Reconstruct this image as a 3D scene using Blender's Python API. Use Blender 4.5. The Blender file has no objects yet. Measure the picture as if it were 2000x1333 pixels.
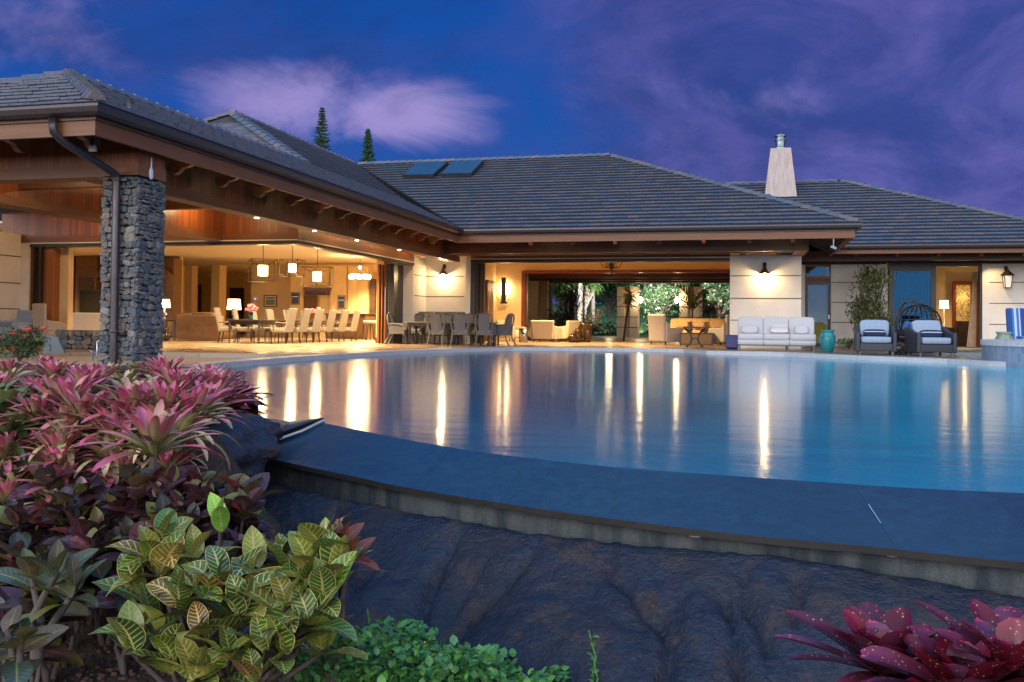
import bpy, math, random
from mathutils import Vector, Matrix, noise
S = bpy.context.scene
COL = S.collection
# ------------------------------------------------------------------ camera
F, PY, EYE = 1771.2, 598.9, 0.72          # focal length (px of a 2000 px frame), principal row, eye height above the deck
YAW, PITCH, ROLL = -0.244804, 0.018875, 0.010138
def _rot():
    cy, sy = math.cos(YAW), math.sin(YAW); cp, sp = math.cos(PITCH), math.sin(PITCH); cr, sr = math.cos(ROLL), math.sin(ROLL)
    Ry = Matrix(((cy, 0, -sy), (0, 1, 0), (sy, 0, cy)))
    Rx = Matrix(((1, 0, 0), (0, cp, sp), (0, -sp, cp)))
    Rz = Matrix(((cr, -sr, 0), (sr, cr, 0), (0, 0, 1)))
    return Rz @ Rx @ Ry
RM = _rot()
def _w(v): return Vector((v[0], v[2], -v[1]))
cam_d = bpy.data.cameras.new("camera"); cam = bpy.data.objects.new("camera", cam_d); COL.objects.link(cam); S.camera = cam
cam_d.sensor_width = 36; cam_d.lens = F / 2000 * 36; cam_d.shift_y = -(666.5 - PY) / 2000; cam_d.clip_end = 2000; cam_d.clip_start = 0.05
r_, u_, f_ = _w(RM[0]), -_w(RM[1]), _w(RM[2])
cam.matrix_world = Matrix(((r_.x, u_.x, -f_.x, 0), (r_.y, u_.y, -f_.y, 0), (r_.z, u_.z, -f_.z, EYE), (0, 0, 0, 1)))
def P(px, py, X=None, Y=None, Z=None):
    """where the line of sight through a point of the photograph meets the vertical or horizontal plane a thing stands in"""
    d = RM.transposed() @ Vector(((px - 1000) / F, (py - PY) / F, 1.0)); d = Vector((d.x, d.z, -d.y))
    t = Y / d.y if Y is not None else (X / d.x if X is not None else (Z - EYE) / d.z)
    return Vector((0, 0, EYE)) + t * d
# ------------------------------------------------------------------ render settings and light
S.render.engine = 'CYCLES'; S.cycles.use_denoising = True; S.cycles.max_bounces = 7; S.cycles.diffuse_bounces = 4
S.cycles.glossy_bounces = 4; S.cycles.transmission_bounces = 6; S.cycles.sample_clamp_indirect = 4.0; S.cycles.caustics_reflective = False; S.cycles.caustics_refractive = False
S.view_settings.view_transform = 'Standard'; S.view_settings.look = 'None'; S.view_settings.exposure = 0; S.view_settings.gamma = 1
W = bpy.data.worlds.new("World"); S.world = W; W.use_nodes = True
SUN_EL, SUN_AZ = math.radians(4), math.radians(200)     # the afterglow is low behind the camera
def world():
    nt = W.node_tree; N, L = nt.nodes, nt.links; N.clear()
    out = N.new('ShaderNodeOutputWorld'); bg = N.new('ShaderNodeBackground'); L.new(bg.outputs[0], out.inputs[0])
    tc = N.new('ShaderNodeTexCoord'); nv = N.new('ShaderNodeVectorMath'); nv.operation = 'NORMALIZE'; L.new(tc.outputs['Generated'], nv.inputs[0])
    sep = N.new('ShaderNodeSeparateXYZ'); L.new(nv.outputs[0], sep.inputs[0])
    def mth(op, a, b=None, clamp=False):
        n = N.new('ShaderNodeMath'); n.operation = op; n.use_clamp = clamp
        for i, q in enumerate((a, b)):
            if q is None: continue
            if isinstance(q, (int, float)): n.inputs[i].default_value = q
            else: L.new(q, n.inputs[i])
        return n.outputs[0]
    def ramp(fac, stops):
        n = N.new('ShaderNodeValToRGB'); L.new(fac, n.inputs[0]); e = n.color_ramp.elements
        while len(e) < len(stops): e.new(0.5)
        for q, (p, c) in zip(e, stops): q.position = p; q.color = (*c, 1)
        n.color_ramp.interpolation = 'EASE'; return n.outputs[0]
    def mix(fac, a, b, mode='MIX'):
        n = N.new('ShaderNodeMix'); n.data_type = 'RGBA'; n.blend_type = mode
        for s_, q in ((n.inputs[0], fac), (n.inputs[6], a), (n.inputs[7], b)):
            if isinstance(q, (int, float)): s_.default_value = q
            elif isinstance(q, tuple): s_.default_value = (*q, 1)
            else: L.new(q, s_)
        return n.outputs[2]
    # cloud coordinates: the sky direction flattened on to a high layer
    zz = mth('ADD', mth('MAXIMUM', sep.outputs[2], 0.0), 0.42)
    cx, cy = mth('DIVIDE', sep.outputs[0], zz), mth('DIVIDE', sep.outputs[1], zz)
    cmb = N.new('ShaderNodeCombineXYZ'); L.new(cx, cmb.inputs[0]); L.new(cy, cmb.inputs[1])
    def nz(scale, detail, rough, off, dist=0.0):
        m = N.new('ShaderNodeVectorMath'); m.operation = 'ADD'; L.new(cmb.outputs[0], m.inputs[0]); m.inputs[1].default_value = off
        n = N.new('ShaderNodeTexNoise'); n.inputs['Scale'].default_value = scale; n.inputs['Detail'].default_value = detail
        n.inputs['Roughness'].default_value = rough; n.inputs['Distortion'].default_value = dist; L.new(m.outputs[0], n.inputs['Vector']); return n.outputs['Fac']
    big = nz(1.15, 5, 0.55, (3.1, 1.7, 0), .2); small = nz(3.1, 8, 0.62, (7.3, 2.2, 0), 0.5)
    blue = ramp(sep.outputs[2], [(0.0, (0.02, 0.07, 0.28)), (0.12, (0.004, 0.085, 0.40)), (0.3, (0.002, 0.075, 0.38)), (0.5, (0.003, 0.04, 0.26))])
    # mauve cloud thickens to the right (east), open blue on the left
    side = mth('MULTIPLY', mth('ADD', sep.outputs[0], 0.27), 1.7)
    m1 = ramp(mth('ADD', mth('ADD', big, mth('MULTIPLY', side, 0.34)), mth('MULTIPLY', small, 0.28)), [(0.52, (0, 0, 0)), (0.86, (1, 1, 1))])
    mauve = mix(ramp(small, [(0.36, (0, 0, 0)), (0.64, (1, 1, 1))]), (0.035, 0.055, 0.27), (0.135, 0.115, 0.42))
    c = mix(mth('MULTIPLY', ramp(nz(2.3, 7, 0.6, (5.5, 8.1, 0), 0.3), [(0.40, (0, 0, 0)), (0.70, (1, 1, 1))]), 0.70), blue, (0.052, 0.066, 0.30))
    c = mix(mth('MULTIPLY', m1, 0.86), c, mauve)
    # lit wisps low over the roofs on the left
    def patch(px, py, rad):
        d = (RM.transposed() @ Vector(((px - 1000) / F, (py - PY) / F, 1.0))); d = Vector((d.x, d.z, -d.y)).normalized()
        s_ = N.new('ShaderNodeVectorMath'); s_.operation = 'SUBTRACT'; L.new(nv.outputs[0], s_.inputs[0]); s_.inputs[1].default_value = d
        k = N.new('ShaderNodeVectorMath'); k.operation = 'MULTIPLY'; L.new(s_.outputs[0], k.inputs[0]); k.inputs[1].default_value = (0.62, 0.62, 1.5)
        l = N.new('ShaderNodeVectorMath'); l.operation = 'LENGTH'; L.new(k.outputs[0], l.inputs[0])
        return mth('SUBTRACT', 1.0, mth('DIVIDE', l.outputs['Value'], rad), True)
    pt = mth('MAXIMUM', mth('MAXIMUM', patch(570, 205, .095), patch(770, 222, .09)), mth('MAXIMUM', mth('MULTIPLY', patch(60, 40, .12), .5), mth('MULTIPLY', patch(1450, 210, .17), .32)))
    wn = nz(3.4, 8, 0.62, (2.3, 5.2, 0), 0.5)
    wisp = ramp(mth('ADD', mth('MULTIPLY', pt, 0.95), mth('MULTIPLY', mth('SUBTRACT', wn, 0.5), 1.5)), [(0.18, (0, 0, 0)), (0.80, (1, 1, 1))])
    wisp = mth('MULTIPLY', wisp, ramp(pt, [(0.0, (0, 0, 0)), (0.3, (1, 1, 1))]))
    c = mix(mth('MULTIPLY', wisp, 1.0, True), c, (0.33, 0.27, 0.62))
    dark = mth('MULTIPLY', ramp(nz(1.7, 6, .6, (11, 4, 0), .3), [(0.46, (0, 0, 0)), (0.66, (1, 1, 1))]), 0.55)
    c = mix(dark, c, (0.012, 0.035, 0.19))
    # overhead and behind the camera the sky is still bright (afterglow)
    up = ramp(sep.outputs[2], [(0.48, (0, 0, 0)), (0.85, (1, 1, 1))])
    c = mix(up, c, (0.26, 0.56, 1.10))
    back = ramp(mth('MULTIPLY', sep.outputs[1], -1.0), [(0.0, (0, 0, 0)), (0.55, (1, 1, 1))])
    glow = ramp(sep.outputs[2], [(0.0, (2.9, 2.75, 2.75)), (0.3, (2.25, 2.4, 2.7)), (0.8, (0.50, 0.80, 1.25))])
    c = mix(back, c, glow)
    sky = N.new('ShaderNodeTexSky'); sky.sky_type = 'NISHITA'; sky.sun_disc = False; sky.sun_elevation = SUN_EL; sky.sun_rotation = SUN_AZ
    sk = N.new('ShaderNodeVectorMath'); sk.operation = 'SCALE'; L.new(sky.outputs[0], sk.inputs[0]); sk.inputs['Scale'].default_value = 0.004
    c = mix(1.0, c, sk.outputs[0], 'ADD')
    L.new(c, bg.inputs[0]); bg.inputs[1].default_value = 1.0
world()
sl = bpy.data.lights.new("sun", 'SUN'); sl.energy = 0.8; sl.angle = math.radians(25); sl.color = (1.0, 0.90, 0.84)
so = bpy.data.objects.new("sun", sl); COL.objects.link(so)
so.rotation_euler = Vector((math.sin(SUN_AZ) * -1, -math.cos(SUN_AZ) * -1 * -1, 0)).to_track_quat('-Z', 'Y').to_euler()
so.rotation_euler = Vector((0.35, 1.0, -0.42)).to_track_quat('-Z', 'Y').to_euler()
# ------------------------------------------------------------------ mesh helpers
class MB:
    def __init__(s): s.v = []; s.f = []; s.m = []; s.uv = {}
    def add(s, vs, fs, mi=0, uvs=None):
        b = len(s.v); s.v += [tuple(q) for q in vs]
        for f in fs: s.f.append(tuple(b + i for i in f)); s.m.append(mi)
        if uvs:
            for i, u in enumerate(uvs): s.uv[b + i] = u
        return s
    def box(s, x0, y0, z0, x1, y1, z1, mi=0):
        x0, x1 = sorted((x0, x1)); y0, y1 = sorted((y0, y1)); z0, z1 = sorted((z0, z1))
        return s.add([(x0, y0, z0), (x1, y0, z0), (x1, y1, z0), (x0, y1, z0), (x0, y0, z1), (x1, y0, z1), (x1, y1, z1), (x0, y1, z1)],
                     [(0, 3, 2, 1), (4, 5, 6, 7), (0, 1, 5, 4), (1, 2, 6, 5), (2, 3, 7, 6), (3, 0, 4, 7)], mi)
    def obox(s, c, size, rz=0, rx=0, ry=0, mi=0, taper=1.0):
        R = Matrix.Rotation(rz, 3, 'Z') @ Matrix.Rotation(ry, 3, 'Y') @ Matrix.Rotation(rx, 3, 'X'); c = Vector(c); a, b, h = [q / 2 for q in size]
        vs = [c + R @ Vector((x * a * (taper if z > 0 else 1), y * b * (taper if z > 0 else 1), z * h)) for z in (-1, 1) for x, y in ((-1, -1), (1, -1), (1, 1), (-1, 1))]
        return s.add(vs, [(0, 3, 2, 1), (4, 5, 6, 7), (0, 1, 5, 4), (1, 2, 6, 5), (2, 3, 7, 6), (3, 0, 4, 7)], mi)
    def bar(s, a, b, w, h=None, mi=0):
        a, b = Vector(a), Vector(b); d = (b - a); l = d.length; d.normalize(); h = h or w
        q = d.to_track_quat('Y', 'Z').to_matrix(); vs = []
        for y in (0, l):
            for x, z in ((-w / 2, -h / 2), (w / 2, -h / 2), (w / 2, h / 2), (-w / 2, h / 2)): vs.append(a + q @ Vector((x, y, z)))
        return s.add(vs, [(0, 1, 2, 3), (7, 6, 5, 4), (0, 4, 5, 1), (1, 5, 6, 2), (2, 6, 7, 3), (3, 7, 4, 0)], mi)
    def tube(s, pts, r, n=8, mi=0):
        pts = [Vector(p) for p in pts]; rs = r if isinstance(r, (list, tuple)) else [r] * len(pts); vs = []; fs = []; k = len(pts); ref = Vector((0, 0, 1))
        for i, p in enumerate(pts):
            d = (pts[min(i + 1, k - 1)] - pts[max(i - 1, 0)]); d = d.normalized() if d.length > 1e-9 else Vector((0, 0, 1))
            if abs(d.dot(ref)) > .95: ref = Vector((1, 0, 0)) if abs(d.x) < .9 else Vector((0, 1, 0))
            a = d.cross(ref).normalized(); b = d.cross(a)
            for j in range(n): t = 2 * math.pi * j / n; vs.append(p + rs[i] * (math.cos(t) * a + math.sin(t) * b))
        for i in range(k - 1):
            for j in range(n): fs.append((i * n + j, i * n + (j + 1) % n, (i + 1) * n + (j + 1) % n, (i + 1) * n + j))
        fs.append(tuple(range(n))); fs.append(tuple((k - 1) * n + j for j in reversed(range(n))))
        return s.add(vs, fs, mi)
    def lathe(s, prof, c=(0, 0, 0), n=24, mi=0, sx=1, sy=1):
        c = Vector(c); vs = []; fs = []; k = len(prof)
        for r, z in prof:
            for j in range(n): t = 2 * math.pi * j / n; vs.append((c.x + r * sx * math.cos(t), c.y + r * sy * math.sin(t), c.z + z))
        for i in range(k - 1):
            for j in range(n): fs.append((i * n + j, i * n + (j + 1) % n, (i + 1) * n + (j + 1) % n, (i + 1) * n + j))
        if prof[0][0] > 1e-4: fs.append(tuple(reversed(range(n))))
        if prof[-1][0] > 1e-4: fs.append(tuple((k - 1) * n + j for j in range(n)))
        return s.add(vs, fs, mi)
    def pillow(s, c, size, rz=0, rx=0, ry=0, e=0.35, n=14, m=10, mi=0):
        R = Matrix.Rotation(rz, 3, 'Z') @ Matrix.Rotation(ry, 3, 'Y') @ Matrix.Rotation(rx, 3, 'X'); c = Vector(c); vs = []; fs = []
        pw = lambda q, k: math.copysign(abs(q) ** k, q)
        for i in range(m + 1):
            la = -math.pi / 2 + math.pi * i / m
            for j in range(n):
                lo = 2 * math.pi * (j + .5) / n
                vs.append(c + R @ Vector((size[0] / 2 * pw(math.cos(la), e) * pw(math.cos(lo), e), size[1] / 2 * pw(math.cos(la), e) * pw(math.sin(lo), e), size[2] / 2 * pw(math.sin(la), e))))
        for i in range(m):
            for j in range(n): fs.append((i * n + j, i * n + (j + 1) % n, (i + 1) * n + (j + 1) % n, (i + 1) * n + j))
        return s.add(vs, fs, mi)
    def prism(s, pts, vec, mi=0):
        pts = [Vector(p) for p in pts]; vec = Vector(vec); n = len(pts)
        return s.add(pts + [p + vec for p in pts], [tuple(reversed(range(n))), tuple(range(n, 2 * n))] + [(i, (i + 1) % n, n + (i + 1) % n, n + i) for i in range(n)], mi)
    def poly(s, pts, mi=0): return s.add(pts, [tuple(range(len(pts)))], mi)
    def build(s, name, mats, parent=None, smooth=False, bevel=0, sub=0, loc=None):
        me = bpy.data.meshes.new(name); me.from_pydata(s.v, [], s.f)
        mats = mats if isinstance(mats, (list, tuple)) else [mats]
        for m in mats: me.materials.append(m)
        if len(mats) > 1: me.polygons.foreach_set('material_index', s.m)
        if smooth: me.polygons.foreach_set('use_smooth', [True] * len(s.f))
        if s.uv:
            ul = me.uv_layers.new(name='UVMap')
            for lp in me.loops: ul.data[lp.index].uv = s.uv.get(lp.vertex_index, (0, 0))
        me.update(); o = bpy.data.objects.new(name, me); COL.objects.link(o)
        if parent: o.parent = parent
        if loc is not None: o.location = loc
        if bevel: b = o.modifiers.new('b', 'BEVEL'); b.width = bevel; b.segments = 2; b.limit_method = 'ANGLE'
        if sub: b = o.modifiers.new('s', 'SUBSURF'); b.levels = b.render_levels = sub
        return o
def tag(o, label, cat=None, group=None, kind=None):
    if label: o['label'] = label
    if cat: o['category'] = cat
    if group: o['group'] = group
    if kind: o['kind'] = kind
    return o
def thing(name, label, cat, loc=(0, 0, 0), rz=0, group=None):
    o = bpy.data.objects.new(name, None); COL.objects.link(o); o.location = loc; o.rotation_euler = (0, 0, rz); o.empty_display_size = .2
    return tag(o, label, cat, group)
def dup(root, loc, rz=0, label=None, scale=None):
    r = root.copy(); COL.objects.link(r); r.location = loc; r.rotation_euler = (0, 0, rz)
    if scale: r.scale = (scale,) * 3 if isinstance(scale, (int, float)) else scale
    if label: r['label'] = label
    for ch in list(root.children):
        c = ch.copy(); COL.objects.link(c); c.parent = r
        for g in ch.children: d = g.copy(); COL.objects.link(d); d.parent = c
    return r
def struct(name, mb, m, **k): return tag(mb.build(name, m, **k), None, kind='structure')
def lamp(kind, loc, power, col=(1, .62, .28), size=.05, parent=None, aim=None, spot=None, name='light', shape=None):
    l = bpy.data.lights.new(name, kind); l.energy = power; l.color = col
    if kind == 'AREA': l.size = size
    else: l.shadow_soft_size = size
    if kind == 'SPOT': l.spot_size = math.radians(spot or 90); l.spot_blend = .6
    o = bpy.data.objects.new(name, l); COL.objects.link(o); o.location = loc
    if aim: o.rotation_euler = Vector(aim).to_track_quat('-Z', 'Y').to_euler()
    if parent: o.parent = parent
    return o
# ------------------------------------------------------------------ materials
def nm(name):
    m = bpy.data.materials.new(name); m.use_nodes = True; nt = m.node_tree; return m, nt, nt.nodes, nt.links, nt.nodes['Principled BSDF']
class NT:
    """small node-graph writer"""
    def __init__(s, name, rough=.6, metal=0, spec=.5):
        s.m, s.nt, s.N, s.L, s.b = nm(name); s.b.inputs['Roughness'].default_value = rough; s.b.inputs['Metallic'].default_value = metal; s.b.inputs['Specular IOR Level'].default_value = spec
    def put(s, sock, q):
        if isinstance(q, (int, float)): sock.default_value = q
        elif isinstance(q, tuple): sock.default_value = (*q, 1) if len(q) == 3 and sock.type == 'RGBA' else q
        else: s.L.new(q, sock)
    def co(s, scale=(1, 1, 1), kind='Object', loc=(0, 0, 0)):
        t = s.N.new('ShaderNodeTexCoord'); m = s.N.new('ShaderNodeMapping'); m.inputs['Scale'].default_value = scale; m.inputs['Location'].default_value = loc
        s.L.new(t.outputs[kind], m.inputs[0]); return m.outputs[0]
    def sep(s, v): n = s.N.new('ShaderNodeSeparateXYZ'); s.L.new(v, n.inputs[0]); return n.outputs
    def cmb(s, x, y, z=0.0):
        n = s.N.new('ShaderNodeCombineXYZ')
        for i, q in enumerate((x, y, z)): s.put(n.inputs[i], q)
        return n.outputs[0]
    def noise(s, v, scale, detail=4, rough=.55, dist=0):
        n = s.N.new('ShaderNodeTexNoise'); s.L.new(v, n.inputs['Vector']); n.inputs['Scale'].default_value = scale; n.inputs['Detail'].default_value = detail
        n.inputs['Roughness'].default_value = rough; n.inputs['Distortion'].default_value = dist; return n.outputs['Fac']
    def vor(s, v, scale, feat='F1', out='Distance'):
        n = s.N.new('ShaderNodeTexVoronoi'); n.feature = feat; s.L.new(v, n.inputs['Vector']); n.inputs['Scale'].default_value = scale; return n.outputs[out]
    def white(s, v): n = s.N.new('ShaderNodeTexWhiteNoise'); n.noise_dimensions = '3D'; s.L.new(v, n.inputs[0]); return n.outputs['Value']
    def math(s, op, a, b=0.0, clamp=False):
        n = s.N.new('ShaderNodeMath'); n.operation = op; n.use_clamp = clamp; s.put(n.inputs[0], a); s.put(n.inputs[1], b); return n.outputs[0]
    def ramp(s, fac, stops, interp='LINEAR'):
        n = s.N.new('ShaderNodeValToRGB'); s.put(n.inputs[0], fac); e = n.color_ramp.elements; n.color_ramp.interpolation = interp
        while len(e) < len(stops): e.new(.5)
        for q, (p, c) in zip(e, stops): q.position = p; q.color = (*(c if isinstance(c, tuple) else (c, c, c)), 1)
        return n.outputs[0]
    def mix(s, fac, a, b, mode='MIX'):
        n = s.N.new('ShaderNodeMix'); n.data_type = 'RGBA'; n.blend_type = mode; s.put(n.inputs[0], fac); s.put(n.inputs[6], a); s.put(n.inputs[7], b); return n.outputs[2]
    def island(s): n = s.N.new('ShaderNodeNewGeometry'); return n.outputs['Random Per Island']
    def bump(s, h, strength=.4, dist=.02):
        n = s.N.new('ShaderNodeBump'); n.inputs['Strength'].default_value = strength; n.inputs['Distance'].default_value = dist; s.L.new(h, n.inputs['Height']); s.L.new(n.outputs[0], s.b.inputs['Normal'])
    def col(s, q): s.put(s.b.inputs['Base Color'], q); return s
    def rough(s, q): s.put(s.b.inputs['Roughness'], q); return s
def plain(name, c, c2=None, scale=6, rough=.6, metal=0, bump=0, stretch=(1, 1, 1), isl=0, spec=.5, bdist=.01):
    n = NT(name, rough, metal, spec); v = n.co(stretch); f = n.noise(v, scale, 5)
    c2 = c2 or tuple(q * .72 for q in c); cc = n.mix(n.ramp(f, [(.3, 0.0), (.7, 1.0)]), c, c2)
    if isl: cc = n.mix(1.0, cc, n.ramp(n.island(), [(0, 1 - isl), (1, 1.0)]), 'MULTIPLY')
    n.col(cc)
    if bump: n.bump(f, bump, bdist)
    return n.m
def emit(name, c, strength, base=(.8, .8, .8)):
    n = NT(name, .6); n.col(base); n.b.inputs['Emission Color'].default_value = (*c, 1); n.b.inputs['Emission Strength'].default_value = strength; return n.m
def boards(name, c, c2, w=.1, vert=True):
    n = NT(name, .42); v = n.co(); x, y, z = n.sep(v)[:3]; h = n.math('ADD', x, y) if vert else z
    q = n.math('DIVIDE', h, w); fl = n.math('FLOOR', q); fr = n.math('FRACT', q); r = n.white(n.cmb(fl, 3.0, 7.0))
    g = n.noise(n.co((9, 9, .7) if vert else (.8, .8, 14)), 3, 5); cc = n.mix(n.math('ADD', n.math('MULTIPLY', r, .75), n.math('MULTIPLY', g, .35), True), c, c2)
    edge = n.math('GREATER_THAN', n.math('ABSOLUTE', n.math('SUBTRACT', fr, .5)), .46); n.col(n.mix(edge, cc, tuple(k * .25 for k in c)))
    n.bump(n.math('SUBTRACT', n.math('MULTIPLY', g, .2), edge), .5, .008); return n.m
def weave(name, c, c2, s=60, rough=.55):
    n = NT(name, rough); v = n.co((1, 1, 1)); x, y, z = n.sep(v)[:3]
    a = n.math('SINE', n.math('MULTIPLY', n.math('ADD', x, y), s * 2)); b = n.math('SINE', n.math('MULTIPLY', z, s * 3)); f = n.math('MULTIPLY', n.math('ADD', n.math('MULTIPLY', a, b), 1.0), .5)
    n.col(n.mix(f, c, c2)); n.bump(f, .5, .004); return n.m
M = {}
M['plaster'] = plain('plaster', (.86, .80, .72), (.74, .68, .60), 1.7, .85, bump=.15)
M['cream'] = plain('cream_paint', (.74, .56, .28), (.68, .5, .25), 2, .6)
M['creamwall'] = plain('cream_wall', (.76, .57, .31), (.72, .54, .29), 1.2, .8)
M['ceil'] = plain('ceiling_paint', (.72, .62, .46), (.68, .58, .42), 1, .8)
M['wood'] = plain('cedar', (.34, .13, .045), (.21, .075, .026), 3, .45, stretch=(1, 1, 9), bump=.1)
M['fascia'] = plain('cedar_fascia', (.21, .080, .030), (.145, .054, .020), 2.2, .5, stretch=(.5, .5, 9), bump=.08)
M['dwood'] = plain('dark_beam_wood', (.12, .045, .018), (.075, .027, .011), 3, .45, stretch=(.6, .6, 9))
M['boards'] = boards('cedar_boards', (.33, .095, .020), (.16, .042, .010))
M['dframe'] = plain('bronze_frame', (.03, .026, .024), (.02, .018, .017), 8, .35)
M['walnut'] = plain('walnut', (.10, .05, .022), (.055, .026, .012), 5, .35, stretch=(6, 6, 1))
M['espresso'] = plain('espresso', (.035, .022, .016), (.02, .013, .01), 6, .3)
M['mahog'] = plain('mahogany', (.22, .045, .018), (.13, .025, .012), 4, .3, stretch=(5, 5, 1))
M['gutter'] = plain('aged_copper', (.055, .045, .048), (.11, .09, .095), 30, .38, metal=.6, stretch=(3, 3, .2))
M['metal'] = plain('brushed_metal', (.42, .42, .43), (.32, .32, .34), 12, .25, metal=1)
M['white'] = plain('white_paint', (.75, .75, .74), (.68, .68, .67), 8, .5)
def m_tiles():
    n = NT('roof_tiles', .45); r = n.island(); g = n.noise(n.co(), 26, 4); w = n.noise(n.co(), .35, 3)
    base = n.ramp(r, [(0, (.06, .11, .175)), (.28, (.11, .13, .17)), (.48, (.165, .15, .165)), (.72, (.22, .155, .14)), (1, (.075, .11, .165))], 'LINEAR')
    base = n.mix(n.math('MULTIPLY', w, .5), base, (.11, .12, .145)); n.col(n.mix(1.0, base, n.ramp(g, [(.2, .72), (.8, 1.15)]), 'MULTIPLY')); n.bump(g, .35, .01)
    n.b.inputs['Roughness'].default_value = .42; return n.m
M['tiles'] = m_tiles()
M['tile_lit_edge'] = plain('painted_lit_edge', (.20, .225, .29), (.13, .14, .18), 9, .5); M['tile_shadow'] = plain('painted_tile_shadow', (.03, .035, .05), (.02, .022, .03), 9, .7)  # pale lit edge and dark shade under each course, painted on the butts
def m_stone():
    n = NT('lava_stone', .7); r = n.island(); g = n.noise(n.co(), 45, 6, .65)
    base = n.ramp(r, [(0, (.07, .085, .10)), (.3, (.13, .14, .15)), (.5, (.20, .155, .125)), (.7, (.085, .105, .125)), (.87, (.28, .25, .215)), (1, (.12, .105, .10))])
    n.col(n.mix(1.0, base, n.ramp(g, [(.25, .5), (.75, 1.35)]), 'MULTIPLY')); n.bump(g, .6, .012); return n.m
M['stone'] = m_stone()
M['mortar'] = plain('dark_mortar', (.05, .048, .045), (.03, .03, .03), 20, .9)
def m_deck():
    n = NT('travertine_deck', .3); v = n.co(); b = n.N.new('ShaderNodeTexBrick'); n.L.new(v, b.inputs['Vector'])
    b.inputs['Color1'].default_value = (.30, .20, .13, 1); b.inputs['Color2'].default_value = (.21, .145, .10, 1); b.inputs['Mortar'].default_value = (.10, .08, .06, 1)
    b.inputs['Scale'].default_value = 1; b.inputs['Mortar Size'].default_value = .006; b.inputs['Brick Width'].default_value = 1.2; b.inputs['Row Height'].default_value = .6
    g = n.noise(v, 3, 6); n.col(n.mix(1.0, b.outputs[0], n.ramp(g, [(.2, .6), (.8, 1.3)]), 'MULTIPLY')); n.rough(n.ramp(n.noise(v, 1.1, 3), [(.35, .2), (.65, .5)])); n.bump(g, .08, .01); return n.m
M['deck'] = m_deck()
def m_water():
    n = NT('pool_water', .05, spec=.34); n.b.inputs['IOR'].default_value = 1.33; v = n.co(); x = n.sep(v)[0]; y = n.sep(v)[1]
    g = n.noise(n.co((.25, .6, 1)), 1.0, 4, .6, .6)
    t = n.math('ADD', n.math('MULTIPLY', x, .16), n.math('MULTIPLY', g, .9)); n.col(n.ramp(t, [(.0, (.001, .10, .20)), (.5, (.0, .22, .36)), (1, (.0, .40, .52))]))
    n.b.inputs['Roughness'].default_value = .12
    rip = n.noise(n.co((1.0, 2.0, 1)), 1.3, 2, .5, .2); fine = n.noise(n.co((.8, 2.6, 1)), 22, 2, .5)
    n.bump(n.math('ADD', n.math('MULTIPLY', rip, .5), n.math('MULTIPLY', fine, .10)), .22, .03); return n.m
M['water'] = m_water()
def m_slab():
    n = NT('wet_slate', .22); v = n.co(); g = n.noise(v, 14, 6, .6); w = n.noise(v, 1.3, 3)
    st = n.noise(n.co((1.2, 1.2, 1)), 5, 6, .7, 1.5); k_ = n.ramp(n.island(), [(0, .86), (1, 1.1)]); n.col(n.mix(1.0, n.mix(1.0, n.mix(n.ramp(st, [(.35, 0.0), (.75, 1.0)]), (.014, .046, .078), (.019, .058, .094)), n.ramp(g, [(.2, .7), (.8, 1.25)]), 'MULTIPLY'), k_, 'MULTIPLY')); n.rough(n.ramp(w, [(.3, .2), (.7, .36)])); n.bump(g, .12, .006); return n.m
M['slab'] = m_slab()
def m_conc():
    n = NT('stained_concrete', .8); v = n.co(); g = n.noise(v, 90, 4, .7); w = n.noise(n.co((3, 3, .5)), 2.2, 4); k = n.noise(n.co((1, 1, 1), loc=(4, 2, 1)), 3.5, 5)
    c = n.mix(n.ramp(w, [(.4, 0.0), (.6, 1.0)]), (.085, .098, .10), (.022, .034, .045)); c = n.mix(n.ramp(k, [(.68, 0.0), (.74, .7)]), c, (.16, .14, .07)); n.col(n.mix(1.0, c, n.ramp(g, [(.25, .55), (.75, 1.4)]), 'MULTIPLY')); n.bump(g, .4, .006); return n.m
M['conc'] = m_conc()
M['coping'] = plain('pale_coping', (.55, .54, .55), (.42, .41, .42), 14, .4, bump=.1)
M['sandst'] = plain('pale_terrazzo', (.42, .38, .33), (.30, .27, .24), 40, .5, bump=.1)
def m_mosaic():
    n = NT('blue_mosaic', .25); v = n.co(); b = n.N.new('ShaderNodeTexBrick'); x, y, z = n.sep(v)[:3]; n.L.new(n.cmb(n.math('ADD', x, y), z, 0.0), b.inputs['Vector'])
    b.inputs['Color1'].default_value = (.16, .25, .36, 1); b.inputs['Color2'].default_value = (.24, .33, .43, 1); b.inputs['Mortar'].default_value = (.28, .33, .38, 1); b.inputs['Scale'].default_value = 1
    b.inputs['Mortar Size'].default_value = .004; b.inputs['Brick Width'].default_value = .05; b.inputs['Row Height'].default_value = .2; b.offset = 0; n.col(b.outputs[0]); return n.m
M['mosaic'] = m_mosaic()
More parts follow.
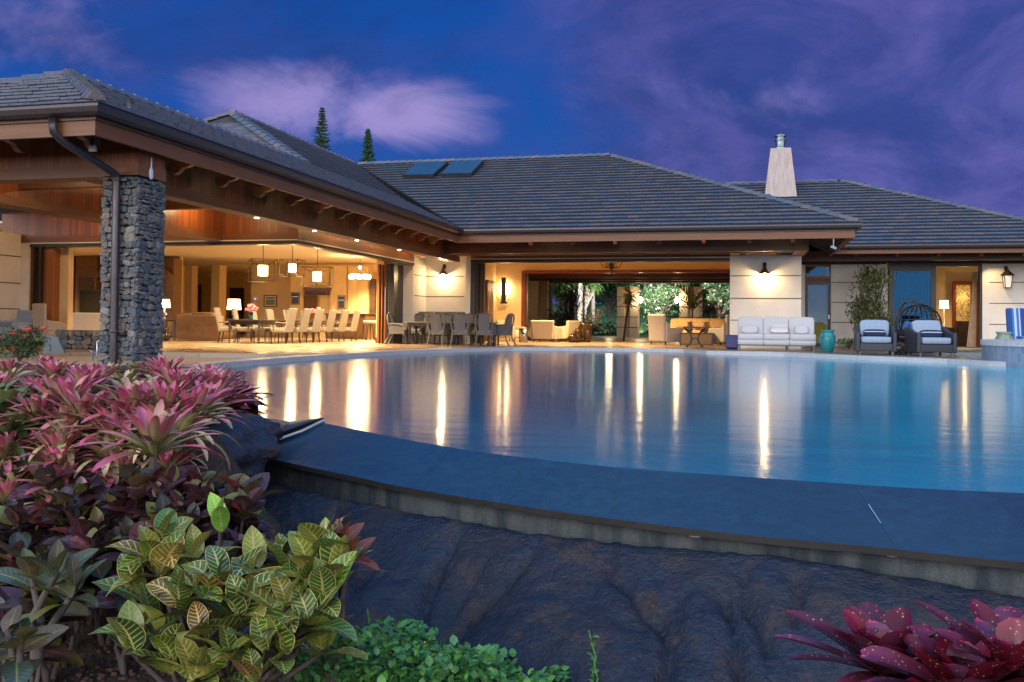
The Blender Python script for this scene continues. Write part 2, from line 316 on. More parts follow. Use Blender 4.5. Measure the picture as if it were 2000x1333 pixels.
def m_rock():
    n = NT('wet_lava_rock', .5); v = n.co(); g = n.noise(v, 38, 7, .68); w = n.noise(v, 2.6, 6, .6); k = n.noise(n.co((1, 1, 1), loc=(5, 9, 2)), 5, 6, .65); ms = n.noise(n.co(loc=(1, 7, 3)), 1.7, 6, .7)
    c = n.mix(n.ramp(w, [(.38, 0.0), (.62, 1.0)]), (.010, .018, .040), (.018, .018, .028)); c = n.mix(n.ramp(k, [(.52, 0.0), (.7, 1.0)]), c, (.058, .036, .030))
    c = n.mix(n.ramp(ms, [(.6, 0.0), (.72, .75)]), c, (.028, .04, .022))
    dv = n.N.new('ShaderNodeVectorMath'); dv.operation = 'ADD'; n.L.new(v, dv.inputs[0]); wob = n.cmb(n.math('MULTIPLY', n.noise(v, 3.1, 4), .5), n.math('MULTIPLY', n.noise(n.co(loc=(3, 3, 3)), 3.1, 4), .5), 0.0); n.L.new(wob, dv.inputs[1])
    fr = n.vor(dv.outputs[0], 2.6, 'DISTANCE_TO_EDGE'); fr2 = n.vor(dv.outputs[0], 7.5, 'DISTANCE_TO_EDGE'); cr_ = n.math('MULTIPLY', n.math('MULTIPLY', n.ramp(fr2, [(0, 1.0), (.025, 0.0)]), .35), n.ramp(k, [(.52, 0.0), (.66, 1.0)])); pit = n.ramp(n.vor(v, 55), [(0, 1.0), (.28, 0.0)])
    c = n.mix(cr_, c, (.006, .006, .007)); n.col(n.mix(1.0, c, n.ramp(g, [(.25, .35), (.75, 1.6)]), 'MULTIPLY')); n.rough(n.ramp(k, [(.3, .25), (.7, .6)]))
    n.bump(n.math('ADD', n.math('MULTIPLY', g, .6), n.math('MULTIPLY', n.noise(n.co((1, 1.6, 2.5)), 7, 6, .62, 1.2), .9)), .7, .03) if False else n.bump(n.math('SUBTRACT', n.math('ADD', n.math('MULTIPLY', g, .7), n.math('MULTIPLY', n.noise(n.co((1, 1.6, 2.5)), 7, 6, .62, 1.2), .8)), n.math('ADD', n.math('MULTIPLY', cr_, .8), n.math('MULTIPLY', pit, .2))), .75, .03); return n.m
M['rock'] = m_rock()
M['soil'] = plain('dark_soil', (.030, .018, .013), (.075, .045, .032), 26, .95, bump=1.0, bdist=.03)
# ================================================================== SETTING
WZ = -.10                                        # pool water level
weir = [P(*q, Z=WZ) for q in ((632, 828), (700, 842), (800, 862), (900, 879), (1000, 893), (1200, 915), (1400, 930), (1600, 944), (1800, 957), (2000, 966))]
weir.append(Vector((2.2, 5.05, WZ))); weir.append(Vector((3.4, 5.35, WZ))); weir.append(Vector((5.4, 6.4, WZ)))
outer = [P(*q, Z=-.25) for q in ((482, 886.5), (600, 912), (700, 933), (800, 954), (1045, 993), (1290, 1026), (1500, 1050), (1700, 1068), (2000, 1098))]
outer += [Vector((2.1, 4.24, -.25)), Vector((3.5, 4.6, -.25)), Vector((5.8, 5.7, -.25))]
farw = [P(*q, Z=WZ) for q in ((400, 724), (460, 718), (520, 712.5), (600, 705.5), (700, 698.5), (785, 693), (870, 689.4), (940, 687), (1000, 685.4), (1100, 685.6), (1200, 686.6), (1335, 689), (1380, 692.5), (1530, 696.5), (1700, 704.5), (1850, 710.5), (1932, 715.5))]
leftw = [Vector((-3.9, 7.3, WZ)), Vector((-5.2, 9.0, WZ)), Vector((-6.9, 11.4, WZ))]
rightw = [Vector((7.2, 21.3, WZ)), Vector((9, 18, WZ)), Vector((8, 9, WZ))]
wpts = weir + list(reversed(rightw)) + list(reversed(farw)) + list(reversed(leftw))
mb = MB(); mb.poly(wpts); bpy_w = struct('water', mb, M['water'])
# ground: one sheet to the horizon, the planting bed at the near left rising out of it
def sst(a, b, x): t = max(0, min(1, (x - a) / (b - a))); return t * t * (3 - 2 * t)
PB = [Vector((q.x, q.y)) for q in [outer[1], outer[0], weir[0]] + leftw] + [Vector((-8.6, 14.0))]
def pdist(x, y):
    p = Vector((x, y)); best = 9e9; sg = 1
    for a, b in zip(PB, PB[1:]):
        ab = b - a; t = max(0, min(1, (p - a).dot(ab) / ab.length_squared)); d = (p - a - ab * t).length
        if d < best: best = d; sg = 1 if ab.x * (p - a).y - ab.y * (p - a).x > 0 else -1
    return best * sg
def gz(x, y):
    t = sst(3.5, 4.9, y + .22 * (-x - 3)) * sst(-2.45, -3.3, x)
    z = -.90 + .93 * t
    if y > 4.6: z = min(z + .13 * sst(4.0, 5.0, y) * sst(-2.6, -3.4, x), -.60 + .76 * sst(.22, .8, pdist(x, y)))
    z = z - .25 * sst(9.3, 9.9, y)
    if y < 12: z += .045 * noise.noise(Vector((x * 2.3, y * 2.3, 0))) + .02 * noise.noise(Vector((x * 9, y * 9, 2)))
    return z
mb = MB(); xs = [-9 + i * .09 for i in range(156)]; ys = [-1 + j * .09 for j in range(128)]
vs = [(x, y, gz(x, y)) for y in ys for x in xs]; nx = len(xs)
fs = []
for j in range(len(ys) - 1):
    for i in range(nx - 1): fs.append((j * nx + i, j * nx + i + 1, (j + 1) * nx + i + 1, (j + 1) * nx + i))
mb.add(vs, fs); struct('planting_soil', mb, M['soil'], smooth=True)
mb = MB(); mb.poly([(-400, -300, -1.05), (400, -300, -1.05), (400, 44.5, -1.05), (-400, 44.5, -1.05)]); struct('ground', mb, M['soil'])
M['grass'] = plain('grass', (.035, .085, .018), (.06, .14, .03), 3, .9, bump=.6, bdist=.04)
mb = MB(); n_ = 24
for j in range(n_):
    for i in range(n_): pass
vs = []; fs = []
for j in range(25):
    for i in range(41):
        x = -60 + i * 3.5; y = 44.6 + j * 5; vs.append((x, y, -.12 + 2.6 * sst(58, 120, y) + .9 * sst(48, 62, y + 1.2 * (x + 5)) * sst(4, -14, x) + .25 * noise.noise(Vector((x * .1, y * .1, 0)))))
for j in range(24):
    for i in range(40): fs.append((j * 41 + i, j * 41 + i + 1, (j + 1) * 41 + i + 1, (j + 1) * 41 + i))
MB().add(vs, fs); mb = MB(); mb.add(vs, fs); struct('lawn', mb, M['grass'], smooth=True)
# deck (z = 0): runs under the roof, round the pool and through the house
mb = MB()
dk = [P(300, 685, Z=0), P(400, 690, Z=0), P(520, 692, Z=0), P(600, 691, Z=0)]
edge = [Vector((p.x, p.y, 0)) for p in farw]
deck_poly = [(-40, 46, 0), (-40, 16.2, 0), (-14.5, 16.2, 0)] + [(-13.2, 18.0, 0), (-11.4, 17.6, 0), (-9.9, 17.8, 0), (-9.1, 18.6, 0)] + [(p.x - .42, p.y + .30, 0) for p in edge[4:8]] + [(p.x, p.y + .32, 0) for p in edge[8:-1]] + [(5.3, 21.7, 0), (9.4, 21.7, 0), (9.4, 46, 0)]
mb.prism(deck_poly, (0, 0, -.35)); struct('deck', mb, M['deck'])
mb = MB(); low = [(-14.5, 9.0, -.09), (-6.6, 9.6, -.09), (-7.2, 11.4, -.09)] + [(p.x - .22, p.y + .1, -.09) for p in edge[0:6]] + [(-9.6, 19.5, -.09), (-14.5, 19.5, -.09)]
mb.prism(low, (0, 0, -.3)); struct('lower_terrace', mb, M['sandst'])
mb = MB()
for a, b in zip([(-13.2, 18.0), (-11.4, 17.6), (-9.9, 17.8), (-9.1, 18.6)], [(-11.4, 17.6), (-9.9, 17.8), (-9.1, 18.6), (-8.75, 19.3)]):
    mb.bar((a[0], a[1] - .02, -.045), (b[0], b[1] - .02, -.045), .06, .11)
t = tag(mb.build('deck_step', M['sandst']), None, kind='structure')
# coping: pale band round the far and left side of the water
def offset_band(pts, w, z0, z1):
    m = MB(); n = len(pts); inn = [Vector((p.x, p.y, 0)) for p in pts]; out = []
    for i, p in enumerate(inn):
        d = (inn[min(i + 1, n - 1)] - inn[max(i - 1, 0)]).normalized(); out.append(p + Vector((-d.y, d.x, 0)) * w)
    for i in range(n - 1):
        a, b, c, d = inn[i], inn[i + 1], out[i + 1], out[i]
        m.prism([(a.x, a.y, z0), (b.x, b.y, z0), (c.x, c.y, z0), (d.x, d.y, z0)], (0, 0, z1 - z0))
    return m
def resample(pts, step):
    o = [pts[0]]
    for a, b in zip(pts, pts[1:]):
        l = (b - a).length; k = max(1, int(l / step))
        for i in range(1, k + 1): o.append(a.lerp(b, i / k))
    return o
full = resample(leftw[1:] + farw + [Vector((5.6, 21.4, 0))], .45)
cp = offset_band(full, .34, -.16, .006); st = tag(cp.build('pool_coping', M['coping']), None, kind='structure')
# infinity weir: sloping wet slate slabs with pale joints, a dark lip and the stained concrete wall below
def lerp_poly(pts, n):
    L = [0]
    for a, b in zip(pts, pts[1:]): L.append(L[-1] + (b - a).length)
    o = []
    for i in range(n):
        t = L[-1] * i / (n - 1); k = max(j for j in range(len(L) - 1) if L[j] <= t + 1e-9); u = (t - L[k]) / (L[k + 1] - L[k]); o.append(pts[k].lerp(pts[k + 1], u))
    return o
def cr(pts, n):
    o = []
    for i in range(len(pts) - 1):
        p0, p1, p2, p3 = pts[max(i - 1, 0)], pts[i], pts[i + 1], pts[min(i + 2, len(pts) - 1)]
        for k in range(n):
            t = k / n; o.append(.5 * ((2 * p1) + (-p0 + p2) * t + (2 * p0 - 5 * p1 + 4 * p2 - p3) * t * t + (-p0 + 3 * p1 - 3 * p2 + p3) * t ** 3))
    return o + [pts[-1]]
wv = thing('infinity_edge_wall', 'curved infinity edge wall of wet dark slate slabs over stained concrete before the pool', 'wall')
A = lerp_poly(cr(weir, 6), 91); B = lerp_poly(cr(outer, 6), 91)
mb = MB(); cuts = [0] + list(range(5, 90, 6)) + [90]
for i0, i1 in zip(cuts, cuts[1:]):
    n = i1 - i0; mb.add([A[i] + Vector((0, 0, .006)) for i in range(i0, i1 + 1)] + [B[i] for i in range(i0, i1 + 1)], [(k, k + 1, n + 2 + k, n + 1 + k) for k in range(n)])
slab = mb.build('slate_slab', M['slab'], wv, smooth=True)
mb = MB(); 
for i in range(90):
    d = (B[i] - A[i]); d.z = 0; d.normalize(); d2 = (B[i + 1] - A[i + 1]); d2.z = 0; d2.normalize()
    mb.add([B[i], B[i + 1], B[i + 1] - Vector((0, 0, .032)), B[i] - Vector((0, 0, .032)), B[i] - d * .12 - Vector((0, 0, .032)), B[i + 1] - d2 * .12 - Vector((0, 0, .032))], [(0, 3, 2, 1), (3, 4, 5, 2)])
mb.build('slab_edge', M['dframe'], wv)
mb = MB()
for i in range(90):
    d = (B[i] - A[i]); d.z = 0; d.normalize(); d2 = (B[i + 1] - A[i + 1]); d2.z = 0; d2.normalize()
    a, b = B[i] - d * .09, B[i + 1] - d2 * .09
    mb.add([(a.x, a.y, -.28), (b.x, b.y, -.28), (b.x, b.y, -1.1), (a.x, a.y, -1.1)], [(0, 1, 2, 3)])
mb.build('concrete_wall', M['conc'], wv)
M['joint'] = plain('pale_joint', (.04, .09, .13), (.025, .06, .09), 30, .4)
rr = random.Random(5)
mb = MB()
for i in range(5, 90, 6):
    a, b = A[i] + Vector((0, 0, .009)), B[i] + Vector((0, 0, .003)); t = (A[i + 1] - A[i]).normalized() * .0025
    mb.add([a - t * .5, a + t * .5, b + t * .5, b - t * .5], [(0, 1, 2, 3)])
    if rr.random() < .6:
        u = rr.uniform(.15, .6); c, d = a.lerp(b, u), a.lerp(b, u + rr.uniform(.12, .3)); z = Vector((0, 0, .002)); mb.add([c - t + z, c + t + z, d + t * .6 + z, d - t * .6 + z], [(0, 1, 2, 3)], 1)
M['scale'] = plain('lime_scale', (.45, .62, .72), (.2, .35, .45), 60, .5)
mb.build('slab_joint', [M['joint'], M['scale']], wv)
mb = MB(); rr = random.Random(8)          # lime and algae crusts under the lip
for i in (33, 41, 47, 62, 69, 71, 75, 78):
    d = (B[i] - A[i]); d.z = 0; d.normalize(); tdir = (B[i + 1] - B[i]).normalized(); c = B[i] - d * .085
    w = rr.uniform(.04, .16); h = rr.uniform(.010, .028)
    mb.pillow((c.x, c.y, -.285 - h * .4), (w, .02, h), math.atan2(tdir.y, tdir.x), e=.9, n=9, m=6)
mb.build('lime_crust', plain('lime_crust', (.42, .38, .2), (.6, .62, .62), 60, .8, bump=.5), wv, smooth=True)
# end fin and coping ledge at the left end of the weir
ev = thing('pool_end_wall', 'low dark wedge wall with pale rim closing the left end of the infinity edge', 'wall')
A1, A5, A4, A2, A3 = P(633, 815.5, Z=-.055), weir[0] + Vector((0, 0, .004)), outer[0] + Vector((0, 0, .01)), P(566, 823, Z=-.075), P(540, 848, Z=-.12)
mb = MB(); bk = Vector((-.05, .02, -.02)); V_ = [A1, A5, A4, A3, A2]; mb.add(V_ + [v + bk for v in V_], [(0, 4, 3), (0, 3, 2), (0, 2, 1), (5, 8, 9), (5, 7, 8), (5, 6, 7)] + [(i, (i + 1) % 5, 5 + (i + 1) % 5, 5 + i) for i in range(5)]); mb.build('wedge', M['gutter'], ev)
mb = MB(); mb.tube([P(633, 821, Z=-.07), P(590, 842, Z=-.12), A4 + Vector((.01, 0, .02))], .010, 6); mb.build('rim', M['coping'], ev)
mb = MB(); L_ = [P(*q, Z=-.06) for q in ((505, 792), (545, 797), (634, 812), (634, 816), (566, 823), (505, 815))]
mb.prism(L_, (0, 0, -.10)); mb.build('ledge', plain('wet_pale_ledge', (.42, .36, .31), (.3, .26, .24), 12, .12), ev)
# raised spa wall at the right
sp = thing('raised_spa', 'raised curved spa wall of blue mosaic with white coping at the right pool end', 'spa')
c0 = P(1932, 716, Z=WZ); cx, cy, R_ = c0.x + 3.28, c0.y + .9, 3.13
arc = [(cx + R_ * math.cos(math.radians(q)), cy + R_ * math.sin(math.radians(q))) for q in range(120, 331, 6)]
mb = MB()
for p, q in zip(arc, arc[1:]): mb.add([(p[0], p[1], -.3), (q[0], q[1], -.3), (q[0], q[1], .34), (p[0], p[1], .34)], [(0, 1, 2, 3)])
mb.build('tiled_wall', M['mosaic'], sp, smooth=True)
mb = MB(); mb.lathe([(R_ - .45, .34), (R_ + .03, .34), (R_ + .03, .46), (R_ - .45, .46), (R_ - .45, .34)], (cx, cy, 0), 90); mb.build('coping', plain('white_coping', (.62, .62, .62), (.5, .5, .5), 10, .4), sp)
mb = MB(); mb.lathe([(0.001, .40), (R_ - .44, .40)], (cx, cy, 0), 60); mb.build('water', M['water'], sp)
# ================================================================== HOUSE
H = thing('house', 'large single-storey house with hipped tile roofs, cedar beams and open sliding walls behind the pool', 'house')
ZF, ZG = 3.156, 3.55        # underside of the fascia, top of the gutter
SL = .447                   # roof pitch
PX, PYF = -8.16, 10.14      # corner of the near pavilion's eave
MY, MX = 26.2, 3.18         # eave line and right corner of the middle wing
RY = 31.9                   # eave line of the right wing
def roof_face(mb, und, poly, org, ed, up_h, slope, row=.36, tw=.34, seed=0, lift=.06, edge=0):
    """rows of overlapping tiles on one planar roof face; ed = eave direction, up_h = horizontal direction uphill"""
    rnd = random.Random(seed); org = Vector(org); ed = Vector(ed).normalized(); uh = Vector(up_h).normalized(); k = math.sqrt(1 + slope * slope); up = (uh + Vector((0, 0, slope))) / k; nr = ed.cross(up)
    if nr.z < 0: nr = -nr
    pts = [Vector(p) for p in poly]; P2 = [((p - org).dot(ed), (p - org).dot(up)) for p in pts]
    area = sum(P2[i][0] * P2[(i + 1) % len(P2)][1] - P2[(i + 1) % len(P2)][0] * P2[i][1] for i in range(len(P2)))
    if area < 0: P2.reverse(); pts.reverse()
    und.poly([p - nr * .01 for p in pts])
    def clip(sub):
        out = sub
        for i in range(len(P2)):
            a, b = P2[i], P2[(i + 1) % len(P2)]; inp = out; out = []
            if not inp: return out
            ins = lambda p: (b[0] - a[0]) * (p[1] - a[1]) - (b[1] - a[1]) * (p[0] - a[0]) >= -1e-6
            for j in range(len(inp)):
                p, q = inp[j], inp[(j + 1) % len(inp)]; ip, iq = ins(p), ins(q)
                if ip: out.append(p)
                if ip != iq:
                    d1 = (b[0] - a[0]) * (p[1] - a[1]) - (b[1] - a[1]) * (p[0] - a[0]); d2 = (b[0] - a[0]) * (q[1] - a[1]) - (b[1] - a[1]) * (q[0] - a[0]); t = d1 / (d1 - d2)
                    out.append((p[0] + t * (q[0] - p[0]), p[1] + t * (q[1] - p[1])))
        return out
    u0, u1 = min(p[0] for p in P2), max(p[0] for p in P2); v1 = max(p[1] for p in P2); r = 0
    while r * row < v1:
        va = r * row; vb = va + row + .03; off = (r % 2) * tw * .5 + rnd.uniform(-.03, .03); u = u0 - tw + off
        while u < u1:
            cc = clip([(u + .004, va), (u + tw - .004, va), (u + tw - .004, vb), (u + .004, vb)])
            if len(cc) >= 3:
                j = rnd.uniform(-.006, .006); V3 = []
                for (a, b) in cc: h = (lift + j) * (1 - (b - va) / row) + .006; V3.append(org + ed * a + up * b + nr * h)
                n = len(V3); fs = [tuple(range(n))]; ex = []
                for i in range(n):
                    a, b = cc[i], cc[(i + 1) % n]
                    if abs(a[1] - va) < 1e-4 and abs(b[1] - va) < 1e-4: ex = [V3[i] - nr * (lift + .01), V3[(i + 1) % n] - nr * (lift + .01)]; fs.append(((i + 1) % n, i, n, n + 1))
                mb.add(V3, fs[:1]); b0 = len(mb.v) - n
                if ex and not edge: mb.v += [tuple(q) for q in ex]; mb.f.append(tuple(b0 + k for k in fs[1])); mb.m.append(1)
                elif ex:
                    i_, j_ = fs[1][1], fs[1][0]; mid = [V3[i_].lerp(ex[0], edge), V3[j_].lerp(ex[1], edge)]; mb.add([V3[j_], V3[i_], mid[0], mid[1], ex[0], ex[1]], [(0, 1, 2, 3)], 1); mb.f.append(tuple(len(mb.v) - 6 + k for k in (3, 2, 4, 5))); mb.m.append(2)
            u += tw
        r += 1
def caps(mb, a, b, seed=1, w=.24, step=.34, h=.09):
    rnd = random.Random(seed); a, b = Vector(a), Vector(b); L = (b - a).length; d = (b - a).normalized(); side = d.cross(Vector((0, 0, 1))).normalized(); up = side.cross(d); n = int(L / step)
    for i in range(n):
        s0 = a + d * (i * step + rnd.uniform(-.01, .01)); s1 = s0 + d * (step + .05); vs = []
        for s, l in ((s0, .035), (s1, .0)):
            vs += [s - side * w / 2 + up * (l - .03), s - side * w * .25 + up * (h * .8 + l), s + side * w * .25 + up * (h * .8 + l), s + side * w / 2 + up * (l - .03)]
        mb.add(vs, [(0, 1, 5, 4), (1, 2, 6, 5), (2, 3, 7, 6), (3, 2, 1, 0), (4, 5, 6, 7)])
M['under'] = plain('roof_underlay', (.05, .05, .055), (.04, .04, .04), 3, .9)
# middle wing
d = 7.96; RZ = ZG + SL * d; xl = -15.1
R1 = MB(); U1 = MB()
roof_face(R1, U1, [(PX, MY, ZG), (MX, MY, ZG), (MX - d, MY + d, RZ), (xl, MY + d, RZ)], (PX, MY, ZG), (1, 0, 0), (0, 1, 0), SL, seed=1)
roof_face(R1, U1, [(MX, MY, ZG), (MX, MY + 2 * d, ZG), (MX - d, MY + d, RZ)], (MX, MY, ZG), (0, 1, 0), (-1, 0, 0), SL, seed=2)
U1.poly([(MX, MY + 2 * d, ZG), (xl, MY + 2 * d, ZG), (xl, MY + d, RZ), (MX - d, MY + d, RZ)])
rf1 = R1.build('roof', [M['tiles'], M['tile_shadow']], H); U1.build('roof_deck', M['under'], rf1)
c = MB(); caps(c, (MX, MY, ZG + .03), (MX - d, MY + d, RZ + .03), 3); caps(c, (MX - d, MY + d, RZ + .02), (xl, MY + d, RZ + .02), 4); c.build('ridge_cap', M['tiles'], rf1)
# near pavilion: narrow roof in front, wider and higher behind, sharing the pool-side slope
w1 = 3.0; z1 = ZG + SL * w1; XR1 = PX - w1; AP = (-15.03, 24.68, 7.06); HB = (XR1, 21.87, z1); TS = (7.06 - z1) / (XR1 + 15.03)   # hip apex and foot of the high part
R2 = MB(); U2 = MB()
roof_face(R2, U2, [(PX, PYF, ZG), (PX, MY, ZG), (XR1, MY + w1, z1), (XR1, PYF + w1, z1)], (PX, PYF, ZG), (0, 1, 0), (-1, 0, 0), SL, seed=5, lift=.05, row=.36, edge=.5)
roof_face(R2, U2, [HB, (XR1, MY + w1, z1), (-15.03, MY + 7.9, 7.06), AP], (XR1, HB[1], z1), (0, 1, 0), (-1, 0, 0), TS, seed=6, lift=.06, row=.36, edge=.5)
roof_face(R2, U2, [(PX, PYF, ZG), (XR1, PYF + w1, z1), (PX - 2 * w1, PYF, ZG)], (PX, PYF, ZG), (-1, 0, 0), (0, 1, 0), SL, seed=7, lift=.05, edge=.5)
U2.poly([(PX - 2 * w1, PYF, ZG), (XR1, PYF + w1, z1), (XR1, HB[1], z1), (PX - 2 * w1, HB[1] - w1, ZG)])
S2 = (AP[2] - z1) / (AP[1] - HB[1]); ly = AP[1] - .62; lz = AP[2] - .62 * S2
roof_face(R2, U2, [HB, AP, (AP[0] - .9, ly, lz), (-30, ly, lz), (-30, HB[1], z1)], (XR1, HB[1], z1), (-1, 0, 0), (0, 1, 0), S2, seed=8, lift=.04, row=.25)
U2.poly([AP, (AP[0], MY + 7.9, 7.06), (AP[0] - .9, MY + 7.9, lz), (AP[0] - .9, ly, lz)])
U2.poly([(-30, HB[1], z1), (-30, ly, lz), (-30, MY + 9, z1), (-30, MY + 9, 2.9), (-30, HB[1], 2.9)])
rf2 = R2.build('roof', [M['tiles'], M['tile_lit_edge'], M['tile_shadow']], H); U2.build('roof_deck', M['under'], rf2)
c = MB(); caps(c, (PX, PYF, ZG + .04), (XR1, PYF + w1, z1 + .03), 5); caps(c, (XR1, PYF + w1, z1), HB, 6); caps(c, HB, AP, 7, w=.42)
caps(c, AP, (AP[0], MY + 7.9, 7.06), 8); caps(c, (PX - 2 * w1, PYF, ZG), (XR1, PYF + w1, z1), 9); caps(c, (AP[0] - .9, ly, lz), AP, 10); caps(c, (-30, ly, lz + .02), (AP[0] - .9, ly, lz + .02), 10); c.build('ridge_cap', M['tiles'], rf2)
# right wing and the low roof beyond it
rd = 6.9; rz = ZG - .10 + .46 * rd; rx = P(1639, 354, Y=RY + rd).x
R3 = MB(); U3 = MB(); xr = rx + rd * 1.10
roof_face(R3, U3, [(-3, RY, ZG - .1), (xr, RY, ZG - .1), (rx, RY + rd, rz), (-3, RY + rd, rz)], (-3, RY, ZG - .1), (1, 0, 0), (0, 1, 0), .46, seed=11)
U3.poly([(xr, RY, ZG - .1), (xr, RY + 2 * rd, ZG - .1), (rx, RY + rd, rz)])
rf3 = R3.build('roof', [M['tiles'], M['tile_shadow']], H); U3.build('roof_deck', M['under'], rf3)
c = MB(); caps(c, (xr, RY, ZG - .07), (rx, RY + rd, rz + .03), 12); caps(c, (-3, RY + rd, rz), (rx, RY + rd, rz), 13); c.build('ridge_cap', M['tiles'], rf3)
R4 = MB(); U4 = MB(); q0 = P(1943, 425, Y=42); roof_face(R4, U4, [(8.0, 37.5, 3.5), (22, 37.5, 3.5), (22, 42, q0.z + .1), (q0.x, 42, q0.z)], (8, 37.5, 3.5), (1, 0, 0), (0, 1, 0), (q0.z - 3.5) / 4.5, seed=14)
rf4 = R4.build('roof', [M['tiles'], M['tile_shadow']], H); U4.build('roof_deck', M['under'], rf4)
R5 = MB(); U5 = MB(); roof_face(R5, U5, [(xr - .3, RY + .3, ZG - .1), (22, RY + .3, ZG - .1), (22, RY + 4, ZG + .8), (xr + 1.2, RY + 4, ZG + .8)], (xr, RY + .3, ZG - .1), (1, 0, 0), (0, 1, 0), .243, seed=15); R5.build('roof', [M['tiles'], M['tile_shadow']], H)
# eaves: gutter, dark moulding and cedar fascia; soffit of boards
def eave(a, b, out, z_f=ZF, z_g=ZG, name='eave', mitre=(0, 0)):
    a, b, out = Vector((*a, 0)), Vector((*b, 0)), Vector((*out, 0)); d = (b - a).normalized()
    def run(o0, o1, za, zb, mat, nm):
        m = MB(); p0 = a + out * 0 ; vs = []
        prof = [(o0, za), (o1, za), (o1, zb), (o0, zb)]
        for p, mt in ((a, mitre[0]), (b, mitre[1])):
            for o, z in prof: q = p + out * o + d * (o * mt); vs.append((q.x, q.y, z))
        m.add(vs, [(3, 2, 1, 0), (4, 5, 6, 7), (0, 1, 5, 4), (1, 2, 6, 5), (2, 3, 7, 6), (3, 0, 4, 7)]); return m.build(nm, mat, H)
    run(-.16, -.10, z_f, z_f + .20, M['fascia'], 'fascia')
    run(-.16, -.07, z_f + .20, z_g - .155, M['dwood'], 'moulding')
    m = MB(); vs = []; prof = [(-.05, z_g - .155), (-.0, z_g - .15), (.055, z_g - .115), (.075, z_g - .05), (.07, z_g - .01), (.09, z_g), (.08, z_g + .012), (.055, z_g), (.045, z_g - .05), (-.05, z_g - .06)]; n = len(prof)
    for p, mt in ((a, mitre[0]), (b, mitre[1])):
        for o, z in prof: q = p + out * o + d * (o * mt); vs.append((q.x, q.y, z))
    m.add(vs, [(i, (i + 1) % n, n + (i + 1) % n, n + i) for i in range(n)] + [tuple(range(n)), tuple(reversed(range(n, 2 * n)))]); m.build('gutter', M['gutter'], H)
eave((PX, PYF), (PX, MY), (1, 0), mitre=(-1, -1))
eave((-20, PYF), (PX, PYF), (0, -1), mitre=(0, 1))
eave((PX, MY), (MX, MY), (0, -1), mitre=(1, 1))
eave((MX, MY), (MX, MY + 12), (1, 0), mitre=(-1, 0))
eave((3.0, RY), (12.5, RY), (0, -1), ZF, ZG - .1)
# soffits (slope up with the roof) and rafter-end brackets
def soffit(pts): m = MB(); m.poly(pts); return m.build('soffit', M['boards'], H)
zs = ZF + .10
soffit([(PX - .14, PYF + .14, zs), (PX - .14, MY + .14, zs), (PX - 1.9, MY + .14, zs + .62), (PX - 1.9, PYF + 1.5, zs + .62)])
soffit([(PX - .14, PYF + .14, zs), (PX - 1.9, PYF + 1.5, zs + .62), (-20, PYF + 1.5, zs + .62), (-20, PYF + .14, zs)])
soffit([(PX - .14, MY + .14, zs), (MX - .14, MY + .14, zs), (MX - 1.6, MY + 3.6, zs + .66), (PX - 1.9, MY + 3.6, zs + .66)])
soffit([(MX - .14, MY + .14, zs), (MX - .14, MY + 9, zs), (MX - 1.6, MY + 9, zs + .66), (MX - 1.6, MY + 3.6, zs + .66)])
soffit([(2.0, RY + .14, zs), (12.5, RY + .14, zs), (12.5, RY + 3.1, zs + .5), (2.0, RY + 3.1, zs + .5)])
for k in range(9):      # exposed rafters under the corner of the middle wing
    m = MB(); y = MY + .9 + k * .62; m.bar((MX - .2, y, zs - .03), (MX - 1.7, y, zs + .55), .07, .09); m.build('rafter', M['dwood'], H)
m = MB(); m.bar((MX - .15, MY + .15, zs - .05), (MX - 2.2, MY + 2.4, zs + .62), .1, .14); m.build('hip_rafter', M['dwood'], H)
def bracket(p, out):
    """scrolled rafter tail under the eave"""
    m = MB(); out = Vector((*out, 0)); s = Vector((-out.y, out.x, 0)) * .05; p = Vector(p); prof = [(0, .17), (0, .05), (.05, .0), (.13, -.01), (.2, .03), (.25, .09), (.33, .1), (.42, .13), (.5, .19)]
    m.prism([p + out * a + Vector((0, 0, z)) - s for a, z in prof], s * 2); m.build('rafter_tail', M['wood'], H)
XB = -9.36                   # pool face of the pavilion side beam
ybr = []
for px in (382, 470, 541, 601, 652, 694, 735, 768, 797, 824, 846, 868): q = P(px, 420, X=XB + .75); ybr.append(q.y)
for y in ybr: bracket((XB + .26, y, 3.12), (1, 0))
for px in (40, 181): q = P(px, 290, Y=11.0); bracket((q.x, 11.1, 3.14), (0, -1))
for x in (-6.2, -4.9, -3.6, -2.3, -1.0, .3, 1.5): bracket((x, MY + 1.0, 3.13), (0, -1))
for x in (3.9, 5.2, 6.5, 7.8, 9.1): bracket((x, RY + 1.15, 3.12), (0, -1))
# pavilion beams: boarded wall over a trim board, lit underside
ZB = 2.82
def boxbeam(x0, y0, x1, y1, z0, z1, trim=.17):
    m = MB(); m.box(x0 + .004, y0 + .004, z0 + trim, x1 - .004, y1 - .004, z1); o = m.build('beam', M['boards'], H)
    m = MB(); m.box(x0 - .012, y0 - .012, z0, x1 + .012, y1 + .012, z0 + trim); m.build('trim_board', M['fascia'], o); return o
boxbeam(XB - .32, 11.85, XB, 29.9, ZB, 3.95)                 # side beam (towards the main wall)
boxbeam(-20, 11.46, -9.05, 11.80, ZB, 3.75)                  # front beam
qx = P(150, 417, Z=ZB).x
bx = P(316, 450, Z=ZB); boxbeam(bx.x - .5, 11.85, bx.x, 21.05, ZB, 3.75)     # second side beam
YH, XH = 21.1, -10.92                                        # header planes of the great-room corner opening
boxbeam(-20, YH, XH, YH + .3, ZB, 3.75); boxbeam(XH - .3, YH + .3, XH, 29.6, ZB, 3.75)
for y, nme in ((14.2, 'a'), (17.4, 'b')):
    m = MB(); m.box(-20, y, 3.15, XB - .35, y + .2, 3.45); m.build('ceiling_beam', M['dwood'], H)
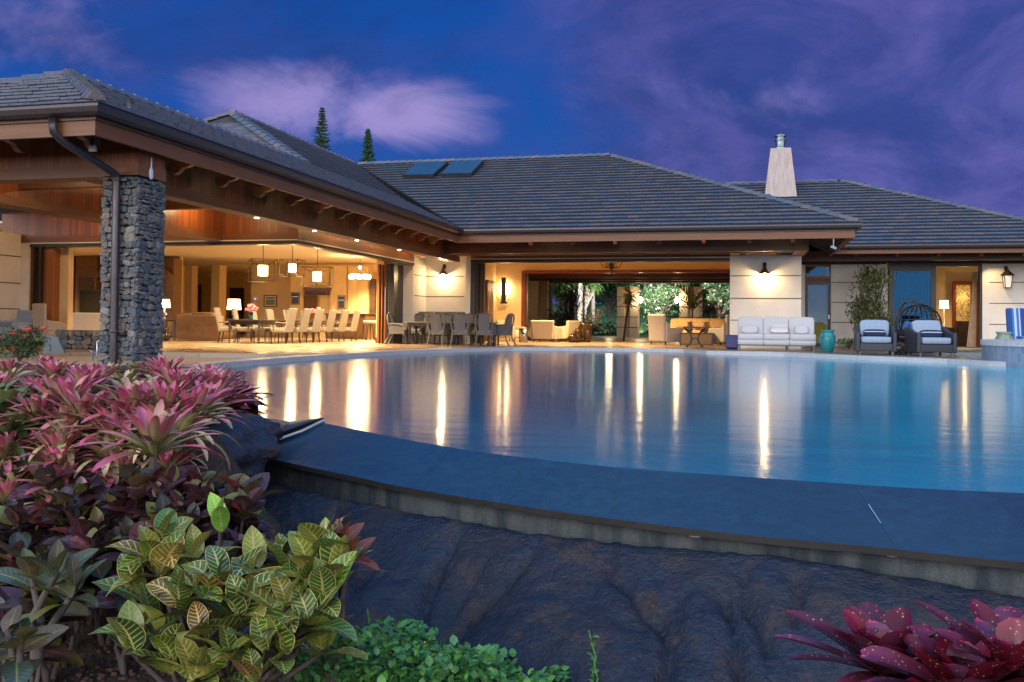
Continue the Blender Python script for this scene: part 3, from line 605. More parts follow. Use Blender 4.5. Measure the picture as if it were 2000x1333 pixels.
m = MB(); m.box(-20, 11.9, 3.72, XB - .34, YH - .02, 3.76); m.box(XH, YH, 3.72, XB - .34, 29.9, 3.76); m.build('pavilion_ceiling', M['boards'], H)
# stone column with boarded cap
CX0, CX1, CY0, CY1 = -9.02, -8.48, 11.42, 12.02
def stones(mb, o, u, v, n_, W_, H_, rnd, dep=.045, hmin=.04, hmax=.115, wmin=.05, wmax=.19):
    o, u, v, n_ = Vector(o), Vector(u), Vector(v), Vector(n_); z = 0
    while z < H_ - .02:
        h = min(rnd.uniform(hmin, hmax), H_ - z); x = -rnd.uniform(0, .05)
        while x < W_:
            w = rnd.uniform(wmin, wmax); hh = h * rnd.uniform(.75, 1.4); x1 = min(x + w, W_ + .02); 
            if x1 - x > .03:
                c = o + u * (x + x1) / 2 + v * (z + h / 2 + rnd.uniform(-.012, .012)) + n_ * rnd.uniform(-.012, .012); tl = rnd.uniform(-.28, .28)
                R = [u * math.cos(tl) + v * math.sin(tl), v * math.cos(tl) - u * math.sin(tl), n_]; vs = []; fs = []; a, b = 9, 5
                pw = lambda q, k: math.copysign(abs(q) ** k, q); e1 = rnd.uniform(.35, .8)
                for i in range(b + 1):
                    la = -math.pi / 2 + math.pi * i / b
                    for j in range(a):
                        lo = 2 * math.pi * (j + rnd.uniform(-.22, .22)) / a
                        vs.append(c + R[0] * ((x1 - x) * .5 * pw(math.cos(la), .4) * pw(math.cos(lo), e1)) + R[1] * (hh * .5 * pw(math.cos(la), .4) * pw(math.sin(lo), e1)) + R[2] * (dep * pw(math.sin(la), .5) * rnd.uniform(.8, 1.15)))
                for i in range(b):
                    for j in range(a): fs.append((i * a + j, i * a + (j + 1) % a, (i + 1) * a + (j + 1) % a, (i + 1) * a + j))
                mb.add(vs, fs)
            x = x1 + .004
        z += h
m = MB(); rnd = random.Random(21); hh = ZB - .02
stones(m, (CX0, CY0, -.12), (1, 0, 0), (0, 0, 1), (0, -1, 0), CX1 - CX0, hh + .1, rnd); stones(m, (CX1, CY0, -.12), (0, 1, 0), (0, 0, 1), (1, 0, 0), CY1 - CY0, hh + .1, rnd)
stones(m, (CX0, CY0, -.12), (0, 1, 0), (0, 0, 1), (-1, 0, 0), CY1 - CY0, hh + .1, rnd); stones(m, (CX0, CY1, -.12), (1, 0, 0), (0, 0, 1), (0, 1, 0), CX1 - CX0, hh + .1, rnd)
col_ = m.build('stone_column', M['stone'], H); m = MB(); m.box(CX0 + .02, CY0 + .02, -.12, CX1 - .02, CY1 - .02, ZB - .01); m.build('core', M['mortar'], col_)
m = MB(); m.box(CX0 - .02, CY0 - .016, ZB + .17, CX1 + .016, CY1 + .03, 3.6); o = m.build('column_cap', M['boards'], H); m = MB(); m.box(CX0 - .04, CY0 - .03, ZB, CX1 + .03, CY1 + .04, ZB + .17); m.build('trim_board', M['fascia'], o)
# downpipe swinging from the front gutter to the column
yd = PYF + .02; g = P(103, 232, Y=yd); g2 = P(105, 258, Y=yd); c1 = P(228, 342, Y=CY0 - .11); c2 = P(223, 712, Y=CY0 - .11)
m = MB(); pts = [g, g.lerp(g2, .6), g2, g2.lerp(P(118, 272, Y=yd + .1), .9), P(128, 280, Y=yd + .15)] + [P(128, 280, Y=yd + .15).lerp(c1, t) for t in (.3, .6, .88)] + [c1 + Vector((-.01, 0, .0)), c1 - Vector((0, 0, .08)), Vector((c1.x, c1.y, 1.3)), Vector((c1.x, c1.y, .05)), Vector((c1.x, c1.y, -.1))]
m.tube(pts, .056, 14); dp = m.build('downpipe', M['gutter'], H, smooth=True)
for z in (ZB - .08, .55): m = MB(); m.lathe([(.062, -.02), (.066, 0), (.062, .02)], (c1.x, c1.y, z), 14); m.box(c1.x - .02, c1.y, z - .012, c1.x + .16, CY0 + .02, z + .012); m.build('pipe_clip', M['gutter'], dp)
# vent stack on the roof
v0 = P(252, 222, X=PX - .55); m = MB(); m.tube([v0 - Vector((0, 0, .12)), v0 + Vector((0, 0, .22))], .045, 12); m.build('vent_pipe', plain('zinc', (.22, .23, .25), (.12, .13, .15), 20, .4, metal=.5), H, smooth=True)
WARM = (1.0, .70, .33)
# ------------------------------------------------------------------ middle wing: beams and walls
YW = 30.5
M['joint_w'] = plain('wall_reveal', (.12, .07, .045), (.09, .05, .03), 10, .6)
def part(name, mat, f, parent=None, **k): m = MB(); f(m); return m.build(name, mat, parent or H, **k)
def wallX(x0, x1, y, z0, z1, th=.3, joints=(), jx=None, name='wall', mat=None):
    """wall facing the pool (-Y) with dark reveal lines"""
    m = MB(); m.box(x0, y, z0, x1, y + th, z1); o = m.build(name, mat or M['plaster'], H)
    if joints:
        m = MB(); a, b = jx or (x0, x1)
        for z in joints: m.box(a, y - .006, z - .014, b, y + .01, z + .014)
        m.build('reveal_line', M['joint_w'], o)
    return o
def wallY(x, y0, y1, z0, z1, th=-.3, joints=(), name='wall', mat=None, jy=None):
    m = MB(); m.box(x + th, y0, z0, x, y1, z1); o = m.build(name, mat or M['plaster'], H)
    if joints:
        m = MB(); s = .006 if th < 0 else -.006; a, b = jy or (y0, y1)
        for z in joints: m.box(x - .008, a, z - .014, x + s, b, z + .014)
        m.build('reveal_line', M['joint_w'], o)
    return o
JW = [P(1427, q, Y=YW).z for q in (539.3, 583, 625.6)]; JW.append(JW[2] - .73)
wxa, wxb = P(1425.3, 600, Y=YW).x, P(1565, 600, Y=YW).x
zt = P(1427, 499, Y=YW).z
wallX(wxa, wxb, YW, 0, zt, .45, JW, (wxa + .03, wxb)); wallY(wxb + .002, YW + .46, 34.8, 0, zt, -.3)
# niche wall with the sconce, its side return and pier
yn = 31.1; na, nb = P(828, 560, Y=yn).x, P(909, 560, Y=yn).x
jn = [P(870, q, Y=yn).z for q in (540.5, 579.7, 619, 656)]
wallX(na, nb + .05, yn, 0, 3.1, .3, jn, (na, nb - .05)); pa = P(785, 600, Y=29.75).x; pb = P(806, 600, Y=29.75).x
part('wall', M['plaster'], lambda m: m.box(pa, 29.75, 0, pb, yn + .3, 3.05)); 
m = MB()
for z in jn[:3]: m.box(pb - .01, 29.85, z - .014, pb + .008, yn, z + .014)
m.build('reveal_line', M['joint_w'], H)
ca, cb = P(909, 600, Y=YW).x, P(918, 600, Y=YW).x
part('door_jamb', M['plaster'], lambda m: m.box(ca, YW, 0, cb, yn + .3, 3.05))
# beams over the lanai in front of the middle wing
part('beam', M['dwood'], lambda m: m.box(XB, 28.3, 2.98, wxb + .03, 28.55, 3.5)); part('beam', M['dwood'], lambda m: m.box(XB, 29.2, 3.0, wxb - .3, 29.4, 3.35))
part('beam', M['fascia'], lambda m: m.box(wxb - .32, 28.25, 2.985, wxb + .06, YW - .003, 3.3))
part('door_head', M['fascia'], lambda m: m.box(cb, YW + .0, 2.98, wxa, YW + .3, 3.45)); part('door_track', M['plaster'], lambda m: m.box(cb, YW - .02, 2.952, wxa, YW + .32, 2.978)); part('door_track', M['dframe'], lambda m: m.box(cb + .003, YW + .02, 2.84, wxa - .003, YW + .28, 2.951))
# side door frame stack at the left of the middle opening
part('sliding_door', M['dframe'], lambda m: [m.box(P(x, 600, Y=YW + .05).x, YW + .03 + i * .07, 0, P(x, 600, Y=YW + .05).x + .16, YW + .09 + i * .07, 2.84) for i, x in enumerate((919.5, 923))])
part('sliding_door', M['walnut'], lambda m: [m.box(P(x, 600, Y=YW + .3).x, YW + .34 + i * .07, 0, P(x, 600, Y=YW + .3).x + .2, YW + .39 + i * .07, 2.84) for i, x in enumerate((930, 934))])
# middle room: walls, ceiling, back opening on to the rear lanai
YB = 37.2
bl, br = P(1025, 600, Y=YB).x, P(1428, 600, Y=YB).x; zb_ = P(1100, 534, Y=YB).z
part('interior_wall', M['creamwall'], lambda m: m.box(-10.6, YB, 0, bl - .14, YB + .25, 3.6)); part('interior_wall', M['creamwall'], lambda m: m.box(bl - .14, YB, zb_ + .1, 1.6, YB + .25, 3.6))
part('interior_wall', M['creamwall'], lambda m: m.box(P(955, 640, Y=YB).x - .2, yn + .31, 0, P(955, 640, Y=YB).x, YB, 3.6)); part('interior_wall', M['creamwall'], lambda m: m.box(wxa + .3, YW + .46, 0, wxa + .5, 31.6, 3.6))
part('interior_wall', M['creamwall'], lambda m: m.box(1.2, YW + .46, 0, 1.319, YB + .25, 3.6))
part('ceiling', M['ceil'], lambda m: m.box(-10.6, YW + .31, 3.5, 1.3, YB, 3.56))
part('door_frame', M['mahog'], lambda m: (m.box(bl - .14, YB - .05, 0, bl, YB + .3, zb_ + .1), m.box(bl, YB - .05, zb_, 1.2, YB + .3, zb_ + .12)))
part('sliding_door', M['walnut'], lambda m: m.box(bl, YB + .05, 0, bl + .07, YB + .3, zb_))
# rear lanai: beams, piers and roof
for y, z0, z1 in ((39.5, 2.76, 3.2), (43.5, 2.84, 3.2), (50.5, 3.06, 3.4), (53.2, 3.16, 3.45)): part('beam', M['dwood'], lambda m: m.box(-12, y, z0, 3.5, y + .28, z1))
part('pavilion_ceiling', M['boards'], lambda m: m.box(-14, YB + .3, 3.5, 4, 55.5, 3.55))
for a, b in ((1205, 1246), (1327, 1371)):
    y = 52.0; xa, xb = P(a, 600, Y=y).x, P(b, 600, Y=y).x; w = xb - xa
    p = thing('garden_pier', 'pale rear terrace pier ' + ('behind the slim cordyline, left of both globe lamps' if a < 1300 else 'behind the big arching palm, right of both globe lamps'), 'pier', (xa, y, 0), 0, 'rear terrace piers')
    m = MB(); m.box(0, 0, -.1, w * .36, .9, 2.9); m.box(w * .62, 0, -.1, w, .9, 2.9); m.box(w * .3, .12, -.1, w * .7, .8, 2.9); m.build('shaft', M['plaster'], p)
    m = MB(); [m.box(-.01, -.01, z, w + .01, .1, z + .03) for z in (.55, 1.15, 1.75, 2.3)]; m.build('reveal_line', M['joint_w'], p); m = MB(); m.box(w * .38, -.02, 1.9, w * .6, .1, 2.9); m.build('timber_post', M['dwood'], p)
part('threshold', M['sandst'], lambda m: m.box(-14, 46.01, -.35, 4, 56, -.004))
# ------------------------------------------------------------------ great room
door_z = 2.70
part('door_track', M['plaster'], lambda m: (m.box(-19.2, YH - .02, ZB - .03, XH, YH + .32, ZB - .003), m.box(XH - .32, YH + .32, ZB - .03, XH + .02, 29.75, ZB - .003)))
part('door_track', M['dframe'], lambda m: (m.box(-19.2, YH + .02, door_z, XH - .02, YH + .28, ZB - .031), m.box(XH - .28, YH + .28, door_z, XH - .02, 29.75, ZB - .031)))
lx = [P(x, 600, Y=YH + .1).x for x in (40, 60, 76, 83, 100, 117)]
wallY(P(40, 560, Y=YH).x - .003, 13, YH, -.1, P(29, 457, Y=YH - .1).z, -.4, [P(30, q, Y=YH - .05).z for q in (502, 554, 604)])
part('wall', M['plaster'], lambda m: m.box(lx[0], YH + .003, 0, lx[1], YH + .6, ZB))
m = MB()
for i in range(4): m.box(lx[1] + .02 + i * .05, YH + .05 + i * .09, 0, lx[1] + .055 + i * .05 + .05, YH + .12 + i * .09, door_z)
m.build('sliding_door', M['walnut'], H)
part('sliding_door', M['dframe'], lambda m: m.box(lx[2] + .02, YH + .02, 0, lx[3], YH + .4, door_z))
M['warmwood'] = boards('folded_door_wood', (.40, .15, .05), (.24, .08, .025), .045)
part('sliding_door', M['warmwood'], lambda m: m.box(lx[3] + .003, YH + .12, 0, lx[4], YH + .5, door_z)); part('door_jamb', M['creamwall'], lambda m: m.box(lx[4] + .003, YH + .4, 0, lx[5], YH + .6, 3))
sx = [P(x, 600, Y=29.4).x for x in (732.5, 746.5, 764.5, 784)]
part('interior_wall', M['creamwall'], lambda m: m.box(sx[0], 29.5, .18, sx[1], 33.2, 3.3)); part('skirting', M['mahog'], lambda m: m.box(sx[0] - .01, 29.48, 0, sx[1] + .01, 33.2, .18))
for i in range(4): part('sliding_door', M['warmwood'], lambda m: m.box(sx[1] + .02 + i * .075, 28.9 + i * .1, 0, sx[1] + .085 + i * .075, 29.7, door_z))
for i in range(4):
    o = part('sliding_door', M['dframe'], lambda m: m.box(sx[2] + i * .08, 28.85, 0, sx[2] + .066 + i * .08, 29.7, door_z))
    if i == 0: part('door_handle', M['metal'], lambda m: m.box(sx[2] - .01, 28.8, .95, sx[2] + .03, 28.85, 1.9), o)
part('wall', M['plaster'], lambda m: m.box(sx[1], 29.72, 0, pa - .003, 29.95, 3.0))
for y in (13.2, 16, 18.8): lamp('POINT', (-10.6, y, 3.55), 48, WARM, .06, H, name='cove_light')
for y in (23, 26, 28.5): lamp('POINT', (-10.25, y, 3.55), 42, WARM, .06, H, name='cove_light')
for x in (-12.5, -14.5, -17): lamp('POINT', (x, 19.6, 3.5), 48, WARM, .06, H, name='cove_light'); lamp('POINT', (x, 13.0, 3.5), 26, WARM, .06, H, name='cove_light')
for y in (13, 15.5, 18, 20.5, 23, 25.3): lamp('SPOT', (PX - .3, y, 3.3), 3, WARM, .04, H, (-1, 0, -.25), 150, 'eave_fill_light')  # unseen spots added behind the fascia to warm the boarded beam
for x in (-6, -3.5, -1, 1.2): lamp('SPOT', (x, MY + .5, 3.25), 5, WARM, .04, H, (0, 1, -.1), 140, 'eave_fill_light')  # more added spots, for the beams of the middle wing
# room shell
GX0, GY1 = -33.0, 41.0
part('ceiling', M['ceil'], lambda m: (m.box(GX0, YH + .31, 3.42, XH - .31, GY1, 3.48), m.box(XH - .31, 29.9, 3.42, -9.9, GY1, 3.48)))
part('ceiling_beam', M['mahog'], lambda m: m.box(GX0, YH + 2.2, 3.1, -13.2, YH + 2.5, 3.42))
ybk = 39.0
def bx_(name, mat, pxa, pxb, pya, pyb, y, th=.3, z0=None):
    a, b = P(pxa, (pya + pyb) / 2, Y=y), P(pxb, (pya + pyb) / 2, Y=y); t_ = P((pxa + pxb) / 2, pya, Y=y).z; u = z0 if z0 is not None else P((pxa + pxb) / 2, pyb, Y=y).z
    return part(name, mat, lambda m: m.box(a.x, y, u, b.x, y + th, t_))
part('interior_wall', M['creamwall'], lambda m: (m.box(GX0, 46, 0, -9.6, 46.3, 3.48), m.box(GX0 - .3, YH, 0, GX0, 46, 3.48), m.box(-10.3, 33, 0, -10.0, 46, 3.48)))
bx_('interior_wall', M['creamwall'], 200, 738, 480, 518.5, ybk, .4)        # dropped header over the openings behind
bx_('interior_wall', M['creamwall'], 316, 352, 517, 668, ybk + .01, .5, 0); bx_('interior_wall', M['creamwall'], 358, 374, 517, 668, ybk + .4, .5, 0)
bx_('interior_wall', M['creamwall'], 412, 428, 517, 668, ybk + .02, .6, 0); bx_('interior_wall', M['creamwall'], 490, 566, 517, 668, ybk + .02, .3, 0)
part('interior_door', M['espresso'], lambda m: m.box(P(448, 600, Y=44).x, 44, 0, P(475, 600, Y=44).x, 44.1, 2.5)); part('door_frame', M['walnut'], lambda m: [m.box(P(a, 600, Y=44.5).x, 44.5, 0, P(b, 600, Y=44.5).x, 44.6, 2.55) for a, b in ((374, 376), (386.5, 391.5))])
part('door_frame', M['walnut'], lambda m: m.box(P(374, 600, Y=44.5).x, 44.5, 2.55, P(391.5, 600, Y=44.5).x, 44.6, 2.7))
part('ceiling', M['ceil'], lambda m: m.box(GX0, GY1, 3.42, -9.9, 46.3, 3.48))
# interior light: recessed downlights in ceiling and beams
for i, (x, y, w) in enumerate(((-12.6, 24, 90), (-12.6, 27, 90), (-12.6, 30, 90), (-13, 33.5, 220), (-12, 37, 260), (-16, 24.5, 60), (-16, 29, 70), (-18.5, 33, 60), (-15.5, 36.5, 110), (-23, 27, 60), (-26, 30.5, 60), (-17.5, 43, 120), (-14, 43, 60), (-20, 43, 50))):
    lamp('SPOT', (x, y, 3.38), w * 24, WARM, .08, H, (0, 0, -1), 125, 'downlight')
M['bulb'] = emit('lit_downlight', (1, .72, .36), 30)
for x, y in ((-12.0, 23.4), (-12.0, 25.3), (-12.0, 27.2), (-12.6, 33.5)):
    part('downlight_lens', M['bulb'], lambda m: m.lathe([(.001, 0), (.06, 0), (.06, .02)], (x, y, 3.405), 14)); 
for y in (16.6, 19.2, 21.6, 24.6, 28.4):
    part('downlight_lens', M['bulb'], lambda m: m.lathe([(.001, 0), (.045, 0), (.045, .02)], (XB - .16, y, ZB - .012), 12)); lamp('SPOT', (XB - .16, y, ZB - .03), 22, WARM, .05, H, (0, 0, -1), 150, 'downlight')
for x in (-7.5, -4.5, -1.5, 1.2): lamp('SPOT', (x, 29.8, 2.96), 30, WARM, .04, H, (0, 0, -1), 110, name='downlight')
for p, w in (((-13, 19.0, 2.6), 16), ((-17.5, 17, 2.6), 10), ((-10.2, 22, 2.62), 14), ((-10.2, 26.5, 2.62), 18), ((-10.8, 15.5, 2.6), 10)): lamp('SPOT', p, w * 4, WARM, .05, H, (0, 0, -1), 120, name='downlight')
for p, w in (((-6.5, 34, 3.45), 2600), ((-3.4, 33.4, 3.45), 1700), ((-5, 40, 3.3), 170), ((-1, 40, 3.3), 230), ((-3, 46, 3.3), 150), ((-8.6, 35.6, 3.4), 400)): lamp('SPOT', p, w, (1, .68, .30), .1, H, (0, 0, -1), 130, name='downlight')
# ------------------------------------------------------------------ right wing
YR = 34.8
rv = lambda x, y=600, Y=YR: P(x, y, Y=Y).x
jr = [P(1680, q, Y=YR).z for q in (552.2, 591.3, 630.6)]; ztr = 2.98
part('wall', M['plaster'], lambda m: m.box(wxb + .01, YR, 0, rv(1572), YR + .3, ztr)); wallX(rv(1623), rv(1733), YR, .02, ztr, .3, jr, (rv(1624), rv(1719)))
part('pier', M['plaster'], lambda m: m.box(rv(1720), YR - .05, 0, rv(1733), YR + .25, ztr)); wallX(rv(1918), 13, YR, 0, ztr, .3, [P(1960, q, Y=YR).z for q in (552, 592.9, 634.2)], (rv(1932), 13))
part('pier', M['plaster'], lambda m: m.box(rv(1918), YR - .05, 0, rv(1931), YR + .25, ztr))
part('beam', M['dwood'], lambda m: m.box(wxb + .1, YR - 1.5, ztr + .03, 13, YR - 1.3, ztr + .4)); part('beam', M['dwood'], lambda m: m.box(wxb + .02, YR - .1, ztr, 13, YR + .3, ztr + .5))
part('threshold', M['sandst'], lambda m: m.box(rv(1733), YR - .5, -.02, rv(1932), YR + .3, .03))
M['glass'] = None
def m_glass():
    n = NT('window_glass', .02); n.b.inputs['Base Color'].default_value = (.35, .7, .85, 1); n.b.inputs['Specular Tint'].default_value = (.12, .42, .9, 1); n.b.inputs['Transmission Weight'].default_value = 1; n.b.inputs['IOR'].default_value = 1.5; n.b.inputs['Specular IOR Level'].default_value = .9; return n.m
M['glass'] = m_glass()
M['curtain'] = plain('sky_tinted_curtain', (.012, .17, .32), (.008, .11, .22), 4, .6, stretch=(8, 1, .3))  # blue of the reflected dusk sky is put into curtain and glass tint
def frame_window(x0, x1, z0, z1, y, fw, name, mat, glass=True):
    o = part(name, mat, lambda m: (m.box(x0, y, z0, x0 + fw, y + .08, z1), m.box(x1 - fw, y, z0, x1, y + .08, z1), m.box(x0 + fw, y, z1 - fw, x1 - fw, y + .08, z1), m.box(x0 + fw, y, z0, x1 - fw, y + .08, z0 + fw)))
    if glass: part('glass', M['glass'], lambda m: m.box(x0 + fw, y + .035, z0 + fw, x1 - fw, y + .045, z1 - fw), o)
    return o
zd = P(1600, 551, Y=YR).z
frame_window(rv(1572), rv(1623), 0, zd, YR + .05, .11, 'glass_door', M['dframe']); frame_window(rv(1572), rv(1623), P(1600, 542, Y=YR).z, ztr, YR + .06, .05, 'transom_window', M['mahog']); part('door_head', M['fascia'], lambda m: m.box(rv(1572), YR + .04, zd, rv(1623), YR + .2, P(1600, 542, Y=YR).z))
part('door_handle', M['metal'], lambda m: m.box(rv(1618), YR - .02, 1.0, rv(1620), YR + .05, 1.15))
frame_window(rv(1737), rv(1828), .03, P(1780, 521, Y=YR).z, YR + .04, .16, 'window', M['dframe'])
part('door_head', M['dframe'], lambda m: (m.box(rv(1733), YR, P(1780, 521, Y=YR).z, rv(1918), YR + .25, ztr), m.box(rv(1914), YR, .03, rv(1918), YR + .25, P(1780, 521, Y=YR).z), m.box(rv(1824), YR + .14, .03, rv(1830), YR + .25, P(1780, 521, Y=YR).z)))
# rooms behind
part('interior_wall', M['creamwall'], lambda m: (m.box(wxb, 39.8, 0, 13, 40, 3.4), m.box(rv(1733), YR + .3, 0, rv(1733) + .1, 39.8, 3.4), m.box(wxb - .1, YR + .3, 0, wxb, 39.8, 3.4)))
part('ceiling', M['ceil'], lambda m: m.box(wxb - .1, YR + .3, 3.2, 13, 40, 3.3)); part('curtain', M['curtain'], lambda m: [m.pillow((rv(1742) + i * .13, YR + .5, 1.5), (.16, .12, 3.0), e=.8, n=8, m=4) for i in range(12)], smooth=True)
lamp('SPOT', (2.3, 37.2, 3.15), 260, (1, .66, .3), .08, H, (0, 0, -1), 125, name='downlight'); lamp('SPOT', (8.4, 37.6, 3.15), 320, (1, .62, .3), .08, H, (0, 0, -1), 125, name='downlight')
part('interior_wall', M['dframe'], lambda m: m.box(rv(1738), YR + 1.1, 0, rv(1824), YR + 1.16, 3.2))  # dark sheet added behind the window, standing for the dim room
part('floor_finish', M['walnut'], lambda m: m.box(rv(1733), YR + .3, .004, 13, 39.8, .012))
# bedroom back: mirrored/papered doorway
zq = P(1880, 557, Y=39.6).z; xa, xb = P(1861, 600, Y=39.6).x, P(1912, 600, Y=39.6).x
part('door_frame', M['mahog'], lambda m: (m.box(xa, 39.6, 0, xa + .12, 39.75, zq), m.box(xb - .3, 39.6, 0, xb, 39.75, zq), m.box(xa, 39.6, zq, xb, 39.75, zq + .15)))
def m_paper():
    n = NT('patterned_wallpaper', .6); v = n.co(); w = n.noise(v, 2.6, 2, .5, 2.5); f = n.math('LESS_THAN', n.math('ABSOLUTE', n.math('SUBTRACT', w, .5)), .035); n.col(n.mix(f, (.62, .48, .2), (.2, .13, .06))); return n.m
part('interior_wall', m_paper(), lambda m: m.box(xa + .12, 39.70, 0, xb - .3, 39.78, zq)); part('vanity', M['espresso'], lambda m: m.box(xa + .14, 39.4, 0, xa + .75, 39.69, 1.0))
lamp('POINT', ((xa + xb) / 2 - .1, 39.3, 2.0), 14, (1, .7, .3), .05, H, name='downlight')
cur = MB()
for i in range(5): cur.tube([(rv(1914) - .02 - i * .022, YR + .45, 2.72), (rv(1914) - .03 - i * .03, YR + .45, 1.6), (rv(1914) - .06 - i * .058, YR + .45, .05)], [.03, .032, .045], 8)
tag(cur.build('curtain', plain('beige_curtain', (.42, .3, .19), (.3, .2, .12), 5, .9), None, smooth=True), 'beige drawn curtain hanging at the right side of the open bedroom doorway', 'curtain')
# chimney
chy = 36.6; cz = P(1523, 285, Y=chy).z; a, b = P(1489, 412, Y=chy).x, P(1560, 412, Y=chy).x; a2, b2 = P(1503, 286, Y=chy).x, P(1543, 286, Y=chy).x; zb0 = P(1523, 415, Y=chy).z
m = MB(); w0, w1_ = (b - a) / 2, (b2 - a2) / 2; cxm = (a + b) / 2 + .02; k = (w0 - w1_) / (cz - zb0); wl = w0 + k * 1.5
m.add([(cxm - wl, chy, zb0 - 1.5), (cxm + wl, chy, zb0 - 1.5), (cxm + wl, chy + 2 * wl, zb0 - 1.5), (cxm - wl, chy + 2 * wl, zb0 - 1.5), (cxm - w1_, chy + wl - w1_, cz), (cxm + w1_, chy + wl - w1_, cz), (cxm + w1_, chy + wl + w1_, cz), (cxm - w1_, chy + wl + w1_, cz)], [(0, 3, 2, 1), (4, 5, 6, 7), (0, 1, 5, 4), (1, 2, 6, 5), (2, 3, 7, 6), (3, 0, 4, 7)])
n = NT('weathered_render', .85); g = n.noise(n.co((6, 6, .35)), 2.2, 5); n.col(n.mix(n.ramp(g, [(.4, 0.0), (.7, 1.0)]), (.52, .42, .38), (.40, .31, .27))); n.bump(n.noise(n.co(), 30), .2, .01)
ch = m.build('chimney', n.m, H); m = MB(); m.lathe([(w1_ * .72, 0), (w1_ * .72, .06), (w1_ * .5, .1), (w1_ * .5, .34), (w1_ * .62, .36), (w1_ * .62, .4), (w1_ * .46, .42), (w1_ * .46, .5), (w1_ * .62, .52), (w1_ * .62, .56), (w1_ * .3, .62), (.001, .66)], (cxm, chy + wl, cz), 22)
m.build('chimney_cap', plain('cowl_metal', (.25, .3, .34), (.12, .14, .16), 10, .3, metal=.9), ch, smooth=False)
# solar panels on brackets on the middle roof
M['pv'] = plain('solar_glass', (.012, .06, .10), (.015, .075, .12), 2, .12)
for k_, (pa_, pb_, pc_, pd_) in enumerate((((786, 342), (846, 341), (875, 315), (816, 316)), ((860, 339.5), (920, 338.5), (945, 312.5), (885, 314)))):
    def onroof(q, lift):    # point on the middle roof plane raised by lift
        d_ = (RM.transposed() @ Vector(((q[0] - 1000) / F, (q[1] - PY) / F, 1.0))); d_ = Vector((d_.x, d_.z, -d_.y)); t = (ZG + lift - EYE - SL * MY) / (d_.z - SL * d_.y); return Vector((0, 0, EYE)) + d_ * t
    q = [onroof(z, .2) for z in (pa_, pb_, pc_, pd_)]; nrm = (q[1] - q[0]).cross(q[3] - q[0]).normalized(); nrm = nrm if nrm.z > 0 else -nrm
    t = thing('solar_panel', 'dark blue solar panel on the tiled roof, ' + ('nearer the pine trees' if k_ == 0 else 'the one nearer the chimney'), 'solar panel', q[0], 0, 'solar panels on the roof'); q = [p - q[0] for p in q]
    m = MB(); m.prism([p - nrm * .12 for p in q], nrm * .11); m.build('frame', M['dframe'], t); ins = [p.lerp(sum(q, Vector()) / 4, .04) + nrm * .0 for p in q]; m = MB(); m.prism([p - nrm * .009 for p in ins], nrm * .013); m.build('glass', M['pv'], t)
M['greyplastic'] = plain('grey_plastic', (.38, .40, .42), (.3, .32, .34), 10, .5)
# small fittings on the house
t = thing('weather_sensor', 'white paddle-shaped antenna fixed to the boarded cap of the stone column', 'antenna', P(295, 352, X=-8.44), 0)
m = MB(); m.pillow((0, 0, .09), (.03, .09, .17), e=.75); m.build('housing', M['white'], t, smooth=True); m = MB(); m.tube([(0, 0, .16), (0, 0, .33)], [.014, .008], 8); m.build('rod', M['white'], t)
p_ = P(181, 290, Y=10.9); t = thing('floodlight', 'small square white floodlight under the corner of the near eave', 'floodlight', p_); m = MB(); m.obox((0, 0, 0), (.10, .05, .09), taper=.8); m.build('housing', M['white'], t); m = MB(); m.tube([(0, 0, .04), (0, 0, .16)], .012); m.build('stem', M['dframe'], t)
p_ = P(1628, 484, X=2.2); t = thing('security_camera', 'pale security camera under the corner eave of the middle roof', 'camera', p_, .5); m = MB(); m.obox((0, 0, 0), (.13, .055, .055), ry=.35); m.build('housing', M['greyplastic'], t); m = MB(); m.tube([(0, 0, 0), (0, 0, .22)], .012); m.build('arm', M['greyplastic'], t)
# ================================================================== LAMPS
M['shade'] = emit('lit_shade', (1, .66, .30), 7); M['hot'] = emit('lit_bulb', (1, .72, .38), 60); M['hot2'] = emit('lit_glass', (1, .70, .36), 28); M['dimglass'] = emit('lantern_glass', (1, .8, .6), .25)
M['iron'] = plain('dark_iron', (.035, .028, .022), (.02, .016, .013), 20, .45, metal=.4); M['bronze'] = plain('bronze', (.30, .17, .06), (.18, .1, .035), 14, .3, metal=.8)
def bell(p, label, power):
    t = thing('wall_lamp', label, 'wall lamp', p, 0, 'bell wall lamps')
    m = MB(); m.lathe([(.03, .20), (.045, .13), (.075, .06), (.13, -.02), (.19, -.06), (.185, -.075), (.12, -.03), (.06, .04), (.02, .1)], (0, -.16, 0), 18); m.build('lamp_shade', M['bronze'], t, smooth=True)
    m = MB(); m.tube([(0, -.16, .19), (0, -.14, .25), (0, 0, .24)], .015); m.box(-.06, -.015, .14, .06, 0, .3); m.build('arm', M['iron'], t)
    m = MB(); m.pillow((0, -.16, -.05), (.10, .10, .12), e=1); m.build('bulb', M['hot'], t, smooth=True); lamp('POINT', (0, -.17, -.17), power, WARM, .05, t); return t
bell(P(868, 533, Y=yn - .01), 'lit bell-shaped bronze wall lamp in the niche behind the wicker dining chairs', 55)
bell(P(1493, 531, Y=YW - .01), 'lit bell-shaped bronze wall lamp on the pale wall above the white sofa', 48)
p = P(986, 566, Y=YB - .02); t = thing('wall_sconce', 'glowing iron candle sconce on the orange wall left of the rear doorway', 'sconce', p)
m = MB(); m.box(-.1, -.22, -.55, .1, -.18, .5); m.box(-.14, -.2, -.6, .14, -.1, -.52); m.build('plate', M['iron'], t); m = MB(); [m.tube([(x, -.16, -.45), (x * 1.9, -.25, -.4), (x * 1.9, -.25, -.2)], .014) for x in (-.14, 0, .14)]; m.build('arm', M['iron'], t)
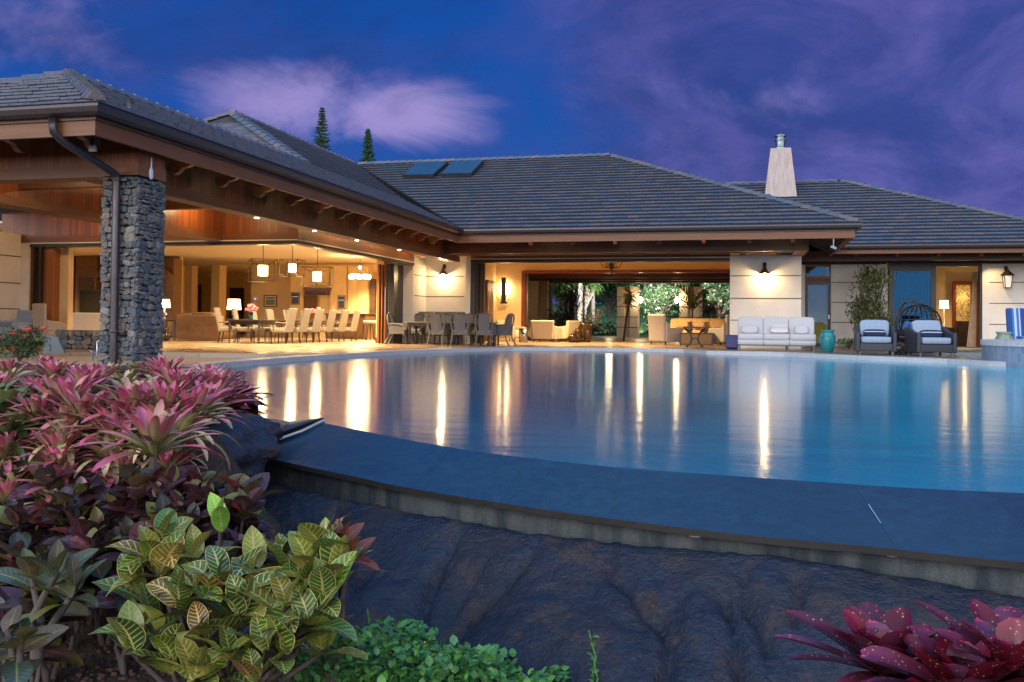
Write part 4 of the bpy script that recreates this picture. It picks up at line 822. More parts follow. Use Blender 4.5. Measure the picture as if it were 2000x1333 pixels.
m = MB(); m.box(-.2, -.12, -.2, .2, -.06, .25); m.build('diffuser', M['hot2'], t); lamp('POINT', (.0, -.16, .1), 20, WARM, .1, t)
def lantern(p, label, lit=0):
    t = thing('wall_lantern', label, 'lantern', p, 0, 'black wall lanterns')
    m = MB(); m.lathe([(.0, .42), (.03, .38), (.06, .33), (.2, .2), (.23, .17), (.2, .15)], (0, -.2, 0), 4); m.tube([(0, -.2, .4), (0, -.1, .48), (0, 0, .38)], .015); m.box(-.05, -.02, .2, .05, 0, .5); m.build('roof', M['iron'], t)
    m = MB()
    for sx_, sy in ((-1, -1), (1, -1), (1, 1), (-1, 1)): m.bar((sx_ * .13, -.2 + sy * .13, .16), (sx_ * .09, -.2 + sy * .09, -.26), .018)
    m.box(-.1, -.3, -.28, .1, -.1, -.255); m.build('frame', M['iron'], t)
    m = MB(); m.obox((0, -.2, -.05), (.17, .17, .40), taper=1.35); m.build('glass', M['dimglass'], t); return t
lantern(P(1694, 548, Y=YR - .02), 'unlit black wall lantern above the leafy potted shrub'); lantern(P(1964.5, 548, Y=YR - .02), 'unlit black wall lantern on the far right wall, throwing a soft shadow')
# the real lamp whose light rakes the right wall from the eave
lamp('SPOT', (P(1932, 500, Y=YR - .5).x, YR - .75, 3.0), 60, WARM, .04, H, (.35, .55, -1), 95, 'downlight'); lamp('SPOT', (8.2, YR - 1.2, 2.96), 8, WARM, .04, H, (0, .6, -1), 90, 'downlight')
for px, lab in ((1251, 'lit globe lamp on the left pier of the rear terrace'), (1322, 'lit globe lamp on the right pier of the rear terrace')):
    p = P(px, 586, Y=51.9); t = thing('pier_lamp', lab, 'wall lamp', p, 0, 'globe lamps on the piers'); m = MB(); m.pillow((0, 0, 0), (.24, .22, .34), e=1); m.build('globe', M['hot'], t, smooth=True); m = MB(); m.tube([(0, 0, .25), (0, 0, .4), (-.2 if px < 1300 else .2, .1, .42)], .02); m.build('arm', M['iron'], t); lamp('POINT', (0, -.3, 0), 30, WARM, .12, t)
# open cube pendants over the long table
def pendant(p, s, rz, label):
    t = thing('pendant_lamp', label, 'pendant lamp', p, rz, 'cube pendants over the dining table'); m = MB(); h = s / 2; g = h * .86; c = [(-h, -h), (h, -h), (h, h), (-h, h)]; q = .14 * s / .8
    for i in range(4):
        a, b = c[i], c[(i + 1) % 4]
        for z in (-g, g): m.bar((*a, z), (*b, z), .014)
        m.bar((*a, -g), (*a, g), .014); k = .34
        for z in (-1, 1): m.bar((a[0], a[1], g * z), (a[0] * k, a[1] * k, q * z * 1.2), .012)
    m.build('wire_frame', M['iron'], t); m = MB(); m.tube([(0, 0, q), (0, 0, 3.4 - p.z)], .012, 6); m.build('chain', M['iron'], t)
    m = MB(); m.lathe([(.15 * s / .8, -q * 1.15), (.15 * s / .8, q * 1.15)], (0, 0, 0), 20); m.build('lamp_shade', emit('pendant_glow', (1, .68, .32), 22), t, smooth=True); lamp('POINT', (0, 0, -q * 2), 60, WARM, .12, t)
pendant(P(513.5, 529, X=-15.1), .82, .62, 'cube wire pendant lamp nearest the stone column, its frame seen on the corner')
pendant(P(571, 524, X=-15.1), .66, .08, 'middle cube wire pendant lamp over the dining table, hung highest')
pendant(P(619.5, 540.5, X=-14.9), .80, -.28, 'cube wire pendant lamp farthest along the table, in front of the range hood')
p = P(703, 541, Y=34.5); t = thing('chandelier', 'glowing oval crystal chandelier over the kitchen island', 'chandelier', p)
m = MB(); rr = random.Random(3)
for i in range(46): a = i / 46 * 6.283; m.pillow((.42 * math.cos(a), .3 * math.sin(a), rr.uniform(-.04, .04)), (.06, .06, .13), e=.8, n=6, m=4)
m.build('crystal_ring', M['hot'], t); m = MB(); m.tube([(0, 0, .1), (0, 0, .75)], .015); [m.tube([(0, 0, .5), (.4 * x, 0, .05)], .008) for x in (-1, 1)]; m.build('stem', M['iron'], t); lamp('POINT', (0, 0, -.2), 110, WARM, .2, t)
part('downlight_lens', M['hot'], lambda m: m.pillow(P(703, 523, Y=34.4), (.12, .12, .1), e=1))
p = P(1194, 516, Y=34); t = thing('iron_chandelier', 'dark scrolled iron chandelier hanging in the middle doorway', 'chandelier', p)
m = MB(); m.lathe([(.001, -.42), (.03, -.38), (.025, -.25), (.07, -.15), (.1, .0), (.05, .2), (.03, .9)], (0, 0, 0), 10); m.build('stem', M['iron'], t, smooth=True)
m = MB(); [m.tube([(.05 * math.cos(a), .05 * math.sin(a), -.15), (.3 * math.cos(a), .3 * math.sin(a), -.12), (.42 * math.cos(a), .42 * math.sin(a), .12)], .018, 6) for a in [i * 1.047 for i in range(6)]]; m.build('arm', M['iron'], t)
m = MB(); [m.pillow((.42 * math.cos(a), .42 * math.sin(a), .19), (.05, .05, .1), e=1, n=8, m=5) for a in [i * 1.047 for i in range(6)]]; m.build('bulb', M['hot2'], t)
def table_lamp(p, label, s=1.0, tall=.35, body=True, power=12):
    t = thing('table_lamp', label, 'table lamp', p, 0, 'table lamps'); m = MB(); m.lathe([(.20 * s, tall), (.17 * s, tall + .30 * s)], (0, 0, 0), 20); m.build('lamp_shade', M['shade'], t, smooth=True)
    m = MB(); m.lathe([(.08, 0), (.08, .02), (.03, .05), (.1, .13), (.1, .2), (.03, .27), (.02, tall + .05)] if body else [(.09, 0), (.09, .02), (.015, .03), (.015, tall + .1)], (0, 0, 0), 16); m.build('base', M['metal'], t, smooth=True); lamp('POINT', (0, 0, tall + .12), power, WARM, .08, t); return t
# ================================================================== SEATING TEMPLATES
def fabric(name, c, c2, scale=90): return plain(name, c, c2, scale, .9, bump=.25, bdist=.003)
M['greyfab'] = fabric('grey_linen', (.24, .215, .19), (.18, .16, .145)); M['ivory'] = fabric('ivory_fabric', (.55, .45, .33), (.46, .37, .27)); M['whitefab'] = fabric('white_canvas', (.60, .60, .63), (.52, .52, .56)); M['leather'] = fabric('brown_suede', (.22, .115, .05), (.15, .075, .032), 6)
M['navy'] = fabric('navy_fabric', (.010, .025, .075), (.008, .018, .055)); M['wick'] = weave('charcoal_wicker', (.055, .06, .075), (.02, .022, .03), 70); M['gwick'] = weave('grey_wicker', (.19, .195, .20), (.08, .082, .084), 80); M['gframe'] = plain('grey_rattan', (.17, .168, .16), (.10, .098, .092), 30, .5)
def m_stripe(name, stops, axis=0, period=.05):
    n = NT(name, .85); v = n.co(); x = n.sep(v)[axis]; f = n.math('FRACT', n.math('DIVIDE', x, period)); n.col(n.ramp(f, stops, 'CONSTANT')); return n.m
M['pstripe'] = m_stripe('blue_pinstripe', [(0, (.34, .42, .52)), (.7, (.16, .22, .33))], 0, .03)
M['bstripe'] = m_stripe('wide_blue_stripe', [(0, (.02, .06, .22)), (.3, (.01, .2, .45)), (.45, (.5, .55, .62)), (.62, (.05, .15, .4)), (.8, (.45, .5, .58)), (.9, (.01, .08, .28))], 0, .33)
def dining_chair():
    t = thing('dining_chair', 'x', 'chair', group='high-backed chairs along the indoor table')
    m = MB(); m.pillow((0, 0, .43), (.54, .54, .16), e=.25); m.build('seat', M['greyfab'], t, smooth=True)
    m = MB(); m.add([(-.26, -.20, .36), (.26, -.20, .36), (.26, -.27, .36), (-.26, -.27, .36), (-.25, -.36, 1.14), (.25, -.36, 1.14), (.25, -.44, 1.14), (-.25, -.44, 1.14)], [(0, 3, 2, 1), (4, 5, 6, 7), (0, 1, 5, 4), (1, 2, 6, 5), (2, 3, 7, 6), (3, 0, 4, 7)]); m.build('backrest', M['greyfab'], t, bevel=.025)
    for x in (-.23, .23):
        for y in (-.22, .23): m = MB(); m.tube([(x, y, .38), (x, y + (.0 if y > 0 else -.06), .0)], [.026, .016], 6); m.build('leg', M['espresso'], t)
    for x in (-.28, .28): m = MB(); m.tube([(x, -.26, .66), (x, .05, .68), (x, .16, .62), (x * .95, .14, .44)], .02, 6); m.build('armrest', M['espresso'], t)
    return t
dc = dining_chair(); first = True
for i, px in enumerate((550, 578, 604, 630, 655, 678)):
    q = P(px, 640, X=-14.15); lab = 'grey high-backed chair, pool side of the long dining table, ' + ('first', 'second', 'third', 'fourth', 'fifth', 'last')[i] + ' from the stone column'
    if i == 0: dc.location = (-14.15, q.y, 0); dc.rotation_euler = (0, 0, math.pi / 2); dc['label'] = lab
    else: dup(dc, (-14.15, q.y, 0), math.pi / 2 + (.03 if i % 2 else -.03), lab)
for i, px in enumerate((447, 480, 512, 545, 578, 608)):
    q = P(px, 640, X=-16.15); dup(dc, (-16.15, q.y, 0), -math.pi / 2 + (.3 if i < 2 else .05), 'beige high-backed chair, far side of the long dining table, ' + ('first', 'second', 'third', 'fourth', 'fifth', 'last')[i] + ' from the brown sofa')
t = thing('dining_table', 'long dark dining table under the cube pendants with brass-tipped legs', 'table', (-15.15, 25.7, 0)); m = MB(); m.box(-.58, 0, .71, .58, 7.6, .76); m.build('tabletop', M['espresso'], t, bevel=.01); m = MB(); m.box(-.5, .08, .6, .5, 7.5, .71); m.build('apron', M['espresso'], t)
for x in (-.52, .52):
    for y in (.06, 3.8, 7.5): m = MB(); m.tube([(x, y, .7), (x, y, .08)], [.045, .03], 4); o = m.build('leg', M['espresso'], t); m = MB(); m.tube([(x, y, .08), (x, y, 0)], .028, 8); m.build('foot_cap', M['bronze'], o)
def flowers(p, label):
    t = thing('flower_vase', label, 'vase', p, 0, 'vases of pink flowers'); rr = random.Random(int(p[1] * 10)); m = MB()
    for i in range(26): a = rr.uniform(0, 6.28); u = rr.uniform(-.4, 1); r = .17 * math.sqrt(1 - min(1, u * u)); m.pillow((r * math.cos(a), r * math.sin(a), .33 + .14 * u), (.1, .1, .09), rr.uniform(0, 3), e=.9, n=7, m=5)
    m.build('bouquet', plain('pink_petals', (.55, .09, .2), (.75, .3, .36), 14, .7), t); m = MB(); m.lathe([(.06, 0), (.05, .1), (.075, .24), (.07, .24), (.045, .1), (.05, .01)], (0, 0, 0), 14); m.build('vase', M['glass'], t, smooth=True)
flowers((-15.25, P(491, 600, X=-15.25).y, .76), 'pink flowers in a glass vase on the near part of the dining table'); flowers((-15.0, P(618, 600, X=-15.0).y, .76), 'pink flowers in a glass vase farther along the dining table')
# brown sofa, side table, lamps
q0_, q1_ = P(338, 664, Y=28.5), P(434, 664, Y=28.5); w = q1_.x - q0_.x
t = thing('sofa', 'brown suede sofa seen from behind at the left of the dining table', 'sofa', ((q0_.x + q1_.x) / 2, 28.5, 0)); m = MB(); m.pillow((.1, 0, .47), (w - .2, .3, .86), e=.15, n=22, m=14); m.build('backrest', M['leather'], t, smooth=True)
m = MB(); m.pillow((0, .5, .3), (w, 1.0, .5), e=.2); m.build('seat', M['leather'], t, smooth=True); m = MB(); m.pillow((-w / 2 - .1, .5, .4), (.3, 1.0, .62), e=.25); m.build('armrest', M['leather'], t, smooth=True); m = MB(); m.pillow((w * .1, .1, .86), (w * .5, .3, .3), e=.5); m.pillow((-w * .3, .1, .84), (w * .3, .28, .28), e=.5); m.build('cushion', M['leather'], t, smooth=True)
q = P(321, 625, Y=27.6); t = thing('side_table', 'dark side table with a lamp beside the brown sofa', 'side table', (q.x, 27.6, 0)); m = MB(); m.box(-.28, -.28, .68, .28, .28, .73); m.build('tabletop', M['espresso'], t)
for x in (-.24, .24):
    for y in (-.24, .24): m = MB(); m.box(x - .025, y - .025, 0, x + .025, y + .025, .68); m.build('leg', M['espresso'], t)
table_lamp((q.x, 27.6, .73), 'lit table lamp at the right edge of the stone column', .95, .42); q = P(457, 602, Y=33.8); t = thing('console_table', 'dark narrow console behind the chairs with a lamp on it', 'console', (q.x, 33.8, 0)); m = MB(); m.box(-.8, -.2, .75, .8, .2, .8); m.build('tabletop', M['espresso'], t); [(lambda mm: mm.build('leg', M['espresso'], t))(MB().box(x - .03, -.15, 0, x + .03, .15, .75)) for x in (-.7, .7)]
table_lamp((q.x, 33.8, .8), 'large lit table lamp with drum shade above the far dining chairs', 1.45, .38, power=20)
t = thing('silver_gourd_vase', 'dark glossy gourd-shaped jar under the side table', 'jar', (P(325, 640, Y=27.3).x, 27.3, 0)); m = MB(); m.lathe([(.08, 0), (.17, .12), (.16, .25), (.08, .36), (.07, .42), (.09, .46)], (0, 0, 0), 20); m.build('body', plain('dark_glaze', (.03, .02, .015), (.05, .03, .02), 5, .08), t, smooth=True); m = MB(); m.lathe([(.06, .46), (.09, .47), (.001, .5)], (0, 0, 0), 16); m.build('lid', M['iron'], t, smooth=True)
M['steel2'] = plain('oven_steel', (.22, .19, .15), (.16, .14, .11), 8, .5)
# picture, thermostat, kitchen
def flat_thing(name, label, cat, px0, px1, py0, py1, Y, parts): 
    a, b = P(px0, py1, Y=Y), P(px1, py0, Y=Y); t = thing(name, label, cat, (a.x, Y, a.z)); return t, b.x - a.x, b.z - a.z
t, w, h = flat_thing('framed_picture', 'framed landscape picture of green hills on the cream wall', 'picture', 515.5, 541.5, 576.5, 600, 38.99, 0)
m = MB(); m.box(0, -.04, 0, w, 0, .05); m.box(0, -.04, h - .05, w, 0, h); m.box(0, -.04, .05, .05, 0, h - .05); m.box(w - .05, -.04, .05, w, 0, h - .05); m.build('frame', M['mahog'], t); m = MB(); m.box(.05, -.02, .05, w - .05, -.01, h - .05); m.build('mount', M['white'], t)
n = NT('landscape_print', .6); v = n.co(); z = n.sep(v)[2]; g = n.noise(v, 7, 3); n.col(n.ramp(n.math('ADD', z, n.math('MULTIPLY', n.math('SUBTRACT', g, .5), .16)), [(.0, (.10, .16, .03)), (.26, (.16, .3, .05)), (.30, (.08, .14, .12)), (.36, (.45, .55, .62)), (.44, (.12, .2, .33))])); m = MB(); m.box(.1, -.026, .1, w - .1, -.021, h - .1); m.build('print', n.m, t)
t, w, h = flat_thing('thermostat', 'small pale thermostat with a blue screen on the cream wall', 'thermostat', 496, 504, 581.5, 587, 38.99, 0); m = MB(); m.box(0, -.03, 0, w, 0, h); m.build('case', M['white'], t); m = MB(); m.box(w * .1, -.035, .02, w * .55, -.031, h - .02); m.build('screen', emit('blue_screen', (.15, .3, 1), 1.5), t)
yk = 38.2
def cab(name, label, px0, px1, py0, py1, Y, dep, mat, cols=1, rows=1):
    a, b = P(px0, py1, Y=Y), P(px1, py0, Y=Y); t = thing(name, label, 'cabinet', (a.x, Y, 0), 0, 'cream kitchen cabinets'); w = b.x - a.x; z0 = a.z; h = b.z - a.z; m = MB(); m.box(0, .03, z0, w, dep, z0 + h); m.build('carcass', mat, t)
    for i in range(cols):
        for j in range(rows): x0 = w * i / cols + .02; x1 = w * (i + 1) / cols - .02; m = MB(); u0 = z0 + h * j / rows + .02; u1 = z0 + h * (j + 1) / rows - .02; m.box(x0, 0, u0, x1, .03, u1); m.box(x0 + .06, -.012, u0 + .06, x1 - .06, -.001, u1 - .06); m.build('cabinet_door', mat, t)
    return t
cab('kitchen_cabinet', 'tall cream cabinet left of the range hood with an oven set in it', 566, 592, 520, 668, yk, .6, M['cream'], 2, 3)
cab('kitchen_cabinet', 'cream cabinet above the dark range hood', 592, 643, 518, 561, yk + .1, .5, M['cream'], 3, 1); cab('kitchen_cabinet', 'tall cream cabinets right of the hood with a second oven', 643, 676, 519, 668, yk + .05, .6, M['cream'], 1, 2)
cab('kitchen_cabinet', 'tall cream cabinets at the right end behind the crystal chandelier', 677, 720, 520, 668, yk + .12, .6, M['cream'], 2, 1); cab('kitchen_shelf_unit', 'open dark shelf unit with dishes beside the white wall end', 720.5, 733, 545, 668, yk, .4, M['walnut'], 1, 4)
t, w, h = flat_thing('range_hood', 'dark carved range hood above the brick splashback', 'range hood', 592, 641, 562, 577, yk - .3, 0); m = MB(); m.box(0, 0, h * .6, w, .45, h); m.box(.06, .04, .12, w - .06, .45, h * .6); [m.box(.06 + i * (w - .12) / 12, 0, 0.02, .1 + i * (w - .12) / 12, .45, h * .6) for i in range(12)]; m.build('canopy', M['walnut'], t)
t, w, h = flat_thing('splashback', 'dark brick splashback panel under the range hood', 'splashback', 591, 618, 577, 612, yk + .1, 0); m = MB(); m.box(0, 0, 0, w, .1, h); m.build('brick_panel', plain('brown_brick', (.14, .07, .035), (.07, .035, .018), 16, .7, bump=.3), t)
part('interior_wall', M['cream'], lambda m: m.box(P(618, 600, Y=yk).x, yk + .3, 0, P(645, 600, Y=yk).x, yk + .4, 2.0))
for a, b, c, d_, lab in ((567.5, 586, 571, 595.5, 'built-in oven in the cream cabinet left of the range hood'), (659, 675, 577, 604, 'built-in oven in the cream cabinet right of the range hood')):
    t, w, h = flat_thing('oven', lab, 'oven', a, b, c, d_, yk - .03, 0); t['group'] = 'built-in kitchen ovens'; m = MB(); m.box(0, 0, 0, w, .05, h); m.build('front', M['steel2'], t); m = MB(); m.box(w * .18, -.01, h * .1, w * .82, -.001, h * .58); m.build('oven_door', M['espresso'], t); m = MB(); m.box(w * .12, -.01, h * .7, w * .88, -.001, h * .88); m.build('control_panel', M['dframe'], t); m = MB(); m.bar((w * .15, -.05, h * .63), (w * .85, -.05, h * .63), .025); m.build('handle', M['metal'], t)
t, w, h = flat_thing('kitchen_island', 'brown panelled kitchen island with dark worktop behind the last dining chair', 'kitchen island', 636, 713, 608, 665, 34.6, 0); t.location.z = 0; m = MB(); m.box(0, 0, .02, w, 1.1, 1.02); [m.box(w * i / 4 + .06, -.02, .12, w * (i + 1) / 4 - .06, -.001, .94) for i in range(4)]; m.build('body', M['walnut'], t); m = MB(); m.box(-.06, -.08, 1.021, w + .06, 1.2, 1.07); m.build('worktop', M['espresso'], t, bevel=.01)
for i, px in enumerate((719, 728)):
    q = P(px, 650, Y=33.6); t = thing('bar_stool', ('bar stool with pale round seat nearer the kitchen island', 'bar stool with pale round seat against the white wall end')[i], 'bar stool', (q.x, 33.6, 0), 0, 'bar stools'); m = MB(); m.lathe([(.001, .78), (.19, .78), (.21, .72), (.19, .66), (.001, .66)], (0, 0, 0), 16); m.build('seat', M['ivory'], t, smooth=True); [(lambda mm: mm.build('leg', M['espresso'], t))(MB().tube([(x * .13, y * .13, .66), (x * .18, y * .18, 0)], .02, 6)) for x in (-1, 1) for y in (-1, 1)]
# left part of the great room: arched built-in with television, chairs
yb = 33.0; xa_, xb_ = P(117, 560, Y=yb).x, P(330, 560, Y=yb).x; zt_ = P(160, 492, Y=yb).z
M['oak'] = plain('carved_oak', (.19, .105, .045), (.12, .062, .026), 7, .5, stretch=(5, 5, 1), bump=.2)
t = thing('built_in_cabinet', 'tall carved oak wall unit with an arched recess behind the stone column', 'cabinet', (xa_, yb, 0)); W_ = xb_ - xa_; m = MB(); m.box(0, .3, 0, W_, .9, 3.3); m.box(0, 0, 0, W_ * .13, .3, zt_); m.box(W_ * .16, -.1, 0, W_ * .36, .3, zt_ - .05); m.build('carcass', M['oak'], t)
m = MB(); cxx, rr_ = W_ * .62, W_ * .30
for i in range(16):
    a, b = math.pi * i / 16, math.pi * (i + 1) / 16
    for r0, r1, y0 in ((1.0, 1.16, -.12), (1.16, 1.42, -.02)):
        vs = [(cxx + rr_ * r * math.cos(q), 0, 1.95 + rr_ * .62 * r * math.sin(q)) for q, r in ((a, r0), (b, r0), (b, r1), (a, r1))]; m.prism([(x, y0, z) for x, _, z in vs], (0, .3, 0))
m.build('arch', M['oak'], t); m = MB(); m.box(W_ * .19, -.13, .3, W_ * .33, -.11, 1.0); m.box(W_ * .19, -.13, 1.15, W_ * .33, -.11, 2.5); m.build('panel', M['walnut'], t)
t = thing('television', 'large dark flat television in the oak wall unit left of the stone column', 'television', (P(186, 570, Y=32.7).x, 32.7, 1.3)); m = MB(); m.box(-.75, 0, -.55, 1.0, .08, .6); m.build('screen', plain('screen_glass', (.012, .01, .009), (.015, .012, .01), 2, .08), t); m = MB(); m.box(-.8, .02, -.6, 1.05, .1, .65); m.build('bezel', M['dframe'], t)
part('interior_wall', M['creamwall'], lambda m: m.box(GX0, yb + .9, 0, xb_ - .1, yb + 1.1, 3.42)); lamp('SPOT', (-19.5, 30.5, 3.3), 60, WARM, .1, H, (0, .6, -1), 130, 'downlight')
def armchair(name, label, cat, mat, w=.85, d=.85, hb=.95, hs=.45, ha=.65, group=None, curve=False, legs=M['espresso']):
    t = thing(name, label, cat, group=group); m = MB(); m.pillow((0, .05, (hs + .12) / 2 + .03), (w * .8, d * .9, hs - .1), e=.18); m.build('seat', mat, t, smooth=True)
    m = MB(); m.add([(-w * .42, -d * .36, .12), (w * .42, -d * .36, .12), (w * .42, -d * .48, .12), (-w * .42, -d * .48, .12), (-w * .47, -d * .42, hb), (w * .47, -d * .42, hb), (w * .47, -d * .56, hb), (-w * .47, -d * .56, hb)], [(0, 3, 2, 1), (4, 5, 6, 7), (0, 1, 5, 4), (1, 2, 6, 5), (2, 3, 7, 6), (3, 0, 4, 7)]); m.build('backrest', mat, t, bevel=.04)
    for s in (-1, 1):
        m = MB(); x0, x1 = s * w * .42, s * w * .52
        pr_ = [(-d * .42, .12), (d * .42, .12), (d * .45, ha - .05), (d * .2, ha), (-d * .25, ha + .02), (-d * .44, min(hb * .85, ha + .25 if curve else ha + .06))]; m.prism([(x0, a, b) for a, b in pr_], (x1 - x0, 0, 0)); m.build('armrest', mat, t, bevel=.03)
    for x in (-.4, .4):
        for y in (-.4, .4): m = MB(); m.tube([(x * w, y * d, .14), (x * w, y * d, 0)], [.03, .02], 6); m.build('leg', legs, t)
    return t
t = armchair('high_backed_chair', 'tall grey-white upholstered chair by the folded doors at the far left', 'chair', M['ivory'], .66, .6, 1.12); q = P(97, 655, Y=20.3); t.location = (q.x, 20.3, 0); t.rotation_euler = (0, 0, -.35)
t = armchair('armchair', 'low cream upholstered armchair beside the left edge of the stone column', 'armchair', M['ivory'], 1.05, .95, .92, curve=True); q = P(178, 655, Y=24.2); t.location = (q.x, 24.2, 0); t.rotation_euler = (0, 0, .55)
t = armchair('outdoor_lounge_chair', 'grey pinstriped outdoor lounge seat at the far left edge of the terrace', 'lounge chair', M['pstripe'], 1.0, .9, .95); q = P(28, 655, Y=20.2); t.location = (q.x, 20.2, 0); t.rotation_euler = (0, 0, math.pi - .2)
# low lava-stone seat wall, handrails, grey screen
t = thing('low_stone_wall', 'low dark lava-stone wall left of the stone column', 'wall', (0, 0, 0)); ya = 18.6; a, b = P(112, 660, Y=ya).x, P(214, 660, Y=ya).x; m = MB(); stones(m, (a, ya, .02), (1, 0, 0), (0, 0, 1), (0, -1, 0), b - a + .6, P(160, 645, Y=ya).z - .02, random.Random(4), .05, .07, .14, .1, .3); m.build('stone_face', M['stone'], t); m = MB(); m.box(a, ya + .02, 0, b + .6, ya + .4, P(160, 645, Y=ya).z - .01); m.build('core', M['mortar'], t)
for i, (pts, lab) in enumerate((([P(189, 700, Y=10.6), P(190, 668, Y=10.6), P(194, 664.5, Y=10.6), P(206, 664, Y=10.8)], 'bright steel handrail hooking in to the stone column'), ([P(181, 706, Y=10.2), P(181, 686.5, Y=10.2), P(173, 686, Y=10.2)], 'short steel rail post with a bar left of the downpipe'))): m = MB(); m.tube(pts, .012, 8); tag(m.build('handrail', M['metal'], None, smooth=True), lab, 'handrail', 'steel rails')
m = MB(); q = [P(*z, Y=10.4) for z in ((85, 655), (100, 655), (113, 662), (126, 690), (84, 690))]; m.prism(q, (0, .04, 0)); tag(m.build('grey_screen', plain('grey_panel', (.11, .12, .13), (.09, .1, .11), 3, .5)), 'flat grey curved-edge panel standing behind the red flowering shrub', 'panel')
# ================================================================== OUTDOOR DINING
def wicker_chair():
    t = thing('wicker_dining_chair', 'x', 'chair', group='grey wicker chairs round the outdoor table')
    def by(z): return -.25 - .16 * max(0, (z - .45)) ** 1.3 * 1.3
    m = MB(); rows = 8; vs = []
    for i in range(rows + 1):
        z = .42 + (1.0 - .42) * i / rows; wv_ = .145 + .045 * math.sin(i / rows * 3.14)
        for x in (-wv_, 0, wv_): vs.append((x, by(z) - (.02 if x == 0 else 0), z))
    fs = [(i * 3 + j, i * 3 + j + 1, i * 3 + j + 4, i * 3 + j + 3) for i in range(rows) for j in (0, 1)]; m.add(vs, fs); n_ = len(vs); m.add([(x, y + .03, z) for x, y, z in vs], [tuple(reversed(f)) for f in fs]); m.build('back_panel', M['gwick'], t, smooth=True)
    m = MB()
    for s in (-1, 1): m.tube([(s * .26, -.42, 0), (s * .23, -.30, .2), (s * .23, -.25, .42), (s * .27, by(.6), .6), (s * .29, by(.85), .85), (s * .22, by(.98), .99), (0, by(1.03), 1.035)], .027, 8)
    m.build('back_frame', M['gframe'], t, smooth=True); m = MB(); m.box(-.27, -.26, .33, .27, .26, .44); m.build('seat_frame', M['gwick'], t, bevel=.02); m = MB(); m.pillow((0, 0, .465), (.5, .48, .07), e=.3); m.build('cushion', M['pstripe'], t, smooth=True)
    for s in (-1, 1):
        m = MB(); m.add([(s * .27, -.25, .42), (s * .27, .2, .42), (s * .29, .16, .64), (s * .28, -.27, .66)], [(0, 1, 2, 3)]); m.tube([(s * .28, -.27, .67), (s * .3, .05, .67), (s * .3, .24, .6), (s * .29, .27, .5)], .026, 8); m.build('armrest', M['gwick'], t)
        m = MB(); m.lathe([(.02, 0), (.035, .03), (.02, .07), (.035, .12), (.02, .16), (.036, .22), (.02, .26), (.034, .33)], (s * .24, .23, 0), 10); m.build('front_leg', M['espresso'], t, smooth=True)
    return t
wc = wicker_chair(); spots = []
for px, py, rz, lab in ((857, 674.6, 0.0, 'grey wicker chair with its back to the pool, left of three in the near row'), (902, 675, .03, 'grey wicker chair with its back to the pool, middle of three in the near row'), (950, 675.5, -.02, 'grey wicker chair with its back to the pool, right of three in the near row'),
        (779, 673.5, -1.45, 'grey wicker armchair in profile at the left head of the outdoor table'), (979, 674, 1.35, 'grey wicker armchair seen side-on at the right head of the outdoor table'),
        (813, 669.5, math.pi + .1, 'grey wicker chair on the wall side of the outdoor table, left of three'), (866, 669.5, math.pi, 'grey wicker chair on the wall side of the outdoor table, middle of three'), (910, 670, math.pi, 'grey wicker chair on the wall side of the outdoor table, right of three')):
    q = P(px, py, Z=0)
    if py > 673 and abs(rz) < 1: q.y = 28.0; q.x = P(px, 640, Y=28.0).x
    elif py > 673: q.y = 28.6; q.x = P(px, 640, Y=28.6).x
    else: q.y = 29.7; q.x = P(px, 640, Y=29.7).x
    if wc['label'] == 'x': wc.location = (q.x, q.y, 0); wc.rotation_euler = (0, 0, rz); wc['label'] = lab
    else: dup(wc, (q.x, q.y, 0), rz, lab)
ta, tb = P(797, 630, Y=28.8).x, P(968, 630, Y=28.8).x
t = thing('outdoor_dining_table', 'long dark outdoor table with a thin pale-edged top among the wicker chairs', 'table', (ta, 28.4, 0)); m = MB(); m.box(0, 0, .72, tb - ta, .9, .75); m.build('tabletop', plain('grey_teak', (.26, .22, .18), (.18, .15, .12), 8, .3), t); m = MB(); m.box(.1, .08, .6, tb - ta - .1, .82, .72); m.build('apron', M['espresso'], t)
for x in (.15, (tb - ta) * .5, tb - ta - .15):
    for y in (.12, .78): m = MB(); m.lathe([(.06, 0), (.07, .05), (.03, .1), (.06, .2), (.035, .28), (.06, .38), (.04, .5), (.05, .6)], (x, y, 0), 10); m.build('leg', M['espresso'], t, smooth=True)
t = thing('serving_counter', 'grey stone-topped serving counter in the niche behind the wicker chairs', 'counter', (P(790, 640, Y=30.6).x, 30.45, 0)); w = P(904, 640, Y=30.6).x - P(790, 640, Y=30.6).x
m = MB(); m.box(0, -.12, 1.03, w, .5, 1.11); m.build('worktop', plain('grey_stone_top', (.2, .19, .17), (.13, .125, .11), 12, .4), t, bevel=.01); m = MB(); m.box(.12, 0, 0, .32, .45, 1.03); m.box(w - .4, 0, 0, w - .2, .45, 1.03); m.build('leg_panel', M['gframe'], t)
m = MB(); m.box(-.15, -.35, 0, .05, .3, .9); m.build('cabinet', M['warmwood'], t); m = MB(); m.box(-.3, -.4, .9, .12, .32, .94); m.build('side_top', M['fascia'], t); m = MB(); m.box(.35, .1, .3, w - .42, .4, .34); m.build('shelf', M['walnut'], t)
t = thing('arched_cabinet', 'dark arched cabinet against the left wall inside the middle doorway', 'cabinet', (P(948, 600, Y=35.2).x - .35, 35.2, 0)); m = MB(); m.box(-.6, -.4, 0, .55, .5, 2.35); m.box(-.65, -.45, 2.35, .6, .55, 2.45); m.build('carcass', M['walnut'], t); m = MB(); m.tube([(.56, -.3, 1.2)] + [(.56, -.3 * math.cos(a) + .05, 1.7 + .35 * math.sin(a)) for a in [i * .314 for i in range(11)]], .012, 6); m.build('arch_trim', M['ivory'], t)
